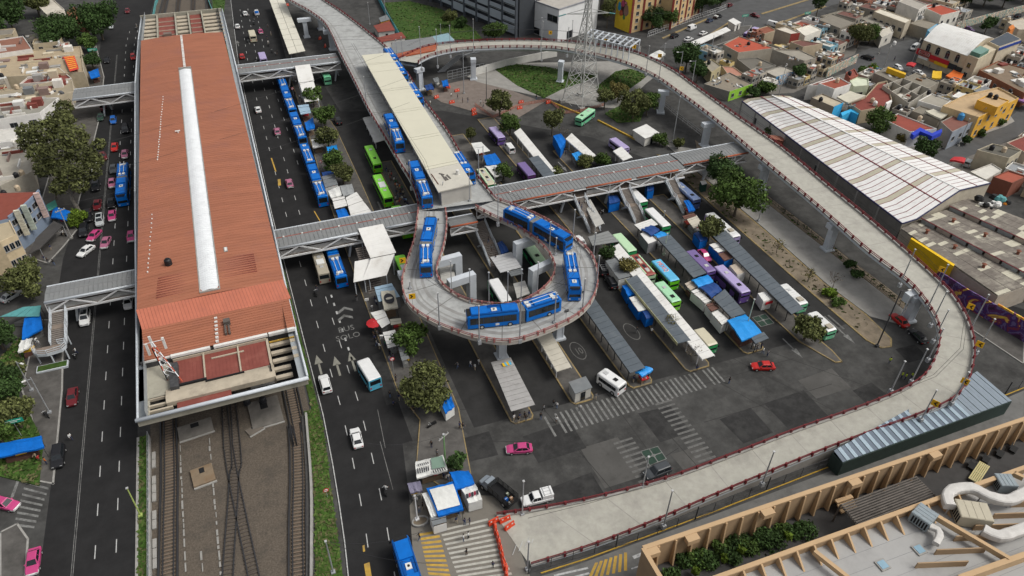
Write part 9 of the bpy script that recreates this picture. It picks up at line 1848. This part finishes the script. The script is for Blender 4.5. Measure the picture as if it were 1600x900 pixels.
cable('cable from the green plaza pole towards the market stalls',POLES[(696,726)],W(560,690,9));cable('cable fan from the bottom verge pole, upper',POLES[(521,895)],W(660,830,7));cable('cable fan from the bottom verge pole, lower',POLES[(521,895)],W(690,880,7));cable('power line from the pylon to the left',cen+V3((-6.5,1.5,28)),W(420,60,20),3);cable('power line from the pylon to the right',cen+V3((6.5,-1.5,28)),W(1500,-20,20),3)
cable('power line along the house street poles',POLES[(1524,208)],POLES[(1497,228)],.4);cable('power line between the market street poles',POLES[(1380,108)],POLES[(1425,98)],.5)
def barrier(label,x,y,rz_,col=ORANGEP):
 p=W(x,y,.3);t=thing('plastic_barrier',label,'barrier',(p.x,p.y,.02),rz_,'orange plastic barriers');b=MB();b.loft([[V3((xx,yy*w_,zz))for yy in(-1,1)]+[V3((xx2,yy*w_,zz))for xx2,yy in((-xx,1),(-xx,-1))]for xx,w_,zz in((-.9,.28,0),(-.9,.26,.25),(-.85,.12,.55),(-.85,.1,.95))]);b.build('body',col,t);b=MB();[b.box(k-.13,-.14,.55,k+.13,.14,.8)for k in(-.45,.45)];b.build('reflector',SHEETW,t)
BRL=[(771,815,.2),(774,826,1.3),(777,837,1.4),(780,848,1.35),(783,859,1.4),(785,870,1.5),(787,881,1.4),(791,892,1.2),(789,812,.1),(796,822,.3)]
for i,(x,y,r_)in En(BRL):barrier('orange plastic barrier at the ramp foot, '+['topmost of the row','second of the row','third of the row','fourth of the row','fifth of the row','sixth of the row','seventh of the row','last of the row at the bottom','beside the row under the kerb wall','fallen one beside the row'][i],x,y,r_)
for i,(x,y,r_)in En(((702,136,1.2),(714,142,.2),(706,160,.1),(740,172,.4),(814,160,.1),(812,169,.1),(857,160,.2),(448,8,.2),(500,60,1.0),(508,72,1.2),(741,178,.3),(682,152,.4))):barrier('orange barrier '+['on the brown pavement by the right blue parasol','on the brown pavement beside the tall grey pole','in the lane below the brown pavement','at the tip of the brown pavement','by the round lawn, upper','by the round lawn with white arrows','at the end of the yellow kerb','under the viaduct at the top','below the viaduct column, upper','below the viaduct column, lower','beside the brown pavement tree','at the foot of the junction column'][i],x,y,r_)
t=thing('yellow_kerb_blocks','row of yellow kerb blocks in the coach yard','kerb',tuple(W(900,180)))
blk=MB().box(-.9,-.25,0,.9,.25,.45).mesh('kerb_block',MATS['kerb_yellow_bright'])
for(x0,y0,x1,y1,n)in((860,160,906,179,8),(934,189,1003,224,13)):
 a_,c_=W(x0,y0),W(x1,y1);r_=atan2((c_-a_).y,(c_-a_).x)
 for k in range(n):q=a_.lerp(c_,(k+.5)/n)-V3(t.location);o=link('kerb_block',blk,t,q,r_);o.scale=((c_-a_).length/n/1.86,1,1)
t=thing('mesh_fence','faded orange mesh fence around the lattice pylon foot','fence',tuple(W(860,162)));b=MB();P=WL([(742,165),(770,185),(812,166),(858,158),(880,178),(905,176),(945,165)])
OM=mat('orange_mesh',(.40,.15,.10),.8,.3,3)
for p,q in zip(P,P[1:]):
 for h_ in(.15,.35,.55,.75,.95):b.beam(p+V3((0,0,h_)),q+V3((0,0,h_)),.04,.07)
 n=max(2,int((q-p).length/1.0));[b.beam(p.lerp(q,k/n),p.lerp(q,k/n)+V3((0,0,1.05)),.05)for k in range(n+1)]
bw(b,'mesh',OM,t)
p=W(657,816);t=thing('plaza_planter','pale rounded concrete planter kerb at the plaza edge','planter',(p.x,p.y,.02));b=MB();n=16
for i in range(n):a_,c_=2*pi*i/n,2*pi*(i+1)/n;b.beam((1.2*cos(a_),.8*sin(a_),.2),(1.2*cos(c_),.8*sin(c_),.2),.25,.4)
b.build('kerb',KERB,t);MB().prism([(1.1*cos(2*pi*i/n),.7*sin(2*pi*i/n))for i in range(n)],0,.2).build('soil',SOIL,t)
#PEOPLE
def body_mesh(pose):
 J,E,R_=[],[],[]
 def add(p,r,par=None):J.append(p);R_.append(r);i=len(J)-1;(E.append((par,i))if par is not None else None);return i
 st_={'stand':(.0,.0,.05),'walk':(.24,-.22,.25),'lean':(.05,-.05,.45)}[pose]
 pel=add((0,0,.94),.15);wst=add((0,.01,1.1),.135,pel);ch=add((0,.0,1.3),.165,wst);nk=add((0,.02,1.47),.065,ch);hd=add((0,.045,1.60),.092,nk);add((0,.04,1.70),.085,hd)
 for s,f in((-1,st_[0]),(1,st_[1])):
  hp=add((s*.09,0,.88),.10,pel);kn=add((s*.10,f*.5+.03,.49),.07,hp);an=add((s*.10,f-.02,.09),.048,kn);add((s*.105,f+.14,.045),.042,an)
  sh=add((s*.19,0,1.40),.062,ch);el=add((s*.25,-f*.45+st_[2]*.1,1.13),.048,sh);wr=add((s*.24,-f*.8+.1+st_[2]*.4,.90+st_[2]*.25),.036,el);add((s*.235,-f*.85+.16+st_[2]*.5,.81+st_[2]*.3),.038,wr)
 me=bpy.data.meshes.new('body');me.from_pydata(J,E,[]);o=bpy.data.objects.new('tmp',me);sc.collection.objects.link(o);sk=o.modifiers.new('s','SKIN');su=o.modifiers.new('u','SUBSURF');su.levels=1;su.render_levels=1
 for i,v in En(me.skin_vertices[0].data):v.radius=(R_[i],R_[i]*.82)
 me.skin_vertices[0].data[0].use_root=True
 dg=bpy.context.evaluated_depsgraph_get();m2=bpy.data.meshes.new_from_object(o.evaluated_get(dg));bpy.data.objects.remove(o);m2.name='body'
 m2.materials.clear();[m2.materials.append(SHEETW)for _ in range(4)]
 for f in m2.polygons:
  x,y,z=f.center;f.material_index=3 if z<.085 else(1 if z<.93 and abs(x)<.2 else(2 if z>1.46 or(abs(x)>.2 and z<1.0)else 0));f.use_smooth=True
 return m2
BODY={k:body_mesh(k)for k in('stand','walk','lean')}
def hair_mesh():
 b=MB();rings=[[V3((r_*cos(2*pi*i/10),.035-.012+r_*1.12*sin(2*pi*i/10),z_))for i in range(10)]for r_,z_ in((.085,1.58),(.104,1.64),(.106,1.70),(.085,1.765),(.04,1.795))];b.loft(rings);return b.mesh('hair',mat('hair_black',(.012,.01,.009),.7),True)
HAIR=hair_mesh();SKIN=mat('skin_brown',(.28,.15,.09),.6,.05)
CLO={n:mat('cloth_'+n.replace(' ','_'),c,.85,.1,6)for n,c in{'white':(.62,.62,.6),'black':(.015,.015,.017),'red':(.38,.03,.03),'grey':(.16,.16,.165),'blue':(.05,.12,.33),'navy':(.02,.03,.08),'pink':(.5,.18,.24),'beige':(.38,.31,.22),'green':(.04,.16,.08),'orange':(.5,.14,.03),'brown':(.10,.06,.04),'denim':(.07,.11,.2),'lime':(.5,.62,.05),'light blue':(.3,.45,.6)}.items()}
def person(label,x,y,z=.05,shirt='white',trs='black',rz_=None,pose=None,vest=False,group='people on the street'):
 p=W(x,y,z+.85);rnd=random.Random(int(x*7+y*13));t=thing('person',label,'person',(p.x,p.y,z),rnd.uniform(0,6.28)if rz_ is None else rz_,group)
 s=rnd.uniform(.93,1.04);o=link('body',BODY[pose or rnd.choice(('stand','walk','lean'))],t,scale=(s,s,s))
 for i,m_ in En((CLO[shirt],CLO[trs],SKIN,BLACK)):o.material_slots[i].link='OBJECT';o.material_slots[i].material=m_
 link('hair',HAIR,t,scale=(s,s,s));return t
SH=['white','black','red','grey','blue','navy','pink','beige','green','orange','brown','light blue'];TRS=['black','denim','grey','navy','beige','brown']
def crowd(pts,where,z=.05,seed=1):
 rnd=random.Random(seed);combos=[(a_,b_)for a_ in SH for b_ in TRS if a_!=b_];rnd.shuffle(combos);combos.sort(key=lambda c_:rnd.random()-(.45 if c_[0]in('black','white','grey','navy')else 0))
 for(x,y),(s,tr_)in zip(pts,combos):person('person in %s top, %s trousers, %s'%(s,tr_,where),x,y,z,s,tr_)
rnd=random.Random(40)
queue=[(604+k*1.55+rnd.uniform(-2.5,2.5),262+k*2.7+rnd.uniform(-3,3))for k in range(26)]+[(622+rnd.uniform(-5,9),300+rnd.uniform(-12,18))for _ in range(12)]
crowd(queue,'in the queue by the lime buses',.05,2)
crowd([(585,528),(589,520),(594,522),(588,535),(592,540),(597,530),(601,536),(583,522)],'gathered by the red umbrella',.13,3)
crowd([(608,560),(614,558),(618,590),(609,550),(621,548),(604,470),(588,472),(586,468),(557,465),(581,480),(599,462)],'beside the tin stalls of the avenue',.13,4)
crowd([(609,616),(615,630),(623,620),(634,624),(639,633),(646,640),(654,636)],'at the kerb below the pavement tree',.05,5)
crowd([(718,664),(723,666),(686,640),(702,648),(735,568),(748,565),(742,573),(715,570)],'in the lane left of the first platform',.05,6)
crowd([(850,637),(865,630),(870,633),(845,650),(869,655),(931,619),(906,636)],'near the grey kiosk and crosswalk',.05,7)
crowd([(1140,594),(1018,517),(995,515),(1089,575)],'walking alone in the forecourt lanes',.05,8)
crowd([(671,771),(660,790),(655,796),(651,780),(700,745),(693,743),(712,790),(717,802),(725,797),(655,838),(674,694),(683,708)],'among the plaza stalls',.05,9)
crowd([(713,812),(726,815),(734,814),(724,840),(732,836),(729,862),(770,882)],'on the striped plaza crossing',.05,10)
crowd([(705,148),(715,151),(723,157),(731,156),(751,160),(755,164),(672,160),(838,152),(672,165)],'on the brown pavement by the junction',.1,11)
crowd([(905,318),(909,321),(914,316),(1006,0)][:3],'on the left footbridge stair',3.0,12)
crowd([(752,345),(757,350),(763,375),(768,388),(775,402)],'on the stair inside the ring',2.4,13)
crowd([(76,486),(80,490),(57,532),(60,535)],'on the stair tower at left',3.2,14)
crowd([(40,546),(37,550),(68,548),(84,552),(109,682),(60,716),(55,712),(70,720)],'on the left pavement',.13,15)
crowd([(83,410),(78,386),(68,403),(74,408),(98,364)],'under the dark awning',.13,16)
crowd([(462,128),(466,132),(470,140),(462,148),(468,151),(472,160),(473,213),(493,224)],'waiting beside the blue bus queue',.13,17)
crowd([(1178,540),(1183,545),(1193,548),(1200,552),(1190,541)],'at the small slate canopy end',.15,18)
crowd([(884,238),(882,235),(739,228),(745,236),(752,250),(757,252),(867,262)],'among the coach yard stalls',.15,19)
crowd([(1002,590),(1008,592),(1013,588),(990,592)],'at the bright blue tarpaulin stall',.15,20)
crowd([(418,40),(417,58),(423,52),(419,66),(430,84),(433,82)],'at the bus stop at the top',.13,21)
crowd([(803,652),(812,650),(820,648),(827,646),(810,656),(822,653)],'at the first platform canopy end',.15,22)
crowd([(1426,104),(1442,104),(1452,104),(1398,92),(1412,60),(1406,58),(1420,100)],'among the market street stalls',.05,23)
crowd([(938,331),(867,330),(875,320)],'under the long footbridge',.05,24)
crowd([(494,449),(118,548),(602,762),(213,39),(397,31)],'riding a motorcycle on the avenues',.35,25)
for i,(x,y)in En(((1391,563),(1410,586),(1416,588),(1426,587))):person(['officer in lime yellow vest standing alone below the ramp bend','officer in lime yellow vest, left of three below the ramp','officer in lime yellow vest, middle of three below the ramp','officer in lime yellow vest, right of three below the ramp'][i],x,y,.02,'lime','navy',pose='stand',group='officers in yellow vests')
